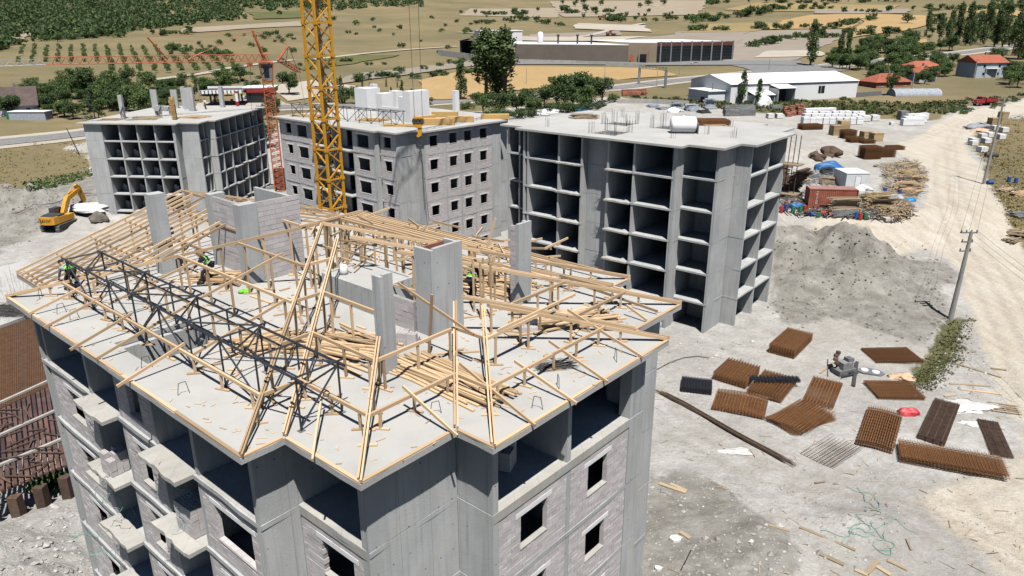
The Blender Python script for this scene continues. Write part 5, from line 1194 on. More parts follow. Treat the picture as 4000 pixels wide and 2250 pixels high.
m = MB(); m.extrude([(.05, 1.12), (1.75, 1.12), (1.9, 1.9), (1.5, 2.85), (.1, 2.85)], .42, 1.35); cb = m.obj('cab', 'dark_grey', ex)
m = MB(); m.box(.2, 1.4, 1.351, 1.36, 1.8, 2.7); m.box(.2, 1.4, .41, .419, 1.8, 2.7); m.obj('window', 'glass_dark', cb)
m = MB(); m.box(.1, 1.45, .5, 1.28, 2.852, 2.9); m.obj('cab_roof', 'dark_grey', cb)
bm = [(.9, 1.6), (1.0, 2.1), (2.0, 3.6), (2.6, 4.2), (5.3, 4.9), (5.6, 4.65), (5.4, 4.4), (3.1, 3.55), (2.6, 3.1), (1.5, 1.7)]
m = MB(); m.extrude(bm, -.28, .28); bo = m.obj('boom', 'digger_yellow', ex)
m = MB(); m.extrude([(4.7, 5.35), (5.1, 5.55), (5.85, 4.9), (6.75, 2.1), (6.45, 1.85), (6.15, 2.0), (5.3, 4.4)], -.22, .22); sk = m.obj('stick', 'digger_yellow', ex)
for s_ in (-.4, .4): m = MB(); m.tube((1.4, s_, 1.4), (2.3, s_, 2.6), .1, .1, 8); m.tube((2.3, s_, 2.6), (3.0, s_, 3.7), .055, .055, 8); m.obj('boom_cylinder', 'steel_grey', bo)
m = MB(); m.tube((3.0, 0, 4.45), (4.0, 0, 5.0), .1, .1, 8); m.tube((4.0, 0, 5.0), (4.8, 0, 5.4), .055, .055, 8); m.obj('stick_cylinder', 'digger_yellow', sk)
m = MB(); m.tube((6.0, -.0, 4.4), (6.6, 0, 3.1), .09, .09, 8); m.tube((6.6, 0, 3.1), (7.0, 0, 2.2), .05, .05, 8); m.obj('bucket_cylinder', 'steel_grey', sk)
m = MB(); m.extrude([(6.2, 2.05), (6.7, 2.15), (7.3, 1.75), (7.35, .95), (6.9, .3), (6.1, .15), (5.7, .45), (6.2, .55), (6.6, .95), (6.6, 1.5)], -.65, .65)
m.box(5.8, 7.2, -.69, -.65, .3, 1.75); m.box(5.8, 7.2, .65, .69, .3, 1.75); bk = m.obj('bucket', 'dark_grey', ex)
for k in range(5): m = MB(); m.box(5.4, 5.8, -.55+k*.26-.05, -.55+k*.26+.05, .3, .41); m.obj('bucket_tooth', 'steel_grey', bk)
text('SANY', .62, 'hair', ex, Matrix(((0, 0, -1, -2.812), (-1, 0, 0, 0), (0, 1, 0, 1.68), (0, 0, 0, 1))))
for s_ in (-1, 1): m = MB(); m.add([(-2.79, s_*.75, 1.95), (-2.77, s_*1.0, 2.0), (-2.77, s_*1.0, 1.93), (-2.79, s_*.75, 1.85)], [(0, 1, 2, 3)]); m.obj('stripe', 'red_paint', ex)

# ------------------------------------------------------------------ shipping container and site cabin
def from_px(p0, p1): a = G(*p0); b = G(*p1); return a, b, float(np.linalg.norm((b-a)[:2])), math.atan2(b[1]-a[1], b[0]-a[0])
a, b, L_, an = from_px((3155, 812), (3345, 812)); W_, H_ = 2.44, 2.85
ct = thing('shipping_container', 'rust red corrugated shipping container with white lettering, behind the oil drums', 'container', (a+b)/2, an)
prof = []; x = -L_/2+.12
while x < L_/2-.2: prof += [(x, 0), (x+.09, 0), (x+.13, .05), (x+.23, .05), (x+.27, 0)]; x += .28
def corr(y, sg, nm):
    m = MB(); n_ = len(prof); vs = [(u, y+sg*v, .12) for u, v in prof]+[(u, y+sg*v, H_-.1) for u, v in prof]; m.add(vs, [(i, i+1, n_+i+1, n_+i) for i in range(n_-1)]); return m.obj(nm, 'container_red', ct)
corr(0.02, 1, 'side_panel'); corr(W_-.02, -1, 'side_panel')
m = MB(); m.box(-L_/2+.05, L_/2-.05, .06, W_-.06, .05, .12); m.obj('floor', 'rust_brown', ct)
m = MB(); m.box(-L_/2, -L_/2+.04, .05, W_-.05, .1, H_-.05); m.box(L_/2-.04, L_/2, .05, W_-.05, .1, H_-.05); stuff(m.obj('end_panel', 'container_red', ct))
m = MB()
for k in range(int(L_/.3)): m.box(-L_/2+.05+k*.3, -L_/2+.26+k*.3, .05, W_-.05, H_-.05, H_+.005)
m.box(-L_/2+.05, L_/2-.05, .05, W_-.05, H_-.08, H_-.03); m.obj('roof', 'container_roof', ct)
for y in (-.01, W_-.09):
    for z0, z1 in ((0.004, .14), (H_-.14, H_-.01)): m = MB(); m.box(-L_/2, L_/2, y, y+.1, z0, z1); m.obj('rail', 'container_red', ct)
    for x in (-L_/2-.01, L_/2-.1): m = MB(); m.box(x, x+.11, y-.005, y+.105, .1, H_-.05); m.obj('corner_post', 'container_red', ct)
for i, ch in enumerate('TRITON'): text(ch, .40, 'plastic_white', ct, Matrix(((1, 0, 0, -L_/2+1.15), (0, 0, -1, -.012), (0, 1, 0, H_-.5-i*.34), (0, 0, 0, 1))))
a, b, L_, an = from_px((3299, 739), (3390, 739)); 
cbn = thing('site_cabin', 'white panel site cabin with a narrow door, behind the red container', 'cabin', (a+b)/2, an+.05)
D_ = 4.8; m = MB(); m.box(-L_/2, L_/2, 0, D_, .1, 2.55); m.obj('wall', 'cabin_white', cbn)
for k in range(3): m = MB(); m.box(-L_/2-.06, L_/2+.06, -.06+k*(D_+.12)/3, -.1+(k+1)*(D_+.12)/3, 2.55, 2.66); m.obj('roof_panel', 'cabin_white', cbn)
m = MB(); m.box(-L_/2-.03, L_/2+.03, -.03, D_+.03, 0.004, .12); m.obj('base_frame', 'steel_grey', cbn)
m = MB(); m.box(-.35, .55, -.03, -.004, .15, 2.15); dr = m.obj('door', 'plastic_white', cbn); m = MB(); m.box(.44, .52, -.07, -.03, 1.05, 1.12); m.obj('handle', 'dark_grey', dr)
m = MB(); m.box(-.42, .62, -.015, -.005, .15, 2.22); m.obj('door_frame', 'steel_grey', cbn)

# ------------------------------------------------------------------ drums, heaps and scrap around the container
def drum(px, py, mat, lying=False, rz=0.0, label='', r=.30, h=.88):
    p = G(px, py); t = thing('oil_drum', label, 'drum', p, rz); m = MB()
    m.lathe([(r, 0), (r, h*.32), (r+.012, h*.34), (r, h*.36), (r, h*.64), (r+.012, h*.66), (r, h*.68), (r, h)], (0, 0, 0), 16); o = m.obj('shell', mat, t, False)
    m = MB(); m.lathe([(r-.03, 0), (r-.03, .012)], (0, 0, h+.001), 16); l_ = m.obj('lid', mat, t)
    if lying:
        for q in (o, l_): q.matrix_basis = Matrix.Translation((-h/2, 0, r+.015)) @ Matrix.Rotation(R(90), 4, 'Y')
    return t
zc = lambda x, y: (3000+x/2.08, 560+y/2.08)
for x, y, mt_, ly, rz, lb in ((107, 562, 'barrel_red', 0, 0, 'upright red drum at the edge of the bare block'), (145, 545, 'barrel_blue', 0, 0, 'upright blue drum behind the red one by the bare block'), (145, 520, 'container_red', 0, 0, 'rusty red square tank drum behind the blue drum'), (200, 565, 'barrel_green', 0, 0, 'pale green drum beside the heap of blue plastic'),
                              (260, 560, 'barrel_green', 0, 0, 'dark green drum next to the short red drum'), (296, 552, 'barrel_red', 0, 0, 'short red drum at the left end of the container'), (360, 590, 'barrel_blue', 1, .3, 'blue drum lying in front of the container'), (408, 595, 'barrel_green', 1, 1.2, 'green drum lying beside the lying blue drum'), (440, 580, 'barrel_red', 1, .2, 'bright red drum lying below the container'),
                              (512, 592, 'container_red', 1, .1, 'dark red drum lying by the stacked planks'), (748, 618, 'barrel_red', 0, 0, 'upright red drum in front of the plank heap'), (715, 612, 'barrel_blue', 0, 0, 'upright blue drum left of the red one in front of the planks'), (788, 615, 'barrel_green', 0, 0, 'upright green drum right of the red one in front of the planks'),
                              (945, 405, 'barrel_blue', 0, 0, 'blue drum full of metal bars among the old planks'), (1065, 420, 'barrel_blue', 0, 0, 'blue drum full of metal bars beyond the bush'), (318, 588, 'hair', 1, .4, 'black drum lying by the slanting plank')):
    drum(*zc(x, y), mt_, bool(ly), rz, lb)
def px_heap(px, py, ang, n_, L, spread, label, mat='old_timber', loose=1.2, w=.1, h=.05): p = G(px, py); return lumber_heap(None, p[0], p[1], ang, int(n_*1.5), L, spread, label, z=p[2]+.02, mat=mat, loose=loose, w=w*1.5, h=h*2.0)
px_heap(*zc(1130, 190), .3, 44, 3.2, 3.0, 'grey board scrap with a tin sheet at the road edge', loose=1.6)
px_heap(*zc(1140, 250), -.2, 56, 2.6, 3.4, 'big heap of weathered short timbers along the dirt road', mat='weathered_timber', loose=1.6); px_heap(*zc(1130, 310), .1, 50, 3.6, 2.0, 'purple brown steel props laid together beside the timber heap', mat='rust_brown', loose=.5, w=.06, h=.06)
px_heap(*zc(1230, 290), 1.0, 34, 1.9, 2.6, 'pile of pale timber ends nearest the dirt road', mat='weathered_timber', loose=1.6); px_heap(*zc(1140, 390), .0, 48, 3.8, 2.4, 'long pale planks spread beside the blue drums', mat='timber', loose=.8)
px_heap(*zc(900, 520), -.15, 60, 4.0, 2.8, 'crossed old planks in front of the bush', mat='weathered_timber', loose=1.2); px_heap(*zc(620, 545), .03, 48, 4.6, 2.0, 'planks stacked lengthwise in front of the red container', mat='old_timber', loose=.4); px_heap(*zc(620, 590), .02, 40, 3.6, 1.2, 'thin grey pipes laid out under the stacked planks', mat='mid_grey', loose=.3, w=.05, h=.05)
px_heap(*zc(1000, 560), .6, 40, 2.4, 2.4, 'short mixed planks and bars by the cable reel', mat='old_timber', loose=1.5); px_heap(*zc(160, 430), .4, 50, 3.4, 3.4, 'heap of rusty shuttering panels left of the container', mat='rust_brown', loose=1.2, w=.4, h=.07); px_heap(*zc(330, 270), .5, 46, 2.2, 3.0, 'tangle of grey steel profiles near the blue tarp', mat='steel_grey', loose=1.8, w=.06); px_heap(*zc(480, 330), -.2, 30, 2.6, 1.6, 'boxed boards with grey pipes in front of the cabin', mat='old_timber', loose=.5)
px_heap(*zc(470, 250), .1, 30, 2.2, 1.6, 'dark bundle of pipes under the blue tarp', mat='dark_grey', loose=.6)
def blob(nm, label, cat, px, py, sx, sy, sz, mat, seed, rough=.25, n_=18, k=10, smooth=True, dz=0.0):
    "lumpy draped or heaped form resting on the ground"
    p = G(px, py); rs = np.random.RandomState(seed); m = MB(); vs = []; fs = []; ph = rs.uniform(0, 6.3, 6)
    for j in range(k+1):
        v = j/k
        for i in range(n_):
            a = 2*math.pi*i/n_; rr_ = math.cos(v*math.pi/2)**.7; wob = 1+rough*(math.sin(3*a+ph[0]+4*v)*.5+math.sin(7*a+ph[1]-3*v)*.35+rs.uniform(-.3, .3)); zz = math.sin(v*math.pi/2)**.9
            vs.append((sx*rr_*wob*math.cos(a), sy*rr_*wob*math.sin(a), sz*zz*(1+rough*.6*math.sin(2*a+ph[2])*(v > .2))-.02*(j == 0)))
    for j in range(k):
        for i in range(n_): fs.append((j*n_+i, j*n_+(i+1) % n_, (j+1)*n_+(i+1) % n_, (j+1)*n_+i))
    m.add(vs, fs); o = m.obj(nm, mat, None, smooth); o.location = (p[0], p[1], p[2]+dz); return tag(o, label, cat)
blob('tarpaulin', 'bright blue tarpaulin draped over a heap beside the cabin', 'tarp', *zc(490, 215), 2.6, 1.5, 1.5, 'tarp_blue', 1)
blob('plastic_sheet', 'crumpled white plastic sheeting in front of the cabin corner', 'plastic', *zc(775, 380), 1.2, .7, .7, 'plastic_white', 2, .5); blob('plastic_sheet', 'white and grey sacks thrown on the plank heap', 'plastic', *zc(1040, 470), 1.3, .8, .9, 'insul_blue', 3, .5)
blob('plastic_sheet', 'blue plastic crumpled between the drums', 'plastic', *zc(225, 515), 1.3, .7, .5, 'tarp_blue', 4, .5); blob('wire_heap', 'dark brown heap of tangled wire behind the blue tarp', 'scrap', *zc(500, 100), 1.9, 1.2, 1.5, 'rust_brown', 5, .6); blob('wire_heap', 'grey brown heap of tangled wire left of the darker one', 'scrap', *zc(385, 130), 1.8, 1.1, 1.3, 'rust_brown', 6, .6)
blob('plastic_bin', 'blue crates with white lids at the road edge', 'crate', *zc(1155, 470), .9, .6, .5, 'pipe_blue', 7, .15)
p = G(*zc(1118, 572)); cr = thing('cable_reel', 'dark cable coil lying flat at the road corner', 'coil', p)
for k in range(5): m = MB(); pts = [(math.cos(a_)*(1.15-.1*k), math.sin(a_)*(1.15-.1*k), .05+.045*k*.6) for a_ in np.linspace(0, 6.283, 25)]; m.path(pts, .045, 5); m.obj('coil_turn', 'hair', cr)
p = G(*zc(978, 630)); pl = thing('block_pallet', 'small pallet of reddish blocks by the dirt road', 'pallet', p, .1)
m = MB(); m.box(-.75, .75, -.55, .55, .004, .12); m.obj('pallet_base', 'old_timber', pl)
for i in range(4):
    for j in range(3):
        for k in range(2): piece('block', (-.7+i*.35, -.34+j*.34, .22+k*.2), (-.38+i*.35, -.34+j*.34, .22+k*.2), .31, .185, 'block', pl)

# ------------------------------------------------------------------ rebar mesh stacks on the ground
def stack_px(p0, p1, p2, h_, n_, label, mat='rust', **kw):
    A_, B_, C_ = G(*p0), G(*p1), G(*p2); lx = np.linalg.norm((A_-B_)[:2]); ly = np.linalg.norm((C_-B_)[:2]); c = (A_+C_)/2; an = math.atan2(B_[1]-A_[1], B_[0]-A_[0])
    return mesh_stack((c[0], c[1], float(zt(c[0], c[1]))+.02), an, lx, ly, n_, h_/max(1, n_), label, mat, **kw)
qa = lambda x, y: (2600+x/1.3657, 1200+y/1.3657); qb = lambda x, y: (3200+x/1.26, 1250+y/1.26)
G13 = 'rusty mesh stacks in the yard'
stack_px(qa(535, 238), qa(665, 272), qa(795, 185), .95, 14, 'tall rusty mesh stack standing alone in front of the bare block', group=G13)
stack_px(qa(263, 388), qa(432, 440), qa(490, 352), .85, 12, 'tall rusty mesh stack beside the small dark grey cage', group=G13)
stack_px(qa(430, 462), qa(605, 512), qa(705, 400), .5, 8, 'rusty mesh stack with a dark grey cage lying on top', group=G13)
stack_px(qa(230, 545), qa(500, 598), qa(560, 510), .42, 8, 'wide bowed rusty mesh stack in front of the tall one', group=G13, wave=.12)
stack_px(qa(540, 600), qa(685, 690), qa(905, 605), .5, 9, 'fanned out twisted rusty mesh stack in the middle of the yard', group=G13, fan=.35, wave=.1, off=.12)
stack_px(qa(728, 512), qa(885, 548), qa(942, 415), .2, 5, 'low rusty mesh stack right of the fanned one', group=G13)
stack_px((3128, 1771), (3252, 1830), (3373, 1748), .03, 1, 'single flat mesh sheet lying on pale ground', 'rust_brown', group=G13)
stack_px(qb(235, 165), qb(312, 232), qb(480, 200), .3, 7, 'flat rusty mesh stack below the grey earth mound', group=G13, off=.05)
stack_px(qb(235, 322), qb(300, 402), qb(505, 385), .25, 8, 'flat rusty mesh stack next to the weedy verge', group=G13, fan=.08, off=.08)
stack_px(qb(172, 612), qb(345, 658), qb(413, 487), .5, 9, 'bowed rusty mesh stack near the red sack', group=G13, sx=.16, sy=.5, wave=.1)
stack_px(qb(450, 572), qb(570, 612), qb(718, 445), .45, 8, 'dark brown mesh stack beside the white powder', 'rust_brown', group=G13, sx=.5, sy=.17)
stack_px(qb(385, 702), qb(902, 795), qb(908, 712), .75, 7, 'very long rusty mesh cage row along the pale track', group=G13, off=.1, sx=.22, sy=.22)
stack_px(qb(805, 657), qb(905, 674), qb(915, 517), .12, 3, 'small thin grey brown mesh stack at the road side', 'rust_brown', group=G13, sx=.5, sy=.1)
stack_px(qa(80, 452), qa(235, 470), qa(245, 415), .6, 8, 'small dark grey mesh cage beside the rusty stacks', 'dark_steel', sx=.25, sy=.12)
p = G(*qa(575, 420)); mesh_stack((p[0], p[1], p[2]+.56), -.05, 4.0, .8, 4, .07, 'dark grey mesh strip lying on a rusty stack', 'dark_steel', sx=.3, sy=.12)
def px_bundle(pts, n_, r, label, mat='rust_brown', spread=.28, name='rebar_bundle'):
    P = [G(*q) for q in pts]; t = thing(name, label, 'rebar', P[0]); m = MB(); d = (P[-1]-P[0])[:2]; d /= np.linalg.norm(d); nr = np.array([-d[1], d[0]])
    for i in range(n_):
        o = RS.normal(0, spread*.5); zz = abs(RS.normal(0, .07))+.02; s0, s1 = RS.uniform(0, .12), RS.uniform(.85, 1.0); pts_ = []
        for u in np.linspace(s0, s1, 6):
            k = min(int(u*(len(P)-1)), len(P)-2); f = u*(len(P)-1)-k; q = P[k]+(P[k+1]-P[k])*f; w_ = nr*(o*(1+.5*abs(u-.5))); x, y = q[0]+w_[0], q[1]+w_[1]; pts_.append((x-P[0][0], y-P[0][1], float(zt(x, y))+zz-P[0][2]))
        m.path(pts_, r, 4)
    stuff(m.obj('bar', mat, t)); return t
px_bundle([(2550, 1520), (2680, 1585), (2830, 1672), (2980, 1755), (3110, 1825)], 46, .016, 'long bundle of brown reinforcing bars lying across the pale yard')
px_bundle([(2465, 1490), (2560, 1450), (2640, 1405), (2720, 1395), (2790, 1405)], 2, .02, 'dark hose curving over the ground near the bare block', 'wire', .02, 'hose')
# bending machine
p = G(*qb(118, 262)); bmch = thing('bar_bending_machine', 'grey bar bending machine standing among the mesh stacks', 'machine', p, .35)
m = MB(); m.box(-.9, .9, -.5, .5, .12, .5); m.obj('base', 'mid_grey', bmch); m = MB(); m.box(-.5, .6, -.4, .4, .5, 1.15); m.obj('gearbox', 'mid_grey', bmch); m = MB(); m.box(.1, .7, -.3, .3, 1.15, 1.45); m.obj('motor_cover', 'steel_grey', bmch)
for x, y, z in ((-.7, .2, .9), (-.55, .55, 1.1), (-.3, .8, 1.3), (.0, .9, 1.5)): m = MB(); m.lathe([(.2, 0), (.22, .05), (.2, .22)], (x, y, z), 12); m.obj('roller', 'rust_brown', bmch)
m = MB(); m.tube((.3, -.7, .25), (.3, -.35, .25), .22, .22, 12); m.obj('motor', 'dark_grey', bmch); m = MB(); m.bar((-1.0, -.8, .2), (.9, -.75, .2), .1, .1); m.obj('skid', 'dark_grey', bmch); m = MB(); m.bar((-.6, .1, .5), (.0, .95, 1.4), .3, .1); m.obj('arm', 'mid_grey', bmch)
p = G(*qb(250, 255)); pt = thing('steel_plate', 'grey steel plate with two round discs beside the bending machine', 'plate', p, -.5); m = MB(); m.prism([(-1.2, -.4), (-.5, -.7), (.9, -.6), (1.2, 0), (.6, .6), (-.6, .55)], .03, .1); m.obj('plate', 'steel_grey', pt)
for x in (-.45, .45): m = MB(); m.lathe([(.33, 0), (.3, .08)], (x, -.05, .1), 16); m.obj('disc', 'aac_block', pt)
def px_bar(nm, p0, p1, w_, h_, mat, label, cat, dz=.05, group=None):
    a, b = G(*p0), G(*p1); o = piece(nm, (a[0], a[1], a[2]+dz), (b[0], b[1], b[2]+dz), w_, h_, mat, None); return tag(o, label, cat, group)
px_bar('steel_channel', qb(185, 212), qb(168, 330), .28, .16, 'dark_grey', 'dark steel channel lying beside the bending machine', 'channel', .1)
px_bar('plank', qb(5, 265), qb(72, 210), .16, .06, 'timber', 'pale plank leading towards the bending machine', 'plank'); px_bar('steel_post', qb(42, 195), qb(42, 280), .07, .07, 'rust_brown', 'thin rusty bar left of the bending machine', 'bar')
for i, (p0, p1, lb) in enumerate((((668, 215), (895, 285), 'long grey plank on the verge near the dirt road'), ((690, 342), (898, 368), 'pale plank on bare verge above the white powder'), ((640, 315), (840, 328), 'thin rusty rod on the bare verge'), ((615, 378), (675, 368), 'short pale plank at the white powder edge'), ((845, 240), (920, 248), 'short grey plank close to the road'))): px_bar('plank', qb(*p0), qb(*p1), .22, .07, 'old_timber' if i != 1 else 'timber', lb, 'plank')
qd = lambda x, y: (3000+x/2.576, 1690+y/2.576)
for p0, p1, w_, lb in (((315, 955), (880, 1190), .2, 'longest loose plank on the rubble in the foreground'), ((520, 1225), (765, 1335), .28, 'broad short plank below the longest one'), ((990, 1425), (1105, 1300), .26, 'short plank crossing another at the rubble edge'), ((870, 1385), (1000, 1440), .22, 'plank end under the crossing plank'), ((1090, 1350), (1235, 1440), .26, 'plank sloping away from the crossed pair'), ((1200, 1290), (1400, 1385), .22, 'single plank beside the tyre tracks'), ((0, 935), (215, 995), .18, 'pale lath at the edge of the gravel'), ((1390, 1075), (1440, 1190), .1, 'dark square bar standing out on the pale track'), ((470, 510), (570, 500), .1, 'small wooden stick on the pale ground')): px_bar('plank', qd(*p0), qd(*p1), w_, .07, 'old_timber', lb, 'plank')
q7 = lambda x, y: (2000+x/2.576, 1690+y/2.576)
for p0, p1, lb in (((1480, 515), (1750, 610), 'weathered plank below the corner of the near block'), ((1590, 520), (1760, 595), 'second weathered plank beside the one by the near block'), ((1690, 1005), (1790, 1070), 'short plank beside a white slab fragment')): px_bar('plank', q7(*p0), q7(*p1), .25, .08, 'old_timber', lb, 'plank')
px_bar('shovel', q7(1700, 1390), q7(1800, 1190), .05, .05, 'hair', 'dark shovel dropped on the rubble', 'shovel')
# green tangled wire on the track
m = MB()
for i in range(9):
    p = G(*qd(1000+RS.uniform(-60, 160), 780+i*38)); pts = []
    q = np.array([p[0], p[1]]); h_ = RS.uniform(0, 6.3)
    for j in range(14): h_ += RS.normal(0, .7); q = q+.28*np.array([math.cos(h_), math.sin(h_)]); pts.append((q[0], q[1], float(zt(*q))+.04+.03*RS.rand()))
    m.path(pts, .018, 4)
stuff(tag(m.obj('binding_wire', 'green_wire'), 'loose tangle of green binding wire on the pale track', 'wire'))
blob('powder_heap', 'white powder spilled beside the dark mesh stack', 'powder', *qb(740, 425), 2.2, 1.0, .16, 'white_powder', 12, .6); blob('powder_heap', 'small white powder patch by the brown mesh', 'powder', *qb(745, 510), .9, .5, .06, 'white_powder', 13, .6); blob('powder_heap', 'thin white spill on the pale ground by the long bar bundle', 'powder', *q7(2270, 190), 1.7, .45, .03, 'white_powder', 14, .6)
blob('sand_heap', 'bright white sand heap behind the excavator bucket', 'sand', 345, 818, 4.4, 2.2, 1.0, 'white_powder', 15, .3); blob('earth_heap', 'small brown earth heap by the corner of the left block', 'earth', 388, 862, 1.5, 1.0, 1.4, 'earth_dark', 16, .35)
blob('red_sack', 'red plastic sack beside the bowed mesh stack', 'sack', *qb(435, 462), .8, .5, .5, 'red_plastic', 17, .3); blob('cloth', 'peach coloured cloth thrown on the ground', 'cloth', *qb(410, 285), 1.0, .7, .25, 'cloth_peach', 18, .6)
blob('sack', 'grey plastic sack leaning by the foot of the bare block', 'sack', *(2100+1440/3.22, 1050+750/3.22), .9, .6, .9, 'insul_blue', 19, .3)
# wooden pallet by the road
p = G(*qb(912, 440)); wp = thing('pallet', 'pale wooden pallet lying at the road side', 'pallet', p, -.35)
for k in range(3): piece('bearer', (-.9+k*.9, -.75, .06), (-.9+k*.9, .75, .06), .1, .1, 'old_timber', wp)
for k in range(5): piece('slat', (-1.05, -.68+k*.34, .135), (1.05, -.68+k*.34, .135), .13, .03, 'old_timber', wp)

def scrap(label, poly, n_, mat, w_, L0, L1, zmax=.5, seed=1):
    rs = np.random.RandomState(seed); A_ = np.array(poly, float); lo, hi = A_.min(0), A_.max(0); q = rs.uniform(lo, hi, (n_*5, 2)); q = q[inpoly(q[:, 0], q[:, 1], poly)][:n_]; m = MB()
    for p in GV([zc(*c) for c in q]):
        a = rs.uniform(0, 6.3); L = rs.uniform(L0, L1); z = rs.uniform(.03, zmax); d = np.array([math.cos(a)*L, math.sin(a)*L, rs.normal(0, .12)*L]); m.bar(p-d+[0, 0, z], p+d+[0, 0, z], w_*rs.uniform(.7, 1.4), w_*.5)
    stuff(tag(m.obj('scrap_litter', mat), label, 'scrap'))
SP1 = [(900, 180), (1180, 130), (1290, 230), (1270, 330), (1240, 400), (1160, 470), (1180, 600), (1020, 640), (860, 560), (900, 420), (960, 330)]; SP2 = [(110, 420), (330, 400), (330, 540), (560, 500), (900, 500), (1100, 560), (1040, 640), (640, 610), (300, 600), (90, 560)]
scrap('weathered lath and board scrap strewn beside the dirt road', SP1, 420, 'old_timber', .12, .4, 1.5, .6, 1); scrap('pale board scrap mixed into the heaps beside the dirt road', SP1, 260, 'weathered_timber', .12, .4, 1.4, .7, 2); scrap('steel scrap strewn between container and road', SP1+[], 160, 'steel_grey', .08, .3, 1.3, .5, 3)
scrap('brown scrap littering the ground before the container', SP2, 260, 'rust_brown', .14, .3, 1.2, .4, 4); scrap('grey scrap littering the ground before the container', SP2, 200, 'mid_grey', .12, .3, 1.0, .4, 5); scrap('steel profiles scattered around the blue tarp', [(230, 290), (400, 220), (570, 230), (560, 340), (420, 350), (300, 340)], 160, 'steel_grey', .08, .4, 1.4, .5, 6)
# ------------------------------------------------------------------ halls, factory, houses
def zpx(p, py):
    "height above p at which the vertical through p meets the image row py"
    lo, hi = -30.0, 120.0
    for _ in range(40):
        md = (lo+hi)/2; v = np.array([p[0], p[1], p[2]+md])-[0, 0, CAMZ]
        if 1125-FPX*(v@CU)/(v@FW) > py: lo = md
        else: hi = md
    return lo
def seams(t, nm, y0, y1, xs, z0f, z1f, w_, mat, h_=.06):
    m = MB()
    for x in xs: m.bar((x, y0, z0f), (x, y1, z1f), w_, h_)
    return m.obj(nm, mat, t)
K0, K1, K2 = G(2644, 378), G(2850, 406), G(3343, 380)
u = (K2-K1)[:2]; L_ = np.linalg.norm(u); u /= L_; W_ = abs(np.cross(np.append(u, 0), np.append((K0-K1)[:2], 0))[2]); eh = zpx(K1, 330); rh = eh+2.4
hl = thing('white_hall', 'long white sheet metal hall with a low gable roof and side porches', 'hall', K1, math.atan2(u[1], u[0]))
m = MB(); m.add([(0, 0, -.5), (0, W_, -.5), (0, W_, eh), (0, W_/2, rh-.03), (0, 0, eh)], [(4, 3, 2, 1, 0)]); m.add([(L_, 0, -.5), (L_, W_, -.5), (L_, W_, eh), (L_, W_/2, rh-.03), (L_, 0, eh)], [(0, 1, 2, 3, 4)]); m.add([(0, 0, -.5), (L_, 0, -.5), (L_, 0, eh), (0, 0, eh)], [(0, 1, 2, 3)]); m.add([(0, W_, -.5), (L_, W_, -.5), (L_, W_, eh), (0, W_, eh)], [(3, 2, 1, 0)]); m.obj('wall', 'hall_white', hl)
for s_, y0, y1 in ((0, -.4, W_/2), (1, W_+.4, W_/2)):
    n_ = 16
    for k in range(n_):
        x0 = -.4+(L_+.8)*k/n_; x1 = -.4+(L_+.8)*(k+1)/n_-.03; m = MB(); ya = np.array([(x0, y0, eh-.1), (x1, y0, eh-.1), (x1, y1, rh), (x0, y1, rh)]); m.add(list(ya)+list(ya+[0, 0, .1]), [(0, 3, 2, 1) if s_ == 0 else (0, 1, 2, 3), (4, 5, 6, 7) if s_ == 0 else (7, 6, 5, 4), (0, 1, 5, 4), (1, 2, 6, 5), (2, 3, 7, 6), (3, 0, 4, 7)]); m.obj('roof_panel', 'hall_roof', hl)
m = MB(); m.box(-.06, L_+.06, -.08, -.01, eh-.45, eh-.1); m.obj('gutter', 'mid_grey', hl)
m = MB(); m.box(L_*.68, L_*.73, -.05, -.005, eh*.38, eh*.78); wn = m.obj('window', 'glass_dark', hl); m = MB(); m.box(L_*.70, L_*.702, -.07, -.05, eh*.38, eh*.78); m.obj('mullion', 'white_paint', wn)
def lean(x0, x1, d, h0, h1, open_=False):
    m = MB(); t_ = .12
    if open_:
        m.box(x0, x0+t_, -d, -.02, -.3, h1); m.box(x1-t_, x1, -d, -.02, -.3, h1); m.obj('porch_wall', 'hall_white', hl); m = MB(); m.box(x0+t_, x1-t_, -.3, -.1, -.3, h1); m.obj('porch_shade_panel', 'dark_grey', hl)  # dark panel stands in for the shade inside the open porch
    else: m.box(x0, x1, -d, -.02, -.3, h1); m.obj('annex_wall', 'hall_white', hl)
    m = MB(); m.add([(x0-.2, -d-.3, h1), (x1+.2, -d-.3, h1), (x1+.2, -.02, h0), (x0-.2, -.02, h0), (x0-.2, -d-.3, h1+.12), (x1+.2, -d-.3, h1+.12), (x1+.2, -.02, h0+.12), (x0-.2, -.02, h0+.12)], [(0, 3, 2, 1), (4, 5, 6, 7), (0, 1, 5, 4), (1, 2, 6, 5), (2, 3, 7, 6), (3, 0, 4, 7)]); m.obj('annex_roof', 'hall_roof', hl)
lean(L_*.29, L_*.42, 5, eh*.93, eh*.78, True); lean(L_*.13, L_*.28, 4, eh*.62, eh*.45, True)
m = MB(); m.box(-6.5, -.05, W_*.12, W_*.62, -.4, eh*.62); m.obj('annex_wall', 'hall_white', hl); m = MB(); m.box(-6.8, -.05, W_*.1, W_*.64, eh*.62, eh*.66); m.obj('annex_roof', 'hall_roof', hl); m = MB(); m.box(-6.53, -6.5, W_*.2, W_*.3, -.3, eh*.32); m.obj('annex_door', 'dark_grey', hl); m = MB(); m.tube((-3, W_*.25, eh*.66), (-3, W_*.25, eh*1.02), .2, .2, 8); m.obj('flue', 'steel_grey', hl)
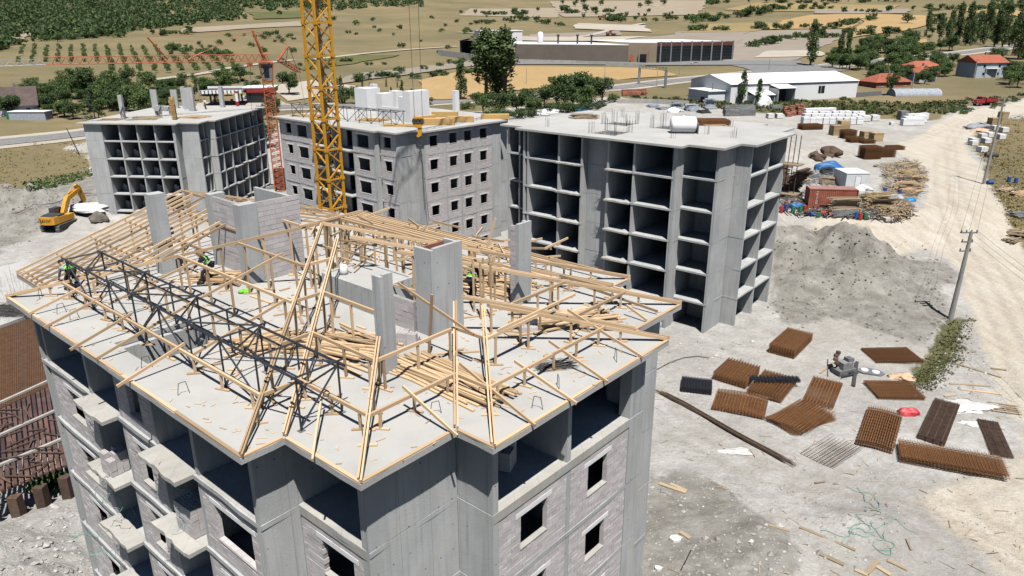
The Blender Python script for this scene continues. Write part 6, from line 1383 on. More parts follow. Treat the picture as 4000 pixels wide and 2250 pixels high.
# factory
F0, F1, F2 = G(2012, 234), G(2563, 248), G(2862, 234)
ft = thing('factory', 'brown walled factory with white roof and dark glass showroom front', 'factory', F1)
def fl_(p): return (p-F1)[:2]
hF = zpx(F1, 168); a0 = fl_(F0); a2 = fl_(F2); bk = a2*.0+np.array([-a2[1], a2[0]])/np.linalg.norm(a2)*1.0
if bk[1] < 0: bk = -bk
dep = 55.0
def quadwall(nm, p, q, z0, z1, mat, th=.3, par=ft):
    m = MB(); p = np.array(p); q = np.array(q); d = q-p; d = d/np.linalg.norm(d); n_ = np.array([d[1], -d[0]]); m.prism([tuple(p+n_*0), tuple(q+n_*0), tuple(q-n_*th), tuple(p-n_*th)], z0, z1); return m.obj(nm, mat, par)
mid = a0*.19
quadwall('wall', a0, mid, -1, hF*.88, 'factory_wall_dark'); quadwall('entrance_wall', mid, (0, 0), -1, hF, 'factory_wall')
quadwall('showroom_glass', (0, 0), a2, -.3, hF*.85, 'glass_dark'); quadwall('fascia', (0, 0), a2, hF*.85, hF+.5, 'fascia_brown', .6)
for k in range(8): c = a2*((k+.35)/7.6) if k < 7 else a2*.985; m = MB(); m.box(c[0]-.35, c[0]+.35, c[1]-.5, c[1]+.2, -.5, hF+.8); m.obj('pillar', 'mid_grey', ft)
for k in range(1, 6): 
    m = MB(); n2 = np.array([a2[1], -a2[0]])/np.linalg.norm(a2)*.05; zz = hF*.85*k/6; m.bar((*(n2), zz), (*(a2+n2), zz), .06, .1); m.obj('glazing_bar', 'dark_grey', ft)
m = MB(); m.prism([tuple(a0), tuple(mid), tuple(mid+bk*dep), tuple(a0+bk*dep)], hF*.88, hF*.88+.3); m.obj('roof', 'hall_roof', ft); m = MB(); m.prism([tuple(mid), (.0, .0), tuple(a2), tuple(a2+bk*dep), tuple(mid+bk*dep)], hF, hF+.3); m.obj('roof', 'hall_roof', ft)
for f in (.36, .5, .6): c = a0*(1-f)+bk*9; m = MB(); m.tube((*c, hF*.88), (*c, hF*.88+4.5), .5, .5, 10); m.lathe([(.8, 0), (.8, .9)], (c[0], c[1], hF*.88+4.3), 10); m.obj('chimney', 'dark_grey', ft)
dn = a0/np.linalg.norm(a0); out = np.array([dn[1], -dn[0]]); out = out if out[1] < 0 else -out
c = mid*.45; m = MB(); m.prism([tuple(c-dn*2.6+out*.1), tuple(c+dn*2.6+out*.1), tuple(c+dn*2.6+out*1.6), tuple(c-dn*2.6+out*1.6)], -.5, hF*.62); m.obj('entrance_portal', 'factory_wall', ft); m = MB(); m.prism([tuple(c-dn*1.8+out*1.7), tuple(c+dn*1.8+out*1.7), tuple(c+dn*1.8+out*1.62), tuple(c-dn*1.8+out*1.62)], -.5, hF*.46); m.obj('entrance_door', 'glass_dark', ft)
m = MB(); c = mid*.86+out*1.2; m.box(c[0]-.7, c[0]+.7, c[1]-.2, c[1]+.2, -.3, 4.2); m.obj('sign_totem', 'orange_paint', ft)
p = G(2110, 227); m = MB(); m.lathe([(1.7, 0), (1.75, 14*.9), (1.4, 15.6*.9), (.2, 16.2*.9)], (0, 0, 0), 16); o = m.obj('silo', 'white_paint', None, True); o.location = p; tag(o, 'white upright silo beside the factory wall', 'silo')
p = G(2090, 224); m = MB(); m.tube((-3, 0, 2.4), (3, 0, 2.4), 2.2, 2.2, 14); o = m.obj('tank', 'pipe_blue', None); o.location = p; tag(o, 'blue tank lying beside the white silo', 'tank')
p0, p1 = G(1872, 180), G(2040, 178); d_ = (p1-p0)[:2]; Lw = np.linalg.norm(d_); wt = thing('white_plant_building', 'tall white plant building rising behind the poplars', 'hall', p0, math.atan2(d_[1], d_[0])); hh_ = zpx(p0, 122)
m = MB(); m.box(0, Lw, 0, 24, -1, hh_); m.obj('wall', 'hall_white', wt); m = MB(); m.box(-.4, Lw+.4, -.4, 24.4, hh_, hh_+.5); m.obj('roof', 'hall_roof', wt); m = MB(); m.tube((Lw*.62, 3, hh_), (Lw*.62, 3, hh_+5), .6, .6, 10); m.obj('chimney', 'dark_grey', wt)
p0, p1 = G(1797, 211), G(1866, 213); d_ = (p1-p0)[:2]; Lw = np.linalg.norm(d_); sh = thing('open_shed', 'open fronted dark shed with a pitched roof left of the poplars', 'shed', p0, math.atan2(d_[1], d_[0])); hh_ = zpx(p0, 160)
m = MB(); m.box(0, .2, 0, 14, -.5, hh_); m.obj('wall', 'dark_grey', sh); m = MB(); m.box(Lw-.2, Lw, 0, 14, -.5, hh_); m.obj('wall', 'mid_grey', sh); m = MB(); m.box(.2, Lw-.2, 13.8, 14, -.5, hh_); m.obj('wall', 'dark_grey', sh)
m = MB(); m.extrude([(-.4, hh_), (Lw/2, hh_+1.4), (Lw+.4, hh_), (Lw+.4, hh_+.2), (Lw/2, hh_+1.6), (-.4, hh_+.2)], -.4, 14.4); m.obj('roof', 'brown_roof', sh)
def pxwall(nm, label, pts, h_, th, mat, cat='wall'):
    P = [G(*q) for q in pts]; t = thing(nm, label, cat, P[0])
    for a, b in zip(P[:-1], P[1:]):
        d = (b-a); n_ = max(1, int(np.linalg.norm(d)/6))
        for k in range(n_):
            u_ = a+d*k/n_-P[0]; v_ = a+d*(k+1)/n_*.999-P[0]; zc_ = min(u_[2], v_[2]); m = MB(); m.bar((u_[0], u_[1], zc_+h_/2-.3), (v_[0], v_[1], zc_+h_/2-.3), th, h_+.6); m.obj('wall_panel', mat, t)
    return t
pxwall('boundary_wall', 'low grey concrete wall beyond the bare block', [(2411, 403), (2545, 404), (2690, 412)], 1.5, .3, 'old_concrete')
pxwall('boundary_wall', 'long grey retaining wall in front of the factory', [(2010, 244), (2250, 250), (2520, 262)], 1.8, .4, 'old_concrete'); pxwall('boundary_wall', 'grey yard wall by the open shed', [(1712, 216), (1860, 238)], 3.5, .4, 'old_concrete'); pxwall('boundary_wall', 'grey fence wall beside the white hall', [(3345, 380), (3440, 372)], 1.6, .3, 'mid_grey')
# gas station
p = G(885, 412); gs = thing('gas_station', 'filling station with striped white canopy and dark red shop beyond the bare block', 'station', p, R(8)); mp = mpp(p); 
cw = 160*mp; m = MB(); m.box(-cw*.5, cw*.45, -3, 9, 4.6, 5.2); cnp = m.obj('canopy', 'brown_roof', gs); m = MB(); m.box(-cw*.52, cw*.47, -3.3, -3.0, 4.3, 5.5); m.obj('canopy_fascia', 'white_paint', cnp)
for k in range(12): x = -cw*.5+k*cw*.95/11; m = MB(); m.box(x-.2, x+.2, -3.35, -3.3, 4.3, 5.4); m.obj('fascia_stripe', 'dark_grey', cnp)
m = MB(); m.box(-cw*.54, cw*.49, 9, 9.3, 4.6, 5.9); m.obj('canopy_fascia', 'white_paint', cnp)
for x in (-cw*.35, cw*.3): 
    for y in (0, 6): m = MB(); m.box(x-.25, x+.25, y-.25, y+.25, -.3, 4.6); m.obj('canopy_post', 'dark_grey', gs)
for x in (-cw*.3, cw*.1): m = MB(); m.box(x-.4, x+.4, 2, 3.2, -.1, 1.9); m.obj('fuel_pump', 'red_paint', gs)
m = MB(); m.box(cw*.42, cw*1.05, 5, 14, -.3, 4.4); m.obj('shop', 'glass_dark', gs); m = MB(); m.box(cw*.38, cw*1.1, 4.4, 14.4, 3.9, 5.4); m.obj('shop_roof', 'red_paint', gs); m = MB(); m.box(cw*.36, cw*1.12, 4.3, 14.6, 5.4, 5.7); m.obj('shop_roof', 'white_paint', gs)
p = G(930, 422); m = MB(); m.box(-.5, .5, -.15, .15, 0, 2.2); m.m = 1; m.box(-.45, .45, -.14, .14, 2.2, 5.0); m.m = 0; m.box(-.55, .55, -.18, .18, 5.0, 5.6); o = m.obj('price_sign', ['red_paint', 'white_paint']); o.location = p; tag(o, 'slim red and white price pillar by the filling station', 'sign')
# houses
def house(name, label, pl, pr_, top, depth, roof_h, wall='house_blue', roof='roof_tile', hipd=True, win=3, storeys=1):
    a, b = G(*pl), G(*pr_); d = (b-a)[:2]; L = float(np.linalg.norm(d)); h_ = zpx(a, top); t = thing(name, label, 'house', a, math.atan2(d[1], d[0]))
    m = MB(); m.box(0, L, 0, depth, -1, h_); m.obj('wall', wall, t); o_ = .6; r0 = h_-.02; ins = depth/2+o_ if hipd else 0
    A_ = [(-o_, -o_, r0), (L+o_, -o_, r0), (L+o_, depth+o_, r0), (-o_, depth+o_, r0)]; Rg = [(-o_+ins, depth/2, r0+roof_h), (L+o_-ins, depth/2, r0+roof_h)] if L > 2*ins-2*o_+.5 else [(L/2-.1, depth/2, r0+roof_h), (L/2+.1, depth/2, r0+roof_h)]
    m = MB(); m.add(A_+Rg, [(0, 1, 5, 4), (1, 2, 5), (2, 3, 4, 5), (3, 0, 4), (3, 2, 1, 0)]); rf = m.obj('roof', roof, t)
    m = MB(); m.box(L*.6, L*.6+.7, depth*.55, depth*.55+.7, r0+roof_h*.4, r0+roof_h+1.0); m.obj('chimney', 'mid_grey', rf)
    for s in range(storeys):
        z0 = h_*s/storeys+h_/storeys*.35; z1 = z0+h_/storeys*.38
        for k in range(win):
            x = L*(k+.5)/win; m = MB(); m.box(x-.55, x+.55, -.05, -.005, z0, z1); w_ = m.obj('window', 'glass_dark', t); m = MB(); m.box(x-.65, x+.65, -.1, -.05, z0-.12, z0); m.obj('sill', 'white_paint', w_)
    return t
house('village_house', 'two storey blue grey house with orange tiled roof and a solar panel', (3808, 306), (3925, 300), 246, 11, 3.0, hipd=False, storeys=2, win=2); house('village_house', 'low house with an orange hipped roof behind the slim young tree', (3422, 345), (3556, 338), 322, 10, 3.0, wall='red_brick', win=3); house('village_house', 'small white walled house with orange roof between the other houses', (3590, 322), (3656, 318), 284, 8, 2.4, win=2); house('village_house', 'orange roofed house mostly hidden by dark trees', (3560, 290), (3680, 284), 262, 9, 2.4, win=2)
house('farm_house', 'old house with dark brown roof and white gable at the left field', (-60, 458), (150, 448), 420, 12, 5.5, wall='white_paint', roof='brown_roof', hipd=False, win=3); 
p = G(3860, 302); m = MB(); m.box(-3, 3, -2.5, 0, 3.6, 3.8); o = m.obj('awning', 'hall_roof', None); o.location = p; tag(o, 'white flat awning roof on the blue grey house', 'awning')
for q in ((-2.8, -2.3), (2.8, -2.3), (-2.8, -.1), (2.8, -.1)): m = MB(); m.box(q[0]-.1, q[0]+.1, q[1]-.1, q[1]+.1, -.5, 3.6); m.obj('post', 'house_blue', o)
p = G(3565, 372); gh = thing('greenhouse', 'low pale arched plastic greenhouse below the houses', 'greenhouse', p, .05); m = MB(); pf = [(3.2*math.cos(a), 2.4*math.sin(a)) for a in np.linspace(math.pi, 0, 12)]
m.add([(-8, y, z-.1) for y, z in pf]+[(9, y, z-.1) for y, z in pf], [(i, i+1, 13+i, 12+i) for i in range(11)]+[tuple(range(11, -1, -1)), tuple(range(12, 24))]); m.obj('cover', 'insul_blue', gh)
for k in range(7): m = MB(); m.path([(-7.8+k*2.75, y*1.01, z*1.01-.1) for y, z in pf], .05, 4); m.obj('hoop', 'white_paint', gh)
p = G(118, 466); m = MB(); m.box(-5, 6, -2, 2, -.3, 2.4); o = m.obj('garden_shed', 'insul_blue', None); o.location = p; tag(o, 'pale blue shed beside the dark brown roofed house', 'shed'); m = MB(); m.box(-5.2, 6.2, -2.2, 2.2, 2.4, 2.55); m.obj('roof', 'hall_roof', o); m = MB(); m.box(-6.5, -5.1, -1, 1, -.2, 1.8); m.obj('door', 'barrel_green', o)
# ------------------------------------------------------------------ road gantry, poles, wires
a, b = G(2495, 330), G(2598, 344); gt = thing('road_gantry', 'steel sign gantry spanning the highway', 'gantry', a); d = b-a; hg = zpx(a, 264)
for q in ((0, 0), d[:2]): m = MB(); m.box(q[0]-.45, q[0]+.45, q[1]-.45, q[1]+.45, -.3, hg); m.obj('post', 'steel_grey', gt)
m = MB(); P0 = np.array([0, 0, hg-.3]); P1 = np.array([d[0], d[1], hg-.3])
for o_ in ((0, .6, 0), (0, -.6, 0), (0, .6, 1.1), (0, -.6, 1.1)): m.tube(P0+o_, P1+o_, .1, .1, 5)
for k in range(9): f = k/8; q = P0+(P1-P0)*f; m.tube(q+[0, .6, 0], q+[0, .6, 1.1], .06, .06, 4); m.tube(q+[0, -.6, 0], q+[0, -.6, 1.1], .06, .06, 4); m.tube(q+[0, -.6, 0], P0+(P1-P0)*min(1, f+.12)+[0, -.6, 1.1], .06, .06, 4)
m.obj('truss_beam', 'steel_grey', gt)
def pole(label, base, top, r=.17, arms=2, mat='pole_concrete', lamp=False, wob=0.0):
    p = G(*base); h_ = zpx(p, top); t = thing('utility_pole' if not lamp else 'street_lamp', label, 'pole' if not lamp else 'lamp', p); m = MB(); m.tube((0, 0, -.4), (wob, 0, h_), r, r*.62, 10); m.obj('shaft', mat, t)
    if lamp: m = MB(); m.tube((0, 0, h_), (1.4, 0, h_+.3), .05, .05, 5); m.obj('arm', mat, t); m = MB(); m.box(1.2, 1.9, -.15, .15, h_+.25, h_+.38); m.obj('lamp_head', 'mid_grey', t)
    for k in range(arms):
        z = h_-.1-k*.95; w_ = .85 if k == 0 else .55
        m = MB(); m.box(-w_, w_, -.06, .06, z-.06, z+.06); ar = m.obj('crossarm', 'steel_grey', t)
        for x in ((-w_+.08, -w_*.3, w_*.3, w_-.08) if k == 0 else (-w_+.06, w_-.06)): m = MB(); m.lathe([(.05, 0), (.07, .06), (.045, .1), (.07, .16), (.03, .22)], (x, 0, z+.06), 8); m.obj('insulator', 'rust_brown', ar)
    return p, h_
PA, hA = pole('round concrete power pole with insulators beside the dirt road verge', (3712, 1246), 905, .27, 3, wob=.25); PB, hB = pole('concrete power pole beyond the road bend with white blocks near it', (3842, 718), 384, .25, 2, wob=.4)
pole('grey power pole in front of the low orange roofed house', (3561, 352), 264, .22, 0); pole('grey power pole in front of the two storey house', (3802, 312), 229, .22, 0); pole('tall lamp pole beside the highway gantry', (2565, 336), 276, .14, 0); pole('thin pole standing in the golden field edge', (2056, 330), 262, .16, 0); pole('thin pole on the far edge of the golden field', (2362, 300), 247, .14, 0); pole('pole leaning at the dry grass near the left block', (312, 604), 500, .14, 0, 'wire', wob=-2.0); pole('tall lamp post by the factory forecourt', (2654, 290), 230, .14, 0); pole('power pole at the far edge of the yard beside green shrubs', (3003, 276), 230, .2, 0)
pole('white street lamp near the dark spruce', (263, 435), 395, .1, 0, 'white_paint', True); pole('white street lamp by the brown roofed house', (205, 390), 366, .1, 0, 'white_paint', True); pole('tall grey pole by the filling station canopy', (782, 400), 330, .25, 0)
def wires(p, hp_, q, hq, n_, sag, label, spread=.8):
    d = (q-p); t = thing('power_line', label, 'wire', (p[0], p[1], p[2]+hp_))
    for k in range(n_):
        o = (k-(n_-1)/2)*spread*2/max(1, n_-1); m = MB(); pts = []
        for s in np.linspace(0, 1, 24): pts.append((d[0]*s+o, d[1]*s, (q[2]+hq-p[2]-hp_)*s-sag*4*s*(1-s)+.1))
        m.path(pts, .012, 4); m.obj('conductor', 'wire', t)
wires(PA, hA, PB, hB, 3, 1.8, 'power line between the two concrete poles'); q_ = np.array([78.0, 28.0, 0.0]); wires(PA, hA, np.array([36.0, 18.0, 2.0]), 8.0, 3, 1.0, 'power line leaving the near pole towards the foreground'); q_ = G(4150, 420); wires(PB, hB, q_, 10, 3, 2, 'power line running on beyond the road bend')
# ------------------------------------------------------------------ vehicles
p = G(3842, 412); tk = thing('dump_truck', 'old dark red dump truck parked at the end of the dirt road', 'truck', p, R(196)); tk.scale = (1.15,)*3
m = MB(); m.box(-3.6, .6, -1.15, 1.15, .95, 1.1); m.box(-3.6, .6, -1.2, -1.1, 1.1, 1.85); m.box(-3.6, .6, 1.1, 1.2, 1.1, 1.85); m.box(-3.65, -3.55, -1.2, 1.2, 1.1, 1.85); m.box(.5, .62, -1.2, 1.2, 1.1, 2.2); bd = m.obj('dump_body', 'red_paint', tk)
for k in range(6): m = MB(); m.box(-3.4+k*.75, -3.3+k*.75, -1.26, -1.2, 1.1, 1.85); m.box(-3.4+k*.75, -3.3+k*.75, 1.2, 1.26, 1.1, 1.85); stuff(m.obj('body_rib', 'red_paint', bd))
m = MB(); m.extrude([(.75, .8), (.75, 2.45), (1.7, 2.45), (2.1, 1.75), (2.2, 1.7), (3.1, 1.6), (3.2, .8)], -1.0, 1.0); m.obj('cab', 'red_paint', tk)
m = MB(); m.add([(1.74, -.85, 2.38), (2.1, -.85, 1.78), (2.1, .85, 1.78), (1.74, .85, 2.38)], [(0, 1, 2, 3)]); o = m.obj('windscreen', 'glass_dark', tk); o.location = (.015, 0, .01)
for s_ in (-1, 1): m = MB(); m.box(.9, 1.65, s_*1.003-.004, s_*1.003+.004, 1.75, 2.3); m.obj('side_window', 'glass_dark', tk); m = MB(); m.tube((3.2, s_*.7, 1.2), (3.26, s_*.7, 1.2), .13, .13, 10); m.obj('headlight', 'plastic_white', tk)
m = MB(); m.box(3.1, 3.35, -1.05, 1.05, .6, .85); m.obj('bumper', 'mid_grey', tk); m = MB(); m.box(-3.4, 3.1, -.45, .45, .6, .8); m.obj('chassis', 'dark_grey', tk)
for x in (-2.5, 2.2):
    for s_ in (-1, 1): m = MB(); m.tube((x, s_*.75, .5), (x, s_*1.08, .5), .5, .5, 16); w_ = m.obj('wheel', 'rubber', tk); m = MB(); m.tube((x, s_*1.08, .5), (x, s_*1.1, .5), .26, .26, 12); m.obj('rim', 'red_paint', w_)
def car(label, px, py, mat, rz, sc=1.0, name='car', cat='car'):
    p = G(px, py); t = thing(name, label, cat, p, rz); t.scale = (sc,)*3
    m = MB(); m.extrude([(-2.1, .35), (2.05, .35), (2.15, .7), (1.3, .95), (.6, 1.45), (-1.5, 1.48), (-2.1, .95)], -.85, .85); m.obj('body', mat, t)
    for s_ in (-1, 1):
        m = MB(); m.add([(-1.4, s_*.856, .98), (1.0, s_*.856, .98), (.55, s_*.856, 1.38), (-1.3, s_*.856, 1.4)], [(0, 1, 2, 3)] if s_ < 0 else [(3, 2, 1, 0)]); m.obj('side_window', 'glass_dark', t)
        for x in (-1.3, 1.35): m = MB(); m.tube((x, s_*.7, .33), (x, s_*.87, .33), .33, .33, 14); m.obj('wheel', 'rubber', t)
    m = MB(); m.add([(1.31, -.75, .97), (1.31, .75, .97), (.64, .7, 1.43), (.64, -.7, 1.43)], [(0, 1, 2, 3)]); o = m.obj('windscreen', 'glass_dark', t); o.location = (.02, 0, .01)
    return t
car('silver car parked on the forecourt of the factory showroom', 2716, 254, 'silver_paint', .1); car('blue grey car under the filling station canopy', 962, 388, 'silver_paint', 1.2); car('dark pickup standing left of the open shed', 1718, 206, 'dark_grey', .1)
p = G(2385, 141); ld = thing('wheel_loader', 'distant red brown loader on the gravel beyond the factory', 'loader', p, .1); ld.scale = (1.9,)*3
m = MB(); m.box(-2, .4, -.8, .8, .8, 1.6); m.obj('body', 'rust', ld); m = MB(); m.box(-.6, .4, -.6, .6, 1.6, 2.5); m.obj('cab', 'red_paint', ld); m = MB(); m.box(1.6, 2.4, -1, 1, .3, 1.2); m.obj('bucket', 'rust', ld)
for x in (-1.3, 1.0):
    for s_ in (-1, 1): m = MB(); m.tube((x, s_*.6, .6), (x, s_*1.0, .6), .6, .6, 12); m.obj('wheel', 'rubber', ld)
p = G(2358, 78); tt = thing('dump_truck', 'distant orange dump truck on the pale quarry heap', 'truck', p, .1); tt.scale = (2.2,)*3; m = MB(); m.box(-3, 1, -1.1, 1.1, 1.0, 2.2); m.obj('dump_body', 'rust', tt); m = MB(); m.box(1.2, 2.6, -1.0, 1.0, .8, 2.4); m.obj('cab', 'white_paint', tt)
for x in (-2, 1.8): m = MB(); m.tube((x, -1, .5), (x, 1, .5), .5, .5, 10); m.obj('wheel', 'rubber', tt)

# ------------------------------------------------------------------ material store: wrapped pallets, blocks, timber and panel stacks
def proto_pallet(mat, nx, nz, bs=(.6, .5, .25), name='wrapped_pallet', label='', group=None):
    t = thing(name, label, 'pallet', (0, 0, -50), 0, group)
    m = MB(); W2 = nx*bs[0]/2
    for k in range(3): m.box(-W2, W2, -.55+k*.5, -.45+k*.5, .004, .1)
    m.obj('pallet_base', 'old_timber', t)
    for k in range(nz): m = MB(); j = RS.uniform(-.02, .02); m.box(-W2+j, W2+j, -.6+j, .6+j, .1+k*.42, .1+(k+1)*.42-.02); m.obj('block_layer', mat, t)
    return t
PW = proto_pallet('plastic_white', 2, 3, label='p'); PG = proto_pallet('mid_grey', 2, 3, label='p'); PA_ = proto_pallet('aac_block', 2, 2, label='p')
def rows(proto, pts, n_, label, group, jit=.12, sc=1.0, rz=0.1):
    a, b = G(*pts[0]), G(*pts[1])
    for k in range(n_):
        q = a+(b-a)*(k/max(1, n_-1)); x, y = q[0]+RS.uniform(-jit, jit), q[1]+RS.uniform(-jit, jit); o = dup(proto, (x, y, float(zt(x, y))), rz+RS.uniform(-.05, .05), sc*RS.uniform(.95, 1.05), label); o['group'] = group
zf = lambda x, y: (3000+x/2.576, y/2.576)
GW = 'white wrapped pallets in the material store'
for y, x0, x1, n_ in ((1250, 370, 900, 9), (1215, 380, 920, 9), (1185, 395, 930, 9)): rows(PW, (zf(x0, y), zf(x1, y)), n_, 'white wrapped pallet in the wide block of pallets before the green weeds', GW, sc=1.45)
rows(PW, (zf(390, 1160), zf(640, 1150)), 6, 'white wrapped pallet in the raised back row beside the red bricks', 'white pallets in the back row', sc=1.5)
for dy, s_ in ((0, 0), (-22, 25), (-44, 50)): rows(PW, (zf(1365+s_, 1262+dy), zf(1520+s_, 1258+dy*1.3)), 4, 'white wrapped pallet in the separate cluster near the road', 'white pallets near the road', sc=1.4)
rows(PG, (zf(1350, 1205), zf(1350, 1198)), 1, 'tall grey block stack between the two pallet clusters', 'grey stack', sc=1.9)
rows(PA_, (zf(980, 1220), zf(1060, 1215)), 2, 'white block stack at the right end of the pallet rows', 'white block stacks', sc=1.7); rows(PA_, (zf(20, 1190), zf(110, 1190)), 2, 'white block pack behind the bare block beside the red bricks', 'white packs by the red bricks', sc=1.5)
rows(PA_, (zf(1245, 1258), zf(1246, 1258)), 1, 'single white block cube between the pallet clusters', 'single cube', sc=.9)
for px, py, lb in ((2060, 1440, 'white block cube nearest the leaning pole'), (2190, 1440, 'white block cube beside the pole foot row'), (2150, 1395, 'white block cube in the second row by the pole'), (2230, 1380, 'white block cube behind the second row by the pole'), (2330, 1400, 'tall white block pack right of the pole'), (2285, 1310, 'upper white block pack behind the pole'), (2365, 1330, 'upper white block pack right of the pole')): rows(PA_, (zf(px, py), zf(px, py)), 1, lb, 'white blocks by the pole', sc=1.3)
zr = lambda x, y: (3000+x/2.576, 560+y/2.576)
rows(PA_, (zr(2150, 88), zr(2150, 88)), 1, 'lone white block cube on the dry verge', 'lone cubes', sc=1.25); rows(PA_, (zr(2065, 22), zr(2065, 22)), 1, 'white block cube beside the lone one on the verge', 'lone cubes', sc=1.2)
ze = lambda x, y: (2500+x/3.22, 380+y/3.22)
for y in (235, 205, 180): rows(PG, (ze(1090, y), ze(1400, y-8)), 6, 'grey concrete block pallet behind the bare slab', 'grey block pallets', sc=1.4)
RBk = proto_pallet('red_brick', 2, 2, label='p')
for y in (240, 215, 190, 160): rows(RBk, (ze(1850, y), ze(2050, y-30)), 4, 'pallet of red hollow bricks beside the white pallets', 'red brick pallets', sc=1.25, jit=.6)
rows(RBk, (zf(-900+1120+2576*0, 950), zf(-900+1320, 930)), 1, 'red brick pallet near the low wall', 'brick by wall') if False else None
z3_ = lambda x, y: (2000+x/2.576, y/2.576)
for y in (965, 940): rows(RBk, (z3_(1130, y), z3_(1320, y-8)), 5, 'pallet of red bricks by the highway behind the low wall', 'red bricks by the highway', sc=1.5)
def gheap(px, py, n_, L, spread, label, mat, loose=1.0, w=.35, h=.12, ang=.2): p = G(px, py); return lumber_heap(None, p[0], p[1], ang, n_, L, spread, label, z=p[2]+.02, mat=mat, loose=loose, w=w, h=h, name='panel_stack')
gheap(*ze(160, 118), 40, 3.5, 4, 'loose blue grey panels by the low wall', 'insul_blue', 1.0); gheap(*ze(290, 150), 44, 3.5, 5, 'tumbled grey panels and frames behind the bare slab', 'insul_blue', 1.6); gheap(*ze(450, 160), 60, 3.5, 5.0, 'large pile of blue grey panels behind the bare slab', 'insul_blue', .8, h=.16); gheap(*ze(650, 165), 64, 4, 5.5, 'largest pile of blue grey panels next to the white annex', 'insul_blue', 1.0, h=.18); gheap(*ze(870, 140), 60, 3.5, 4.5, 'high stack of blue grey panels below the slim poplars', 'insul_blue', .6, h=.2); gheap(*ze(800, 195), 40, 3, 4, 'dark scrap panels in front of the panel stacks', 'dark_grey', 1.4); gheap(*ze(1700, 140), 60, 4, 6, 'stack of dark blue steel scaffolding under the porch', 'steel_grey', 1.0, h=.14)
blob('plastic_heap', 'white plastic lump in front of the grey panels', 'plastic', *ze(420, 185), 2.6, 1.4, 1.2, 'plastic_white', 21, .35); blob('plastic_heap', 'tall white sack by the porch of the hall', 'plastic', *ze(1545, 115), 2.6, 1.8, 3.0, 'aac_block', 22, .3)
rz5 = lambda x, y: (1900+x/3.22, 380+y/3.22)
gheap(*rz5(1180, 165), 46, 6, 5, 'bright blue plastic pipes heaped beyond the bare slab', 'pipe_blue', .9, w=.22, h=.2, ang=.15); blob('plastic_heap', 'white rubble sacks along the edge of the bushes', 'plastic', *rz5(590, 225), 5, 1.6, 1.2, 'aac_block', 23, .5); blob('plastic_heap', 'white and pink sacks beside the blue pipes', 'plastic', *rz5(790, 190), 4, 1.4, 1.0, 'aac_block', 24, .5); blob('plastic_heap', 'small white sack pile at the left end of the bushes', 'plastic', *rz5(430, 250), 2.4, 1.2, 1.0, 'aac_block', 25, .5)
# timber stacks and rusty cages at the road beside the bare block
def cubestack(px, py, lx, ly, h_, label, mat, rz=.15, n_=5):
    p = G(px, py); t = thing('timber_stack' if mat != 'rust' else 'rebar_cage_stack', label, 'lumber' if mat != 'rust' else 'rebar', p, rz)
    if mat == 'rust':
        bpy.data.objects.remove(t); return mesh_stack((p[0], p[1], p[2]+.02), rz, lx, ly, max(4, int(h_/.08)), .08, label, 'rust', sx=.22, sy=.22)
    nz = int(h_/.22); ny = max(3, int(ly/.3))
    for k in range(nz):
        for j in range(ny): piece('beam', (-lx/2+RS.uniform(-.05, .05), -ly/2+(j+.5)*ly/ny, .11+k*.22), (lx/2+RS.uniform(-.05, .05), -ly/2+(j+.5)*ly/ny, .11+k*.22), ly/ny*.95, .2, mat, t)
    return t
zz8 = zr
cubestack(*zf(680, 1360), 2.6, 2.2, 2.6, 'tall weathered beam stack beside the rusty cages', 'weathered_timber'); cubestack(*zf(755, 1300), 2.6, 2.0, 2.2, 'weathered beam stack behind the rusty cages', 'weathered_timber'); cubestack(*zf(985, 1385), 2.4, 2.0, 1.7, 'low beam stack right of the rusty cages', 'weathered_timber'); cubestack(*zf(1080, 1420), 2.4, 2.2, 2.0, 'beam stack closest to the dirt road', 'weathered_timber'); cubestack(*zf(2265, 1250), 2.4, 2.0, 1.8, 'beam stack on the verge beyond the road', 'weathered_timber'); cubestack(*zf(2350, 1240), 2.0, 1.8, 3.2, 'tall beam stack on the verge beyond the road', 'weathered_timber')
cubestack(*zf(800, 1390), 3.2, 2.4, 2.0, 'tall rusty cage stack between the beam stacks', 'rust'); cubestack(*zf(870, 1430), 3.4, 2.4, 1.2, 'low rusty cage stack in front of the beams', 'rust'); cubestack(*zr(1015, 150), 3.6, 2.6, 2.6, 'tallest rusty cage stack behind the white cabin', 'rust'); cubestack(*zr(1170, 130), 3.4, 2.4, 1.8, 'rusty cage stack right of the tallest one', 'rust'); cubestack(*zr(1270, 60), 3.4, 2.4, .8, 'flat rusty cage stack beside the dirt road', 'rust'); cubestack(*zf(990, 1440), 3.0, 2.4, .9, 'low rusty cage stack under the nearest beam stack', 'rust'); cubestack(*zf(420, 1300), 5.5, 3.0, 1.4, 'curved rusty mesh stack behind the slab corner', 'rust')
blob('sack_heap', 'grey and blue sacks dumped on the verge beyond the road', 'sack', *zf(2120, 1295), 4.0, 1.8, 1.3, 'insul_blue', 31, .5); blob('sack_heap', 'yellow sacks beside the grey ones on the verge', 'sack', *zf(2150, 1328), 2.4, 1.0, .7, 'cloth_peach', 32, .5)
drum(*zr(2230, 412), 'barrel_blue', True, .1, 'blue drum lying at the foot of the pole', .34, 1.0); drum(*zr(2245, 140), 'dark_grey', True, .05, 'dark roll lying on the dry verge', .45, 2.6); drum(*zr(2490, 400), 'barrel_blue', False, 0, 'upright blue drum in the verge scrap'); drum(*zr(2420, 390), 'barrel_blue', False, 0, 'second blue drum in the verge scrap')
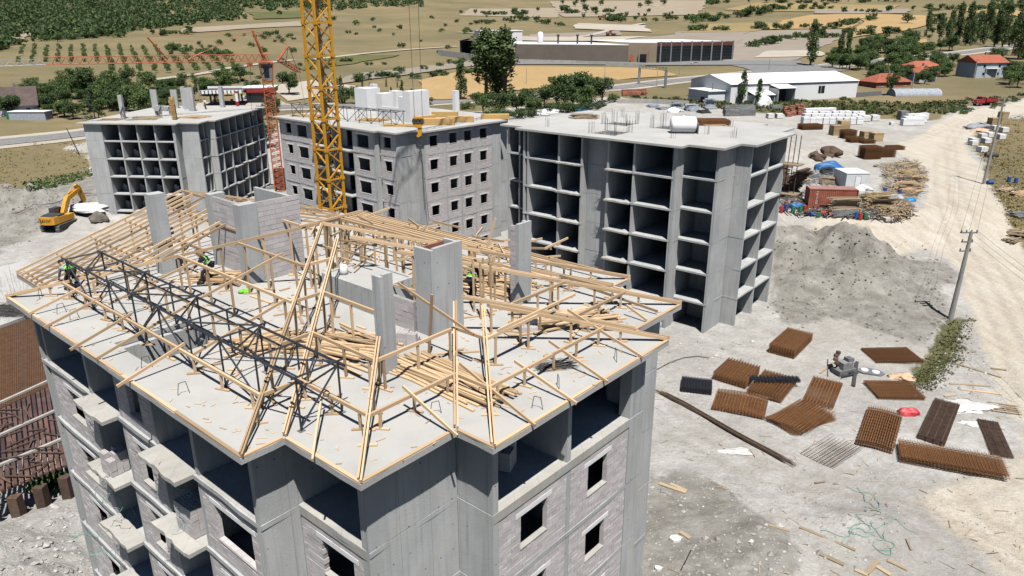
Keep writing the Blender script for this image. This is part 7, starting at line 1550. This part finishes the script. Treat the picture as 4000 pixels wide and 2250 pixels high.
px_heap(*zr(2400, 480), .7, 30, 3.0, 2.6, 'planks and a tin sheet heaped on the verge', loose=1.5); px_heap(*zr(2540, 520), .2, 30, 3.2, 2.0, 'pale planks at the edge of the dry verge', mat='timber', loose=1.2); px_heap(*zr(2500, 730), .2, 16, 2.0, 2.6, 'grey panel scrap beside the road bend', mat='mid_grey', loose=1.2, w=.3, h=.03); px_heap(*zr(2500, 900), -.5, 24, 2.2, 3.6, 'mixed grey scrap along the right road edge', mat='old_timber', loose=1.8, w=.12); px_heap(*zr(2450, 985), .4, 16, 1.8, 1.6, 'broken pallet slats beside the scrap', mat='old_timber', loose=1.2)
# scaffold landing at the corner of the bare block
p = G(3075, 700); sc_ = thing('scaffold_landing', 'orange timber landing with dark props at the corner of the bare block', 'scaffold', (p[0], p[1], p[2]), R(-39)); 
for k in range(6): piece('deck_board', (-2.5, -1.5+k*.55, .35), (3.5, -1.5+k*.55, .35), .5, .06, 'sawn_timber', sc_)
# unfinished deck with formwork left of the near block
def deckpoly(pts, z): return [tuple(gz(px, py, z)[:2]) for px, py in pts]
DZ = 3.2
dk = thing('foundation_deck', 'unfinished deck with reinforcement mats and red brown shuttering beside the near block', 'foundation', (-34, 45, 0))
def dloc(P): return [(x+34, y-45) for x, y in P]
pd = dloc(deckpoly([(-160, 1332), (215, 1196), (300, 1168), (300, 1445), (225, 1480), (-160, 1655)], DZ)); P_ = np.array([pd[0], pd[2], pd[3], pd[4], pd[5]])
pw = dloc(deckpoly([(-160, 1080), (90, 1020), (330, 1060), (330, 1150), (-160, 1330)], DZ))
m = MB(); m.prism(pw, DZ-.3, DZ); m.obj('slab', 'slab_concrete', dk)
m = MB(); m.prism(pd, DZ-.55, DZ-.25); m.obj('form_deck', 'rust_brown', dk)
LNS = [((-120, 1637), (225, 1480)), ((-120, 1748), (243, 1588)), ((-120, 1848), (262, 1688)), ((-120, 1925), (280, 1775))]
LW = [(gz(*p, DZ-.3)-[-34, 45, 0], gz(*q, DZ-.3)-[-34, 45, 0]) for p, q in LNS]
for row in range(3):
    (a, b), (c, d) = LW[row], LW[row+1]; n_ = int(np.linalg.norm(b-a)/.36)
    for k in range(n_):
        f = (k+.5)/n_; u_ = a+(b-a)*f; v_ = c+(d-c)*f; piece('shutter_board', (u_[0], u_[1], DZ-.35-.25*row), (v_[0], v_[1], DZ-.45-.25*row), .22, .16, 'formwork', dk)
    m = MB(); m.bar((a[0], a[1], DZ-.12-.25*row), (b[0], b[1], DZ-.12-.25*row), .2, .16); m.obj('waler', 'old_concrete', dk)
P0_, P1_, P2_, P3_ = np.array(pd[0]), np.array(pd[2]), np.array(pd[3]), np.array(pd[5])
m = MB()
for k in range(64):
    t_ = k/63; a = P0_+(P3_-P0_)*t_; b = P1_+(P2_-P1_)*t_; m.tube((*a, DZ-.2), (*b, DZ-.2), .013, .013, 4)
    a = P0_+(P1_-P0_)*t_; b = P3_+(P2_-P3_)*t_; m.tube((*a, DZ-.17), (*b, DZ-.17), .013, .013, 4)
stuff(m.obj('rebar_mat', 'rust', dk)); m = MB()
for k in range(160): t_ = RS.rand(); s2 = RS.rand(); Pw = np.array(pw); a = (Pw[0]*(1-t_)+Pw[2]*t_)*(1-s2)+(Pw[4]*(1-t_)+Pw[3]*t_)*s2; m.tube((*a, DZ), (*a, DZ+RS.uniform(.5, 1.3)), .009, .009, 4)
stuff(m.obj('starter_bar', 'rebar_dark', dk))
for f in (.12, .37, .62, .88):
    a = (LW[3][0]+(LW[3][1]-LW[3][0])*f)[:2]; m = MB(); m.box(a[0]-.3, a[0]+.3, a[1]-.3, a[1]+.3, -4, DZ-1.6); m.obj('pier', 'rust_brown', dk)  # concrete piers coloured dark brown to stand for the shade below the deck
a, b = gz(-60, 1955, 1.9), gz(300, 1795, 1.9)
for k in range(6): q0 = a+[34-.0, -45+k*.34, 0]; q1 = b+[34, -45+k*.34, 0]; piece('walkway_board', (q0[0], q0[1], 2.0), (q1[0], q1[1], 2.0), .3, .05, 'old_timber', dk)
m = MB()
for k in range(45):
    f, g_ = RS.rand(), RS.rand()*2.9; i_ = int(g_); (a, b), (c, d) = LW[i_], LW[i_+1]; u_ = (a+(b-a)*f)*(1-g_+i_)+(c+(d-c)*f)*(g_-i_); t_ = RS.uniform(0, 6.3); L = RS.uniform(.4, 1.6); m.bar((u_[0]-L*math.cos(t_), u_[1]-L*math.sin(t_), DZ-.22-.25*i_), (u_[0]+L*math.cos(t_), u_[1]+L*math.sin(t_), DZ-.18-.25*i_), .09, .05)
stuff(m.obj('loose_timber', 'rust_brown', dk))
sheaf(Frame(*gz(90, 1215, DZ)[:2], -5, DZ), 0, 0, 0.1, 160, 9, 'thick dark bundle of bars on the pale deck beside the near block', spread=2.0, r=.02)
# precast column and wall behind the cranes
p = G(1115, 745); m = MB(); m.box(-1.7, 1.7, -1.2, 1.2, -.5, 4.4); o = m.obj('concrete_stub', 'concrete'); o.location = p; tag(o, 'square concrete stub behind the red crane foot', 'stub')
pxwall('stepped_wall', 'low stepped pink block wall beside the left block', [(720, 868), (860, 858), (975, 840)], 1.6, .3, 'block'); pxwall('boundary_wall', 'grey concrete wall with rebar beside the yellow crane', [(1000, 760), (1180, 722)], 1.2, .3, 'concrete')
for d in (PW, PG, PA_, RBk):
    for c in list(d.children): bpy.data.objects.remove(c)
    bpy.data.objects.remove(d)

# block piles left in the cells of the left block
for k in (2, 3, 4, 5):
    for t0 in (3.9, 7.0, 10.1, 13.2):
        q = FA.w(t0+.75, 3.4); t = thing('block_pile', 'low pile of blocks left inside an open cell of the left block', 'block pile', (q[0], q[1], FA.z-k*2.97+.006), R(FA.deg), 'block piles in the cells')
        m = MB()
        for c in range(6):
            for j in range(2 if c < 5 else 1): m.box(-.8+j*.4+(c % 2)*.1, -.42+j*.4+(c % 2)*.1, -.2, .2, c*.2, c*.2+.19)
        stuff(m.obj('block', 'block', t))
# ------------------------------------------------------------------ vegetation
def leafcloud(name, pts, size, mat, rs, flat=0.0, elong=1.0):
    "quads of random orientation at the given points"
    n_ = len(pts); nrm = rs.normal(size=(n_, 3)); nrm[:, 2] = nrm[:, 2]*(1-flat)+flat*1.2; nrm /= np.linalg.norm(nrm, axis=1)[:, None]
    t = np.cross(nrm, rs.normal(size=(n_, 3))); t /= np.linalg.norm(t, axis=1)[:, None]; b = np.cross(nrm, t); s = size*rs.uniform(.6, 1.35, n_)[:, None]
    q = np.stack([pts-t*s-b*s*.6*elong, pts+t*s-b*s*.45*elong, pts+t*s*.7+b*s*.7*elong, pts-t*s*.55+b*s*.6*elong], 1).reshape(-1, 3)
    me = bpy.data.meshes.new(name); me.vertices.add(4*n_); me.vertices.foreach_set('co', q.ravel()); me.loops.add(4*n_); me.loops.foreach_set('vertex_index', np.arange(4*n_, dtype=np.int32)); me.polygons.add(n_); me.polygons.foreach_set('loop_start', np.arange(0, 4*n_, 4, dtype=np.int32)); me.update(calc_edges=True)
    at = me.attributes.new('rnd', 'FLOAT', 'POINT'); at.data.foreach_set('value', np.repeat(rs.rand(n_), 4)); me.materials.append(MATS[mat]); return me
def crown_pts(kind, n_, rs):
    "points of a crown of unit height"
    if kind == 'poplar':
        nl = 26; c = []; 
        for k in range(nl):
            z = .12+.83*rs.rand()**.9; w_ = .135*(1-abs(z-.42)**1.6*1.4)*(1 if z < .8 else (1-(z-.8)*3.2)); a = rs.uniform(0, 6.3); r_ = w_*rs.uniform(.1, .75); c.append((r_*math.cos(a), r_*math.sin(a), z, .045+.03*rs.rand(), .10+.05*rs.rand()))
    elif kind == 'cypress': c = [(rs.normal(0, .02), rs.normal(0, .02), z, .085*(1-z)**.6+.02, .09) for z in np.linspace(.08, .95, 16)]
    elif kind == 'conifer': c = [(.26*(1-z)*math.cos(a), .26*(1-z)*math.sin(a), z, .10*(1.15-z), .05) for z in np.linspace(.1, .97, 22) for a in rs.uniform(0, 6.3, 2)]
    elif kind == 'round':
        c = []
        for k in range(20): a = rs.uniform(0, 6.3); r_ = .30*math.sqrt(rs.rand()); z = .36+.46*rs.rand(); c.append((r_*math.cos(a), r_*math.sin(a), z, .11+.07*rs.rand(), .09+.06*rs.rand()))
    else:
        c = []
        for k in range(16): a = rs.uniform(0, 6.3); r_ = .5*math.sqrt(rs.rand()); z = .2+.5*rs.rand()*(1-r_); c.append((r_*math.cos(a), r_*math.sin(a), z, .16+.1*rs.rand(), .14+.1*rs.rand()))
    c = np.array(c); k = rs.randint(0, len(c), n_); d = rs.normal(size=(n_, 3)); d /= np.linalg.norm(d, axis=1)[:, None]; r_ = rs.uniform(.45, 1.08, n_)[:, None]
    p = c[k, :3]+d*r_*np.stack([c[k, 3], c[k, 3], c[k, 4]], -1); p[:, 2] = np.maximum(p[:, 2], .02); return p
PROTO = {}
def make_proto(kind, i, n_, size, mat):
    rs = np.random.RandomState(100+i); pts = crown_pts(kind, n_, rs); cm = leafcloud('crown', pts, size, mat, rs, elong=1.2)
    m = MB(); h_ = {'poplar': .8, 'cypress': .5, 'conifer': .8, 'round': .5, 'bush': .3}[kind]; r0 = {'poplar': .018, 'cypress': .015, 'conifer': .018, 'round': .028, 'bush': .02}[kind]
    m.tube((0, 0, -.04), (rs.normal(0, .01), rs.normal(0, .01), h_*.55), r0, r0*.7, 7)
    for k in range(7): z = h_*rs.uniform(.3, .7); a = rs.uniform(0, 6.3); L = .22 if kind in ('round', 'bush') else .09; m.tube((0, 0, z), (L*math.cos(a), L*math.sin(a), min(.9, z+rs.uniform(.1, .3))), r0*.5, r0*.12, 5)
    m.tube((0, 0, h_*.5), (0, 0, h_), r0*.7, r0*.2, 6)
    return cm, m.mesh('trunk', 'bark')
for nm, kind, n_, sz, mats in (('poplar', 'poplar', 3200, .012, ('leaf_poplar',)*3), ('cypress', 'cypress', 700, .016, ('leaf_dark',)*2), ('conifer', 'conifer', 1600, .017, ('leaf_grey', 'leaf_dark')), ('round', 'round', 2600, .020, ('leaf_dark', 'leaf_mid', 'leaf_mid', 'leaf_dark')), ('bush', 'bush', 2000, .026, ('leaf_mid', 'leaf_grey', 'leaf_dark')), ('shrub', 'bush', 360, .055, ('leaf_dark', 'leaf_mid', 'leaf_dark')), ('farround', 'round', 520, .038, ('leaf_dark', 'leaf_dark', 'leaf_mid')), ('orchard', 'round', 300, .045, ('leaf_mid', 'leaf_light', 'leaf_mid'))):
    PROTO[nm] = [make_proto(kind, hash(nm) % 7+10*k if False else len(nm)*10+k, n_, sz, mt_) for k, mt_ in enumerate(mats)]
NAMES = {'poplar': ('poplar_tree', 'tree'), 'cypress': ('cypress_tree', 'tree'), 'conifer': ('spruce_tree', 'tree'), 'round': ('broadleaf_tree', 'tree'), 'bush': ('bush', 'bush'), 'shrub': ('field_shrub', 'shrub'), 'farround': ('field_tree', 'tree'), 'orchard': ('orchard_tree', 'tree')}
def plant(kind, p, h_, w_=1.0, label='', group=None, var=None):
    cm, tm = PROTO[kind][var if var is not None else RS.randint(len(PROTO[kind]))]; nm, cat = NAMES[kind]; sx = h_*w_*RS.uniform(.92, 1.08)
    if kind in ('shrub', 'orchard', 'farround'):
        o = link(nm, cm); o.location = (float(p[0]), float(p[1]), float(p[2])-.02*h_); o.rotation_euler = (0, 0, RS.uniform(0, 6.3)); o.scale = (sx, sx*RS.uniform(.85, 1.15), h_); tag(o, label, cat, group)
        if kind == 'farround': link('trunk', tm, o)
        return o
    t = thing(nm, label, cat, (p[0], p[1], p[2]-.1), RS.uniform(0, 6.3), group); t.scale = (sx, sx, h_); link('trunk', tm, t); link('crown', cm, t); return t
def pv(kind, x, y, top, label, w_=1.0, group=None, var=None):
    "tree by overview pixels: base x, base y, top y"
    p = G(x*1.5528, y*1.5528); h_ = zpx(p, top*1.5528); return plant(kind, p, max(h_, .6), w_, label, group, var)
# big poplars and friends
pv('poplar', 1222, 250, 72, 'massive poplar left of its twin in front of the golden field', 1.7); pv('poplar', 1268, 252, 70, 'massive poplar standing right of its twin by the golden field', 1.9); pv('poplar', 1246, 248, 84, 'shorter poplar stem between the two massive poplars', 1.5); pv('poplar', 1160, 252, 152, 'slim poplar alone left of the massive poplars', 1.3)
pv('poplar', 2037, 166, 52, 'dark poplar standing alone by the ploughed field', 1.1); pv('poplar', 2108, 164, 82, 'left poplar of the pair near the village trees', 1.1); pv('poplar', 2128, 165, 80, 'right poplar of the pair near the village trees', 1.1)
pv('poplar', 1866, 262, 178, 'taller slim poplar in front of the white hall', 1.0); pv('poplar', 1906, 268, 200, 'shorter slim poplar in front of the white hall', 1.1); pv('round', 2240, 240, 178, 'slim young tree in front of the low orange roofed house', .7)
for x, y, t_ in ((2330, 92, 24), (2360, 112, 34), (2385, 112, 28), (2405, 110, 10), (2430, 112, 6), (2455, 108, 44), (2475, 112, 2), (2500, 118, 18), (2520, 120, 4), (2545, 140, 30), (2560, 150, 50), (2575, 150, 20), (2380, 118, 46), (2440, 116, 40)): pv('poplar', x, y, t_, 'poplar in the dense row beside the upper highway', 1.1, 'poplar row by the highway')
for x, y, t_ in ((848, 256, 196), (862, 262, 192), (912, 220, 198), (930, 222, 206), (972, 218, 196), (1000, 220, 204), (1012, 252, 202), (828, 258, 205), (985, 250, 218), (1035, 254, 222)): pv('cypress', x, y, t_, 'small dark cypress in the row behind the white stubs', 1.6, 'cypress row by the highway')
for x, y, t_, w_, lb in ((728, 240, 172, 1.1, 'round tree right of the red crane'), (640, 250, 195, 1.1, 'round tree behind the filling station shop'), (868, 262, 215, 1.1, 'dark round tree among the cypresses'), (900, 262, 212, 1.2, 'dark round tree right beside the cypresses'), (690, 300, 240, 1.2, 'green tree at the foot of the red crane'), (655, 320, 262, 1.2, 'green tree between the two far buildings'), (670, 372, 300, 1.3, 'leafy tree below the red crane mast'), (225, 250, 158, .9, 'tall tree behind the left block'), (300, 268, 195, 1.1, 'broad tree behind the left block'), (340, 280, 205, 1.1, 'dark broad tree next to the fenced plot'), (370, 300, 212, 1.1, 'dark tree above the fenced plot'), (280, 262, 178, 1.0, 'tree behind the spruce'), (200, 250, 178, 1.0, 'tree left of the tallest tree by the left block'), (155, 265, 205, 1.1, 'tree beside the brown roofed house'), (100, 262, 212, 1.1, 'round tree behind the brown roofed house'), (130, 290, 225, 1.0, 'tree over the garden shed'), (455, 232, 190, 1.2, 'round tree left of the station canopy'), (605, 205, 158, 1.1, 'tree under the red jib'), (250, 300, 240, .9, 'small tree by the street lamp'), (185, 300, 250, 1.1, 'leafy tree in the dry garden'), (60, 250, 205, 1.0, 'tree at the left field edge')): pv('round', x, y, t_, lb, w_)
pv('conifer', 240, 302, 212, 'blue grey spruce left of the bare block roof', 1.0, var=0)
for x, y, t_, w_, lb in ((1400, 268, 182, 1.1, 'tall bushy tree left in the thicket beyond the slabs'), (1440, 270, 170, 1.2, 'tallest bushy tree of the thicket beyond the slabs'), (1478, 268, 176, 1.1, 'bushy tree in the middle of the thicket'), (1515, 260, 188, 1.0, 'looser bushy tree at the right of the thicket'), (1420, 275, 200, 1.2, 'low leafy tree in front of the thicket'), (1370, 275, 206, 1.1, 'leafy tree at the left end of the thicket'), (1465, 276, 205, 1.2, 'low leafy tree before the tallest one'), (1327, 278, 214, 1.0, 'leafy tree between poplar and thicket'), (1300, 290, 222, 1.1, 'leafy tree right of the massive poplars'), (1258, 292, 224, 1.2, 'leafy tree below the massive poplars'), (1215, 288, 226, 1.2, 'leafy tree at the foot of the left massive poplar'), (1345, 292, 236, 1.1, 'low tree along the sack heap')): pv('round', x, y, t_, lb, w_)
for x, y, t_, w_, lb in ((1175, 275, 245, 1.1, 'bush behind the lone white stub'), (1285, 298, 258, 1.2, 'low green bush above the white sacks'), (1320, 296, 256, 1.2, 'low green bush left of the blue pipes'), (1065, 265, 228, 1.1, 'bush behind the big white stub'), (1545, 256, 222, .9, 'small bush right of the thicket'), (1400, 282, 238, 1.2, 'dense bush at the foot of the thicket'), (1445, 282, 236, 1.2, 'dense bush below the tallest thicket tree'), (1490, 276, 232, 1.2, 'dense bush below the thicket middle'), (1240, 298, 256, 1.2, 'dense bush before the poplar foot')): pv('bush', x, y, t_, lb, w_)
zc2 = lambda x, y: ((3000+x/2.08)/1.5528, (560+y/2.08)/1.5528)
for (x, y), t_, w_, lb in ((zc2(820, 470), 475, 1.3, 'olive bush between the container and the plank heaps'), (zc2(900, 480), 512, 1.3, 'low green weeds beside the old planks'), (zc2(530, 160), 432, 1.0, 'small green bush behind the blue tarp'), (zc2(940, 260), 468, 1.2, 'weedy bush right of the cabin'), (zc2(870, 190), 445, 1.1, 'green weeds on the grey mound by the cabin'), (zc2(740, 540), 520, 1.0, 'green weeds at the container corner')): pv('bush', x, y, t_, lb, w_)
for x, y, t_ in ((1700, 250, 236), (1650, 248, 236), (1600, 245, 232), (2000, 258, 243), (2120, 252, 236), (2060, 262, 246)): pv('bush', x, y, t_, 'green bush along the front of the white hall', 1.2, 'bushes by the white hall')
def inregion(poly, n_, kind, hpx, label, group, w_=1.1, rs=None):
    rs = rs or np.random.RandomState(len(label)); P = np.array(poly, float); lo, hi = P.min(0), P.max(0); k = 0
    q = rs.uniform(lo, hi, (n_*8+40, 2)); q = q[inpoly(q[:, 0], q[:, 1], poly)][:n_]
    for p in GV(q*1.5528):
        h_ = max(1.2, rs.uniform(*hpx)*1.5528*mpp(p)); plant(kind, p, h_, w_*rs.uniform(.85, 1.3), label, group)
inregion([(2130, 175), (2200, 150), (2330, 140), (2420, 150), (2380, 200), (2280, 225), (2180, 215)], 46, 'round', (28, 50), 'leafy tree in the village grove around the orange roofs', 'village grove')
inregion([(-20, 262), (110, 225), (190, 215), (420, 222), (600, 225), (620, 245), (430, 275), (180, 300), (-20, 300)], 70, 'round', (30, 58), 'leafy tree in the belt between orchard and the left block', 'belt below the orchard')
inregion([(560, 172), (760, 150), (1000, 160), (1000, 182), (820, 195), (600, 205)], 14, 'shrub', (8, 18), 'shrub on the green strip behind the red crane', 'shrubs behind the red crane', 1.2)
inregion([(420, 190), (600, 180), (700, 190), (690, 205), (480, 215)], 14, 'shrub', (9, 18), 'shrub along the lower orchard track', 'shrubs along the orchard track', 1.3)
inregion([(2070, 170), (2150, 120), (2290, 110), (2420, 130), (2300, 150), (2150, 180)], 40, 'round', (26, 48), 'leafy tree in the belt between fields and highway', 'tree belt by the highway')
inregion([(2480, 150), (2600, 140), (2600, 220), (2540, 225), (2510, 190)], 16, 'round', (30, 52), 'leafy tree beside the two storey house', 'trees by the two storey house')
inregion([(2250, 60), (2600, 40), (2600, 110), (2440, 120), (2300, 110)], 60, 'farround', (14, 30), 'tree in the far wooded strip by the golden fields', 'far wooded strip')
inregion([(2480, 0), (2620, 0), (2620, 50), (2500, 40)], 30, 'farround', (12, 26), 'tree on the wooded slope beyond the poplars', 'wooded slope trees')
inregion([(1560, 236), (2280, 258), (2440, 258), (2420, 290), (2250, 296), (2120, 286), (1900, 272)], 70, 'shrub', (5, 13), 'weedy shrub between hall and material store', 'weedy shrubs by the store', 1.4)
inregion([(2420, 290), (2576, 255), (2576, 240), (2400, 255)], 20, 'shrub', (6, 16), 'weedy shrub beside the parked red truck', 'shrubs by the red truck', 1.3)
# scattered shrubs and hedge lines of the open country
inregion([(830, 40), (1200, 50), (1220, 130), (1000, 130), (820, 120)], 22, 'shrub', (9, 20), 'dark shrub scattered on the dry meadow behind the yellow mast', 'meadow shrubs', 1.0)
inregion([(430, 90), (740, 80), (750, 140), (560, 150), (420, 110)], 24, 'shrub', (9, 20), 'dark shrub scattered on the dry meadow above the red jib', 'meadow shrubs above the jib', 1.0)
for (x0, y0), (x1, y1), n_, h_, lb in (((1150, 34), (1330, 38), 16, (10, 18), 'hedge tree on the upper meadow edge'), ((1180, 62), (1330, 52), 16, (9, 16), 'hedge tree along the ploughed strip'), ((1220, 44), (1420, 66), 14, (8, 18), 'shrub on the slope above the white plant'), ((1400, 34), (1560, 30), 10, (14, 26), 'field tree beside the pale ploughed land'), ((1520, 52), (1800, 52), 22, (12, 22), 'field tree behind the quarry heaps'), ((1730, 78), (2120, 70), 30, (10, 22), 'hedge tree along the golden strip'), ((1730, 62), (1960, 30), 24, (12, 26), 'grove tree between the golden strips'), ((1760, 10), (2300, 4), 34, (10, 20), 'hedge tree on the far field border'), ((1880, 30), (2100, 20), 18, (10, 20), 'hedge tree above the golden field'), ((2060, 78), (2200, 50), 16, (10, 24), 'shrub on the golden field margin'), ((1980, 100), (2260, 84), 24, (14, 26), 'hedge tree below the golden field'), ((1890, 120), (2010, 100), 12, (14, 26), 'dark tree beside the ploughed field'), ((1000, 200), (1290, 176), 26, (9, 18), 'hedge shrub along the golden field'), ((900, 205), (1010, 188), 10, (12, 26), 'tree above the cypress row'), ((1050, 180), (1200, 150), 7, (8, 16), 'shrub by the field track'), ((420, 125), (590, 142), 12, (14, 24), 'dark clump above the orchard'), ((40, 112), (260, 92), 18, (14, 26), 'dark tree on the lower forest edge'), ((240, 95), (480, 85), 16, (10, 20), 'shrub along the pale field'), ((2100, 34), (2560, 22), 30, (10, 22), 'hedge tree on the upper right fields')):
    for k in range(n_):
        f = RS.rand(); p = G((x0+(x1-x0)*f)*1.5528, (y0+(y1-y0)*f+RS.uniform(-2.5, 2.5))*1.5528); plant('farround' if RS.rand() < .5 else 'shrub', p, max(1.5, RS.uniform(*h_)*1.5528*mpp(p)), RS.uniform(1.0, 1.6), lb, 'row of: '+lb)
inregion([(1280, 8), (1700, 4), (1700, 60), (1500, 60), (1300, 60)], 24, 'farround', (9, 18), 'single tree among the pale ploughed land', 'ploughed land trees', 1.2)
# orchard in rows
for r_ in range(11):
    for c in range(17):
        u, v = c/16, r_/10; x = (1-v)*(60+u*480)+v*(40+u*560); y = (1-v)*(128+u*4+abs(u-.6)*2)+v*(196-u*6)
        if v > .62 and u < .42: continue
        if RS.rand() < .06: continue
        p = G((x+RS.uniform(-2, 2))*1.5528, (y-8+RS.uniform(-.6, .6))*1.5528); plant('orchard', p, RS.uniform(11, 16)*(1+v*.6)*1.5528*mpp(p), 1.0, 'small orchard tree planted in straight rows on dry grass', 'orchard rows')
# forested hill, one mass
rs = np.random.RandomState(5); PT = []; SZ = []
poly = [(-250, -10), (1080, -10), (1060, 20), (960, 16), (900, 24), (760, 34), (640, 46), (560, 55), (430, 68), (330, 80), (230, 96), (120, 100), (60, 92), (0, 130), (-250, 140)]
cand = rs.uniform([-250, -30], [1080, 150], (5200, 2)); ok = inpoly(cand[:, 0], cand[:, 1], poly) & ~((cand[:, 0] > 620) & (cand[:, 0] < 770) & (cand[:, 1] > 26) & (cand[:, 1] < 52) & (rs.rand(5200) < .85))
for p in GV(cand[ok][:2300]*1.5528):
    r_ = rs.uniform(2.6, 5.0); n_ = 46; d = rs.normal(size=(n_, 3)); d /= np.linalg.norm(d, axis=1)[:, None]; PT.append(np.array([p[0], p[1], p[2]+r_*.9])+d*r_*rs.uniform(.6, 1.05, (n_, 1))*[1, 1, 1.15])
PT = np.concatenate(PT); me = leafcloud('forest', PT, 1.15, 'leaf_dark', rs); o = link('forest', me); stuff(tag(o, 'dense dark green forest covering the hill', 'forest'))
# weeds and dry grass near the road and on the heaps
def tufts(name, label, polys, n_, hgt, mat, size, px=True):
    rs = np.random.RandomState(n_); P = []
    for poly, share in polys:
        A_ = np.array(poly, float); lo, hi = A_.min(0), A_.max(0); k_ = int(n_*share); q = rs.uniform(lo, hi, (k_*6+60, 2)); q = q[inpoly(q[:, 0], q[:, 1], poly)][:k_]
        for p in GV(q*1.5528):
            m_ = rs.randint(5, 10); hh_ = hgt*rs.uniform(.3, 1.2); P.append(p+np.column_stack([rs.normal(0, .35, m_), rs.normal(0, .35, m_), rs.uniform(.02, 1, m_)*hh_]))
    P = np.concatenate(P); o = link(name, leafcloud(name, P, size, mat, rs, 0, 2.0)); return stuff(tag(o, label, 'grass'))
tufts('weeds', 'green and yellow weeds along the verge beside the mesh stacks', [([(2392, 806), (2450, 800), (2425, 900), (2345, 982), (2288, 978), (2312, 930), (2370, 850)], 1.0)], 260, .2, 'weed', .06)
tufts('weeds', 'rough weeds growing between the hall and the material store', [([(1560, 240), (1700, 252), (2130, 258), (2290, 262), (2440, 252), (2400, 285), (2100, 292), (1700, 268)], 1.0)], 800, .9, 'weed', .26)
tufts('dry_grass', 'dry yellow grass on the verge right of the dirt road', [([(2450, 320), (2576, 290), (2576, 620), (2540, 560), (2500, 480), (2480, 420)], .55), ([(2240, 262), (2400, 255), (2380, 275), (2250, 285)], .2), ([(0, 362), (215, 358), (230, 430), (90, 462), (0, 480)], .25)], 800, .32, 'dry_grass', .10)
tufts('weeds', 'dark green weeds on the earth bank behind the excavator', [([(60, 462), (240, 425), (245, 440), (150, 470), (70, 480)], .6), ([(100, 1215), (190, 1205), (185, 1225), (100, 1235)], .4)], 260, .6, 'leaf_mid', .16)
# stones and rubble on the ground
def rubble(name, label, polys, n_, s0, s1, mat):
    rs = np.random.RandomState(n_+3); m = MB()
    for poly, share in polys:
        A_ = np.array(poly, float); lo, hi = A_.min(0), A_.max(0); k_ = int(n_*share); q = rs.uniform(lo, hi, (k_*6+60, 2)); q = q[inpoly(q[:, 0], q[:, 1], poly)][:k_]
        for p in GV(q*1.5528):
            s = s0+(s1-s0)*rs.rand()**4; r_ = rs.uniform(.6, 1.25, (6,))*s; a = rs.uniform(0, 6.3); c_, s_ = math.cos(a), math.sin(a)
            v = [(r_[0]*c_, r_[0]*s_, 0), (-r_[1]*s_, r_[1]*c_, 0), (-r_[2]*c_, -r_[2]*s_, 0), (r_[3]*s_, -r_[3]*c_, 0), (rs.uniform(-.3, .3)*s, rs.uniform(-.3, .3)*s, r_[4]*.75), (0, 0, -r_[5]*.3)]
            m.add([tuple(np.array(x)+[p[0], p[1], p[2]+s*.12]) for x in v], [(0, 1, 4), (1, 2, 4), (2, 3, 4), (3, 0, 4), (1, 0, 5), (2, 1, 5), (3, 2, 5), (0, 3, 5)])
    o = m.obj(name, mat); return stuff(tag(o, label, 'rubble'))
rubble('rubble', 'loose pale stones scattered over the yard', [([(1610, 1150), (1900, 1200), (2300, 1300), (2300, 1449), (1600, 1449)], .45), ([(1950, 700), (2380, 700), (2330, 960), (2000, 1000), (1650, 900)], .25), ([(1640, 950), (2576, 950), (2576, 1449), (1620, 1449)], .3)], 2000, .025, .12, 'stone')
rubble('earth_clods', 'dark clods of earth on the grey mound', [([(1940, 600), (2020, 560), (2200, 590), (2330, 620), (2400, 700), (2400, 800), (2330, 880), (2200, 850), (2130, 800), (2000, 830), (1930, 780)], .7), ([(0, 480), (240, 440), (230, 540), (0, 640)], .3)], 1500, .04, .24, 'earth_dark')
rubble('rubble', 'pale rubble on the heap at the foot of the near block', [([(0, 1230), (160, 1230), (250, 1449), (0, 1449)], 1.0)], 420, .03, .22, 'stone')
for k, (x, y, s) in enumerate(((1280, 955, .4), (1640, 1075, .45), (1270, 860, .3), (1470, 1380, .25))):
    p = G(*q7(x, y)); m = MB(); rs = np.random.RandomState(k); m.prism([(s*rs.uniform(.7, 1.1)*math.cos(a), s*rs.uniform(.5, .9)*math.sin(a)) for a in np.linspace(0, 5.4, 6)], -.02, .16); o = m.obj('slab_fragment', 'aac_block'); o.location = (p[0], p[1], p[2]); tag(o, 'broken white slab fragment on the rubble by the near block', 'fragment', 'slab fragments')

rubble('rubble', 'bigger broken lumps along the yard edges', [([(1610, 1200), (1800, 1230), (2100, 1300), (2250, 1400), (2200, 1449), (1600, 1449)], .5), ([(2400, 820), (2500, 900), (2450, 1040), (2300, 1000)], .25), ([(1640, 860), (1900, 860), (1900, 930), (1640, 930)], .25)], 260, .10, .32, 'stone')
m = MB(); rs = np.random.RandomState(8); q = rs.uniform([1640, 860], [2576, 1449], (130, 2))
for p in GV(q*1.5528): a = rs.uniform(0, 6.3); L = rs.uniform(.12, .5); d = np.array([math.cos(a)*L, math.sin(a)*L, 0]); m.bar(p-d+[0, 0, .02], p+d+[0, 0, .03], .04, .025)
stuff(tag(m.obj('wood_litter', 'old_timber'), 'small sticks and splinters littering the yard', 'litter'))
m = MB(); 
for k in range(900):
    a, b = rs.uniform(.3, 24), rs.uniform(.3, 20)
    if not inpoly(np.array([a]), np.array([b]), PLN)[0] or inside_stub(a, b) or (8.6 < a < 11.6 and .9 < b < 4.1): continue
    w_ = FN.w(a, b); t_ = rs.uniform(0, 6.3); L = rs.uniform(.03, .16); m.bar((w_[0]-L*math.cos(t_), w_[1]-L*math.sin(t_), FN.z+.012), (w_[0]+L*math.cos(t_), w_[1]+L*math.sin(t_), FN.z+.014), .035, .02)
stuff(tag(m.obj('wood_chips', 'timber'), 'wood chips and splinters strewn over the near slab', 'litter'))
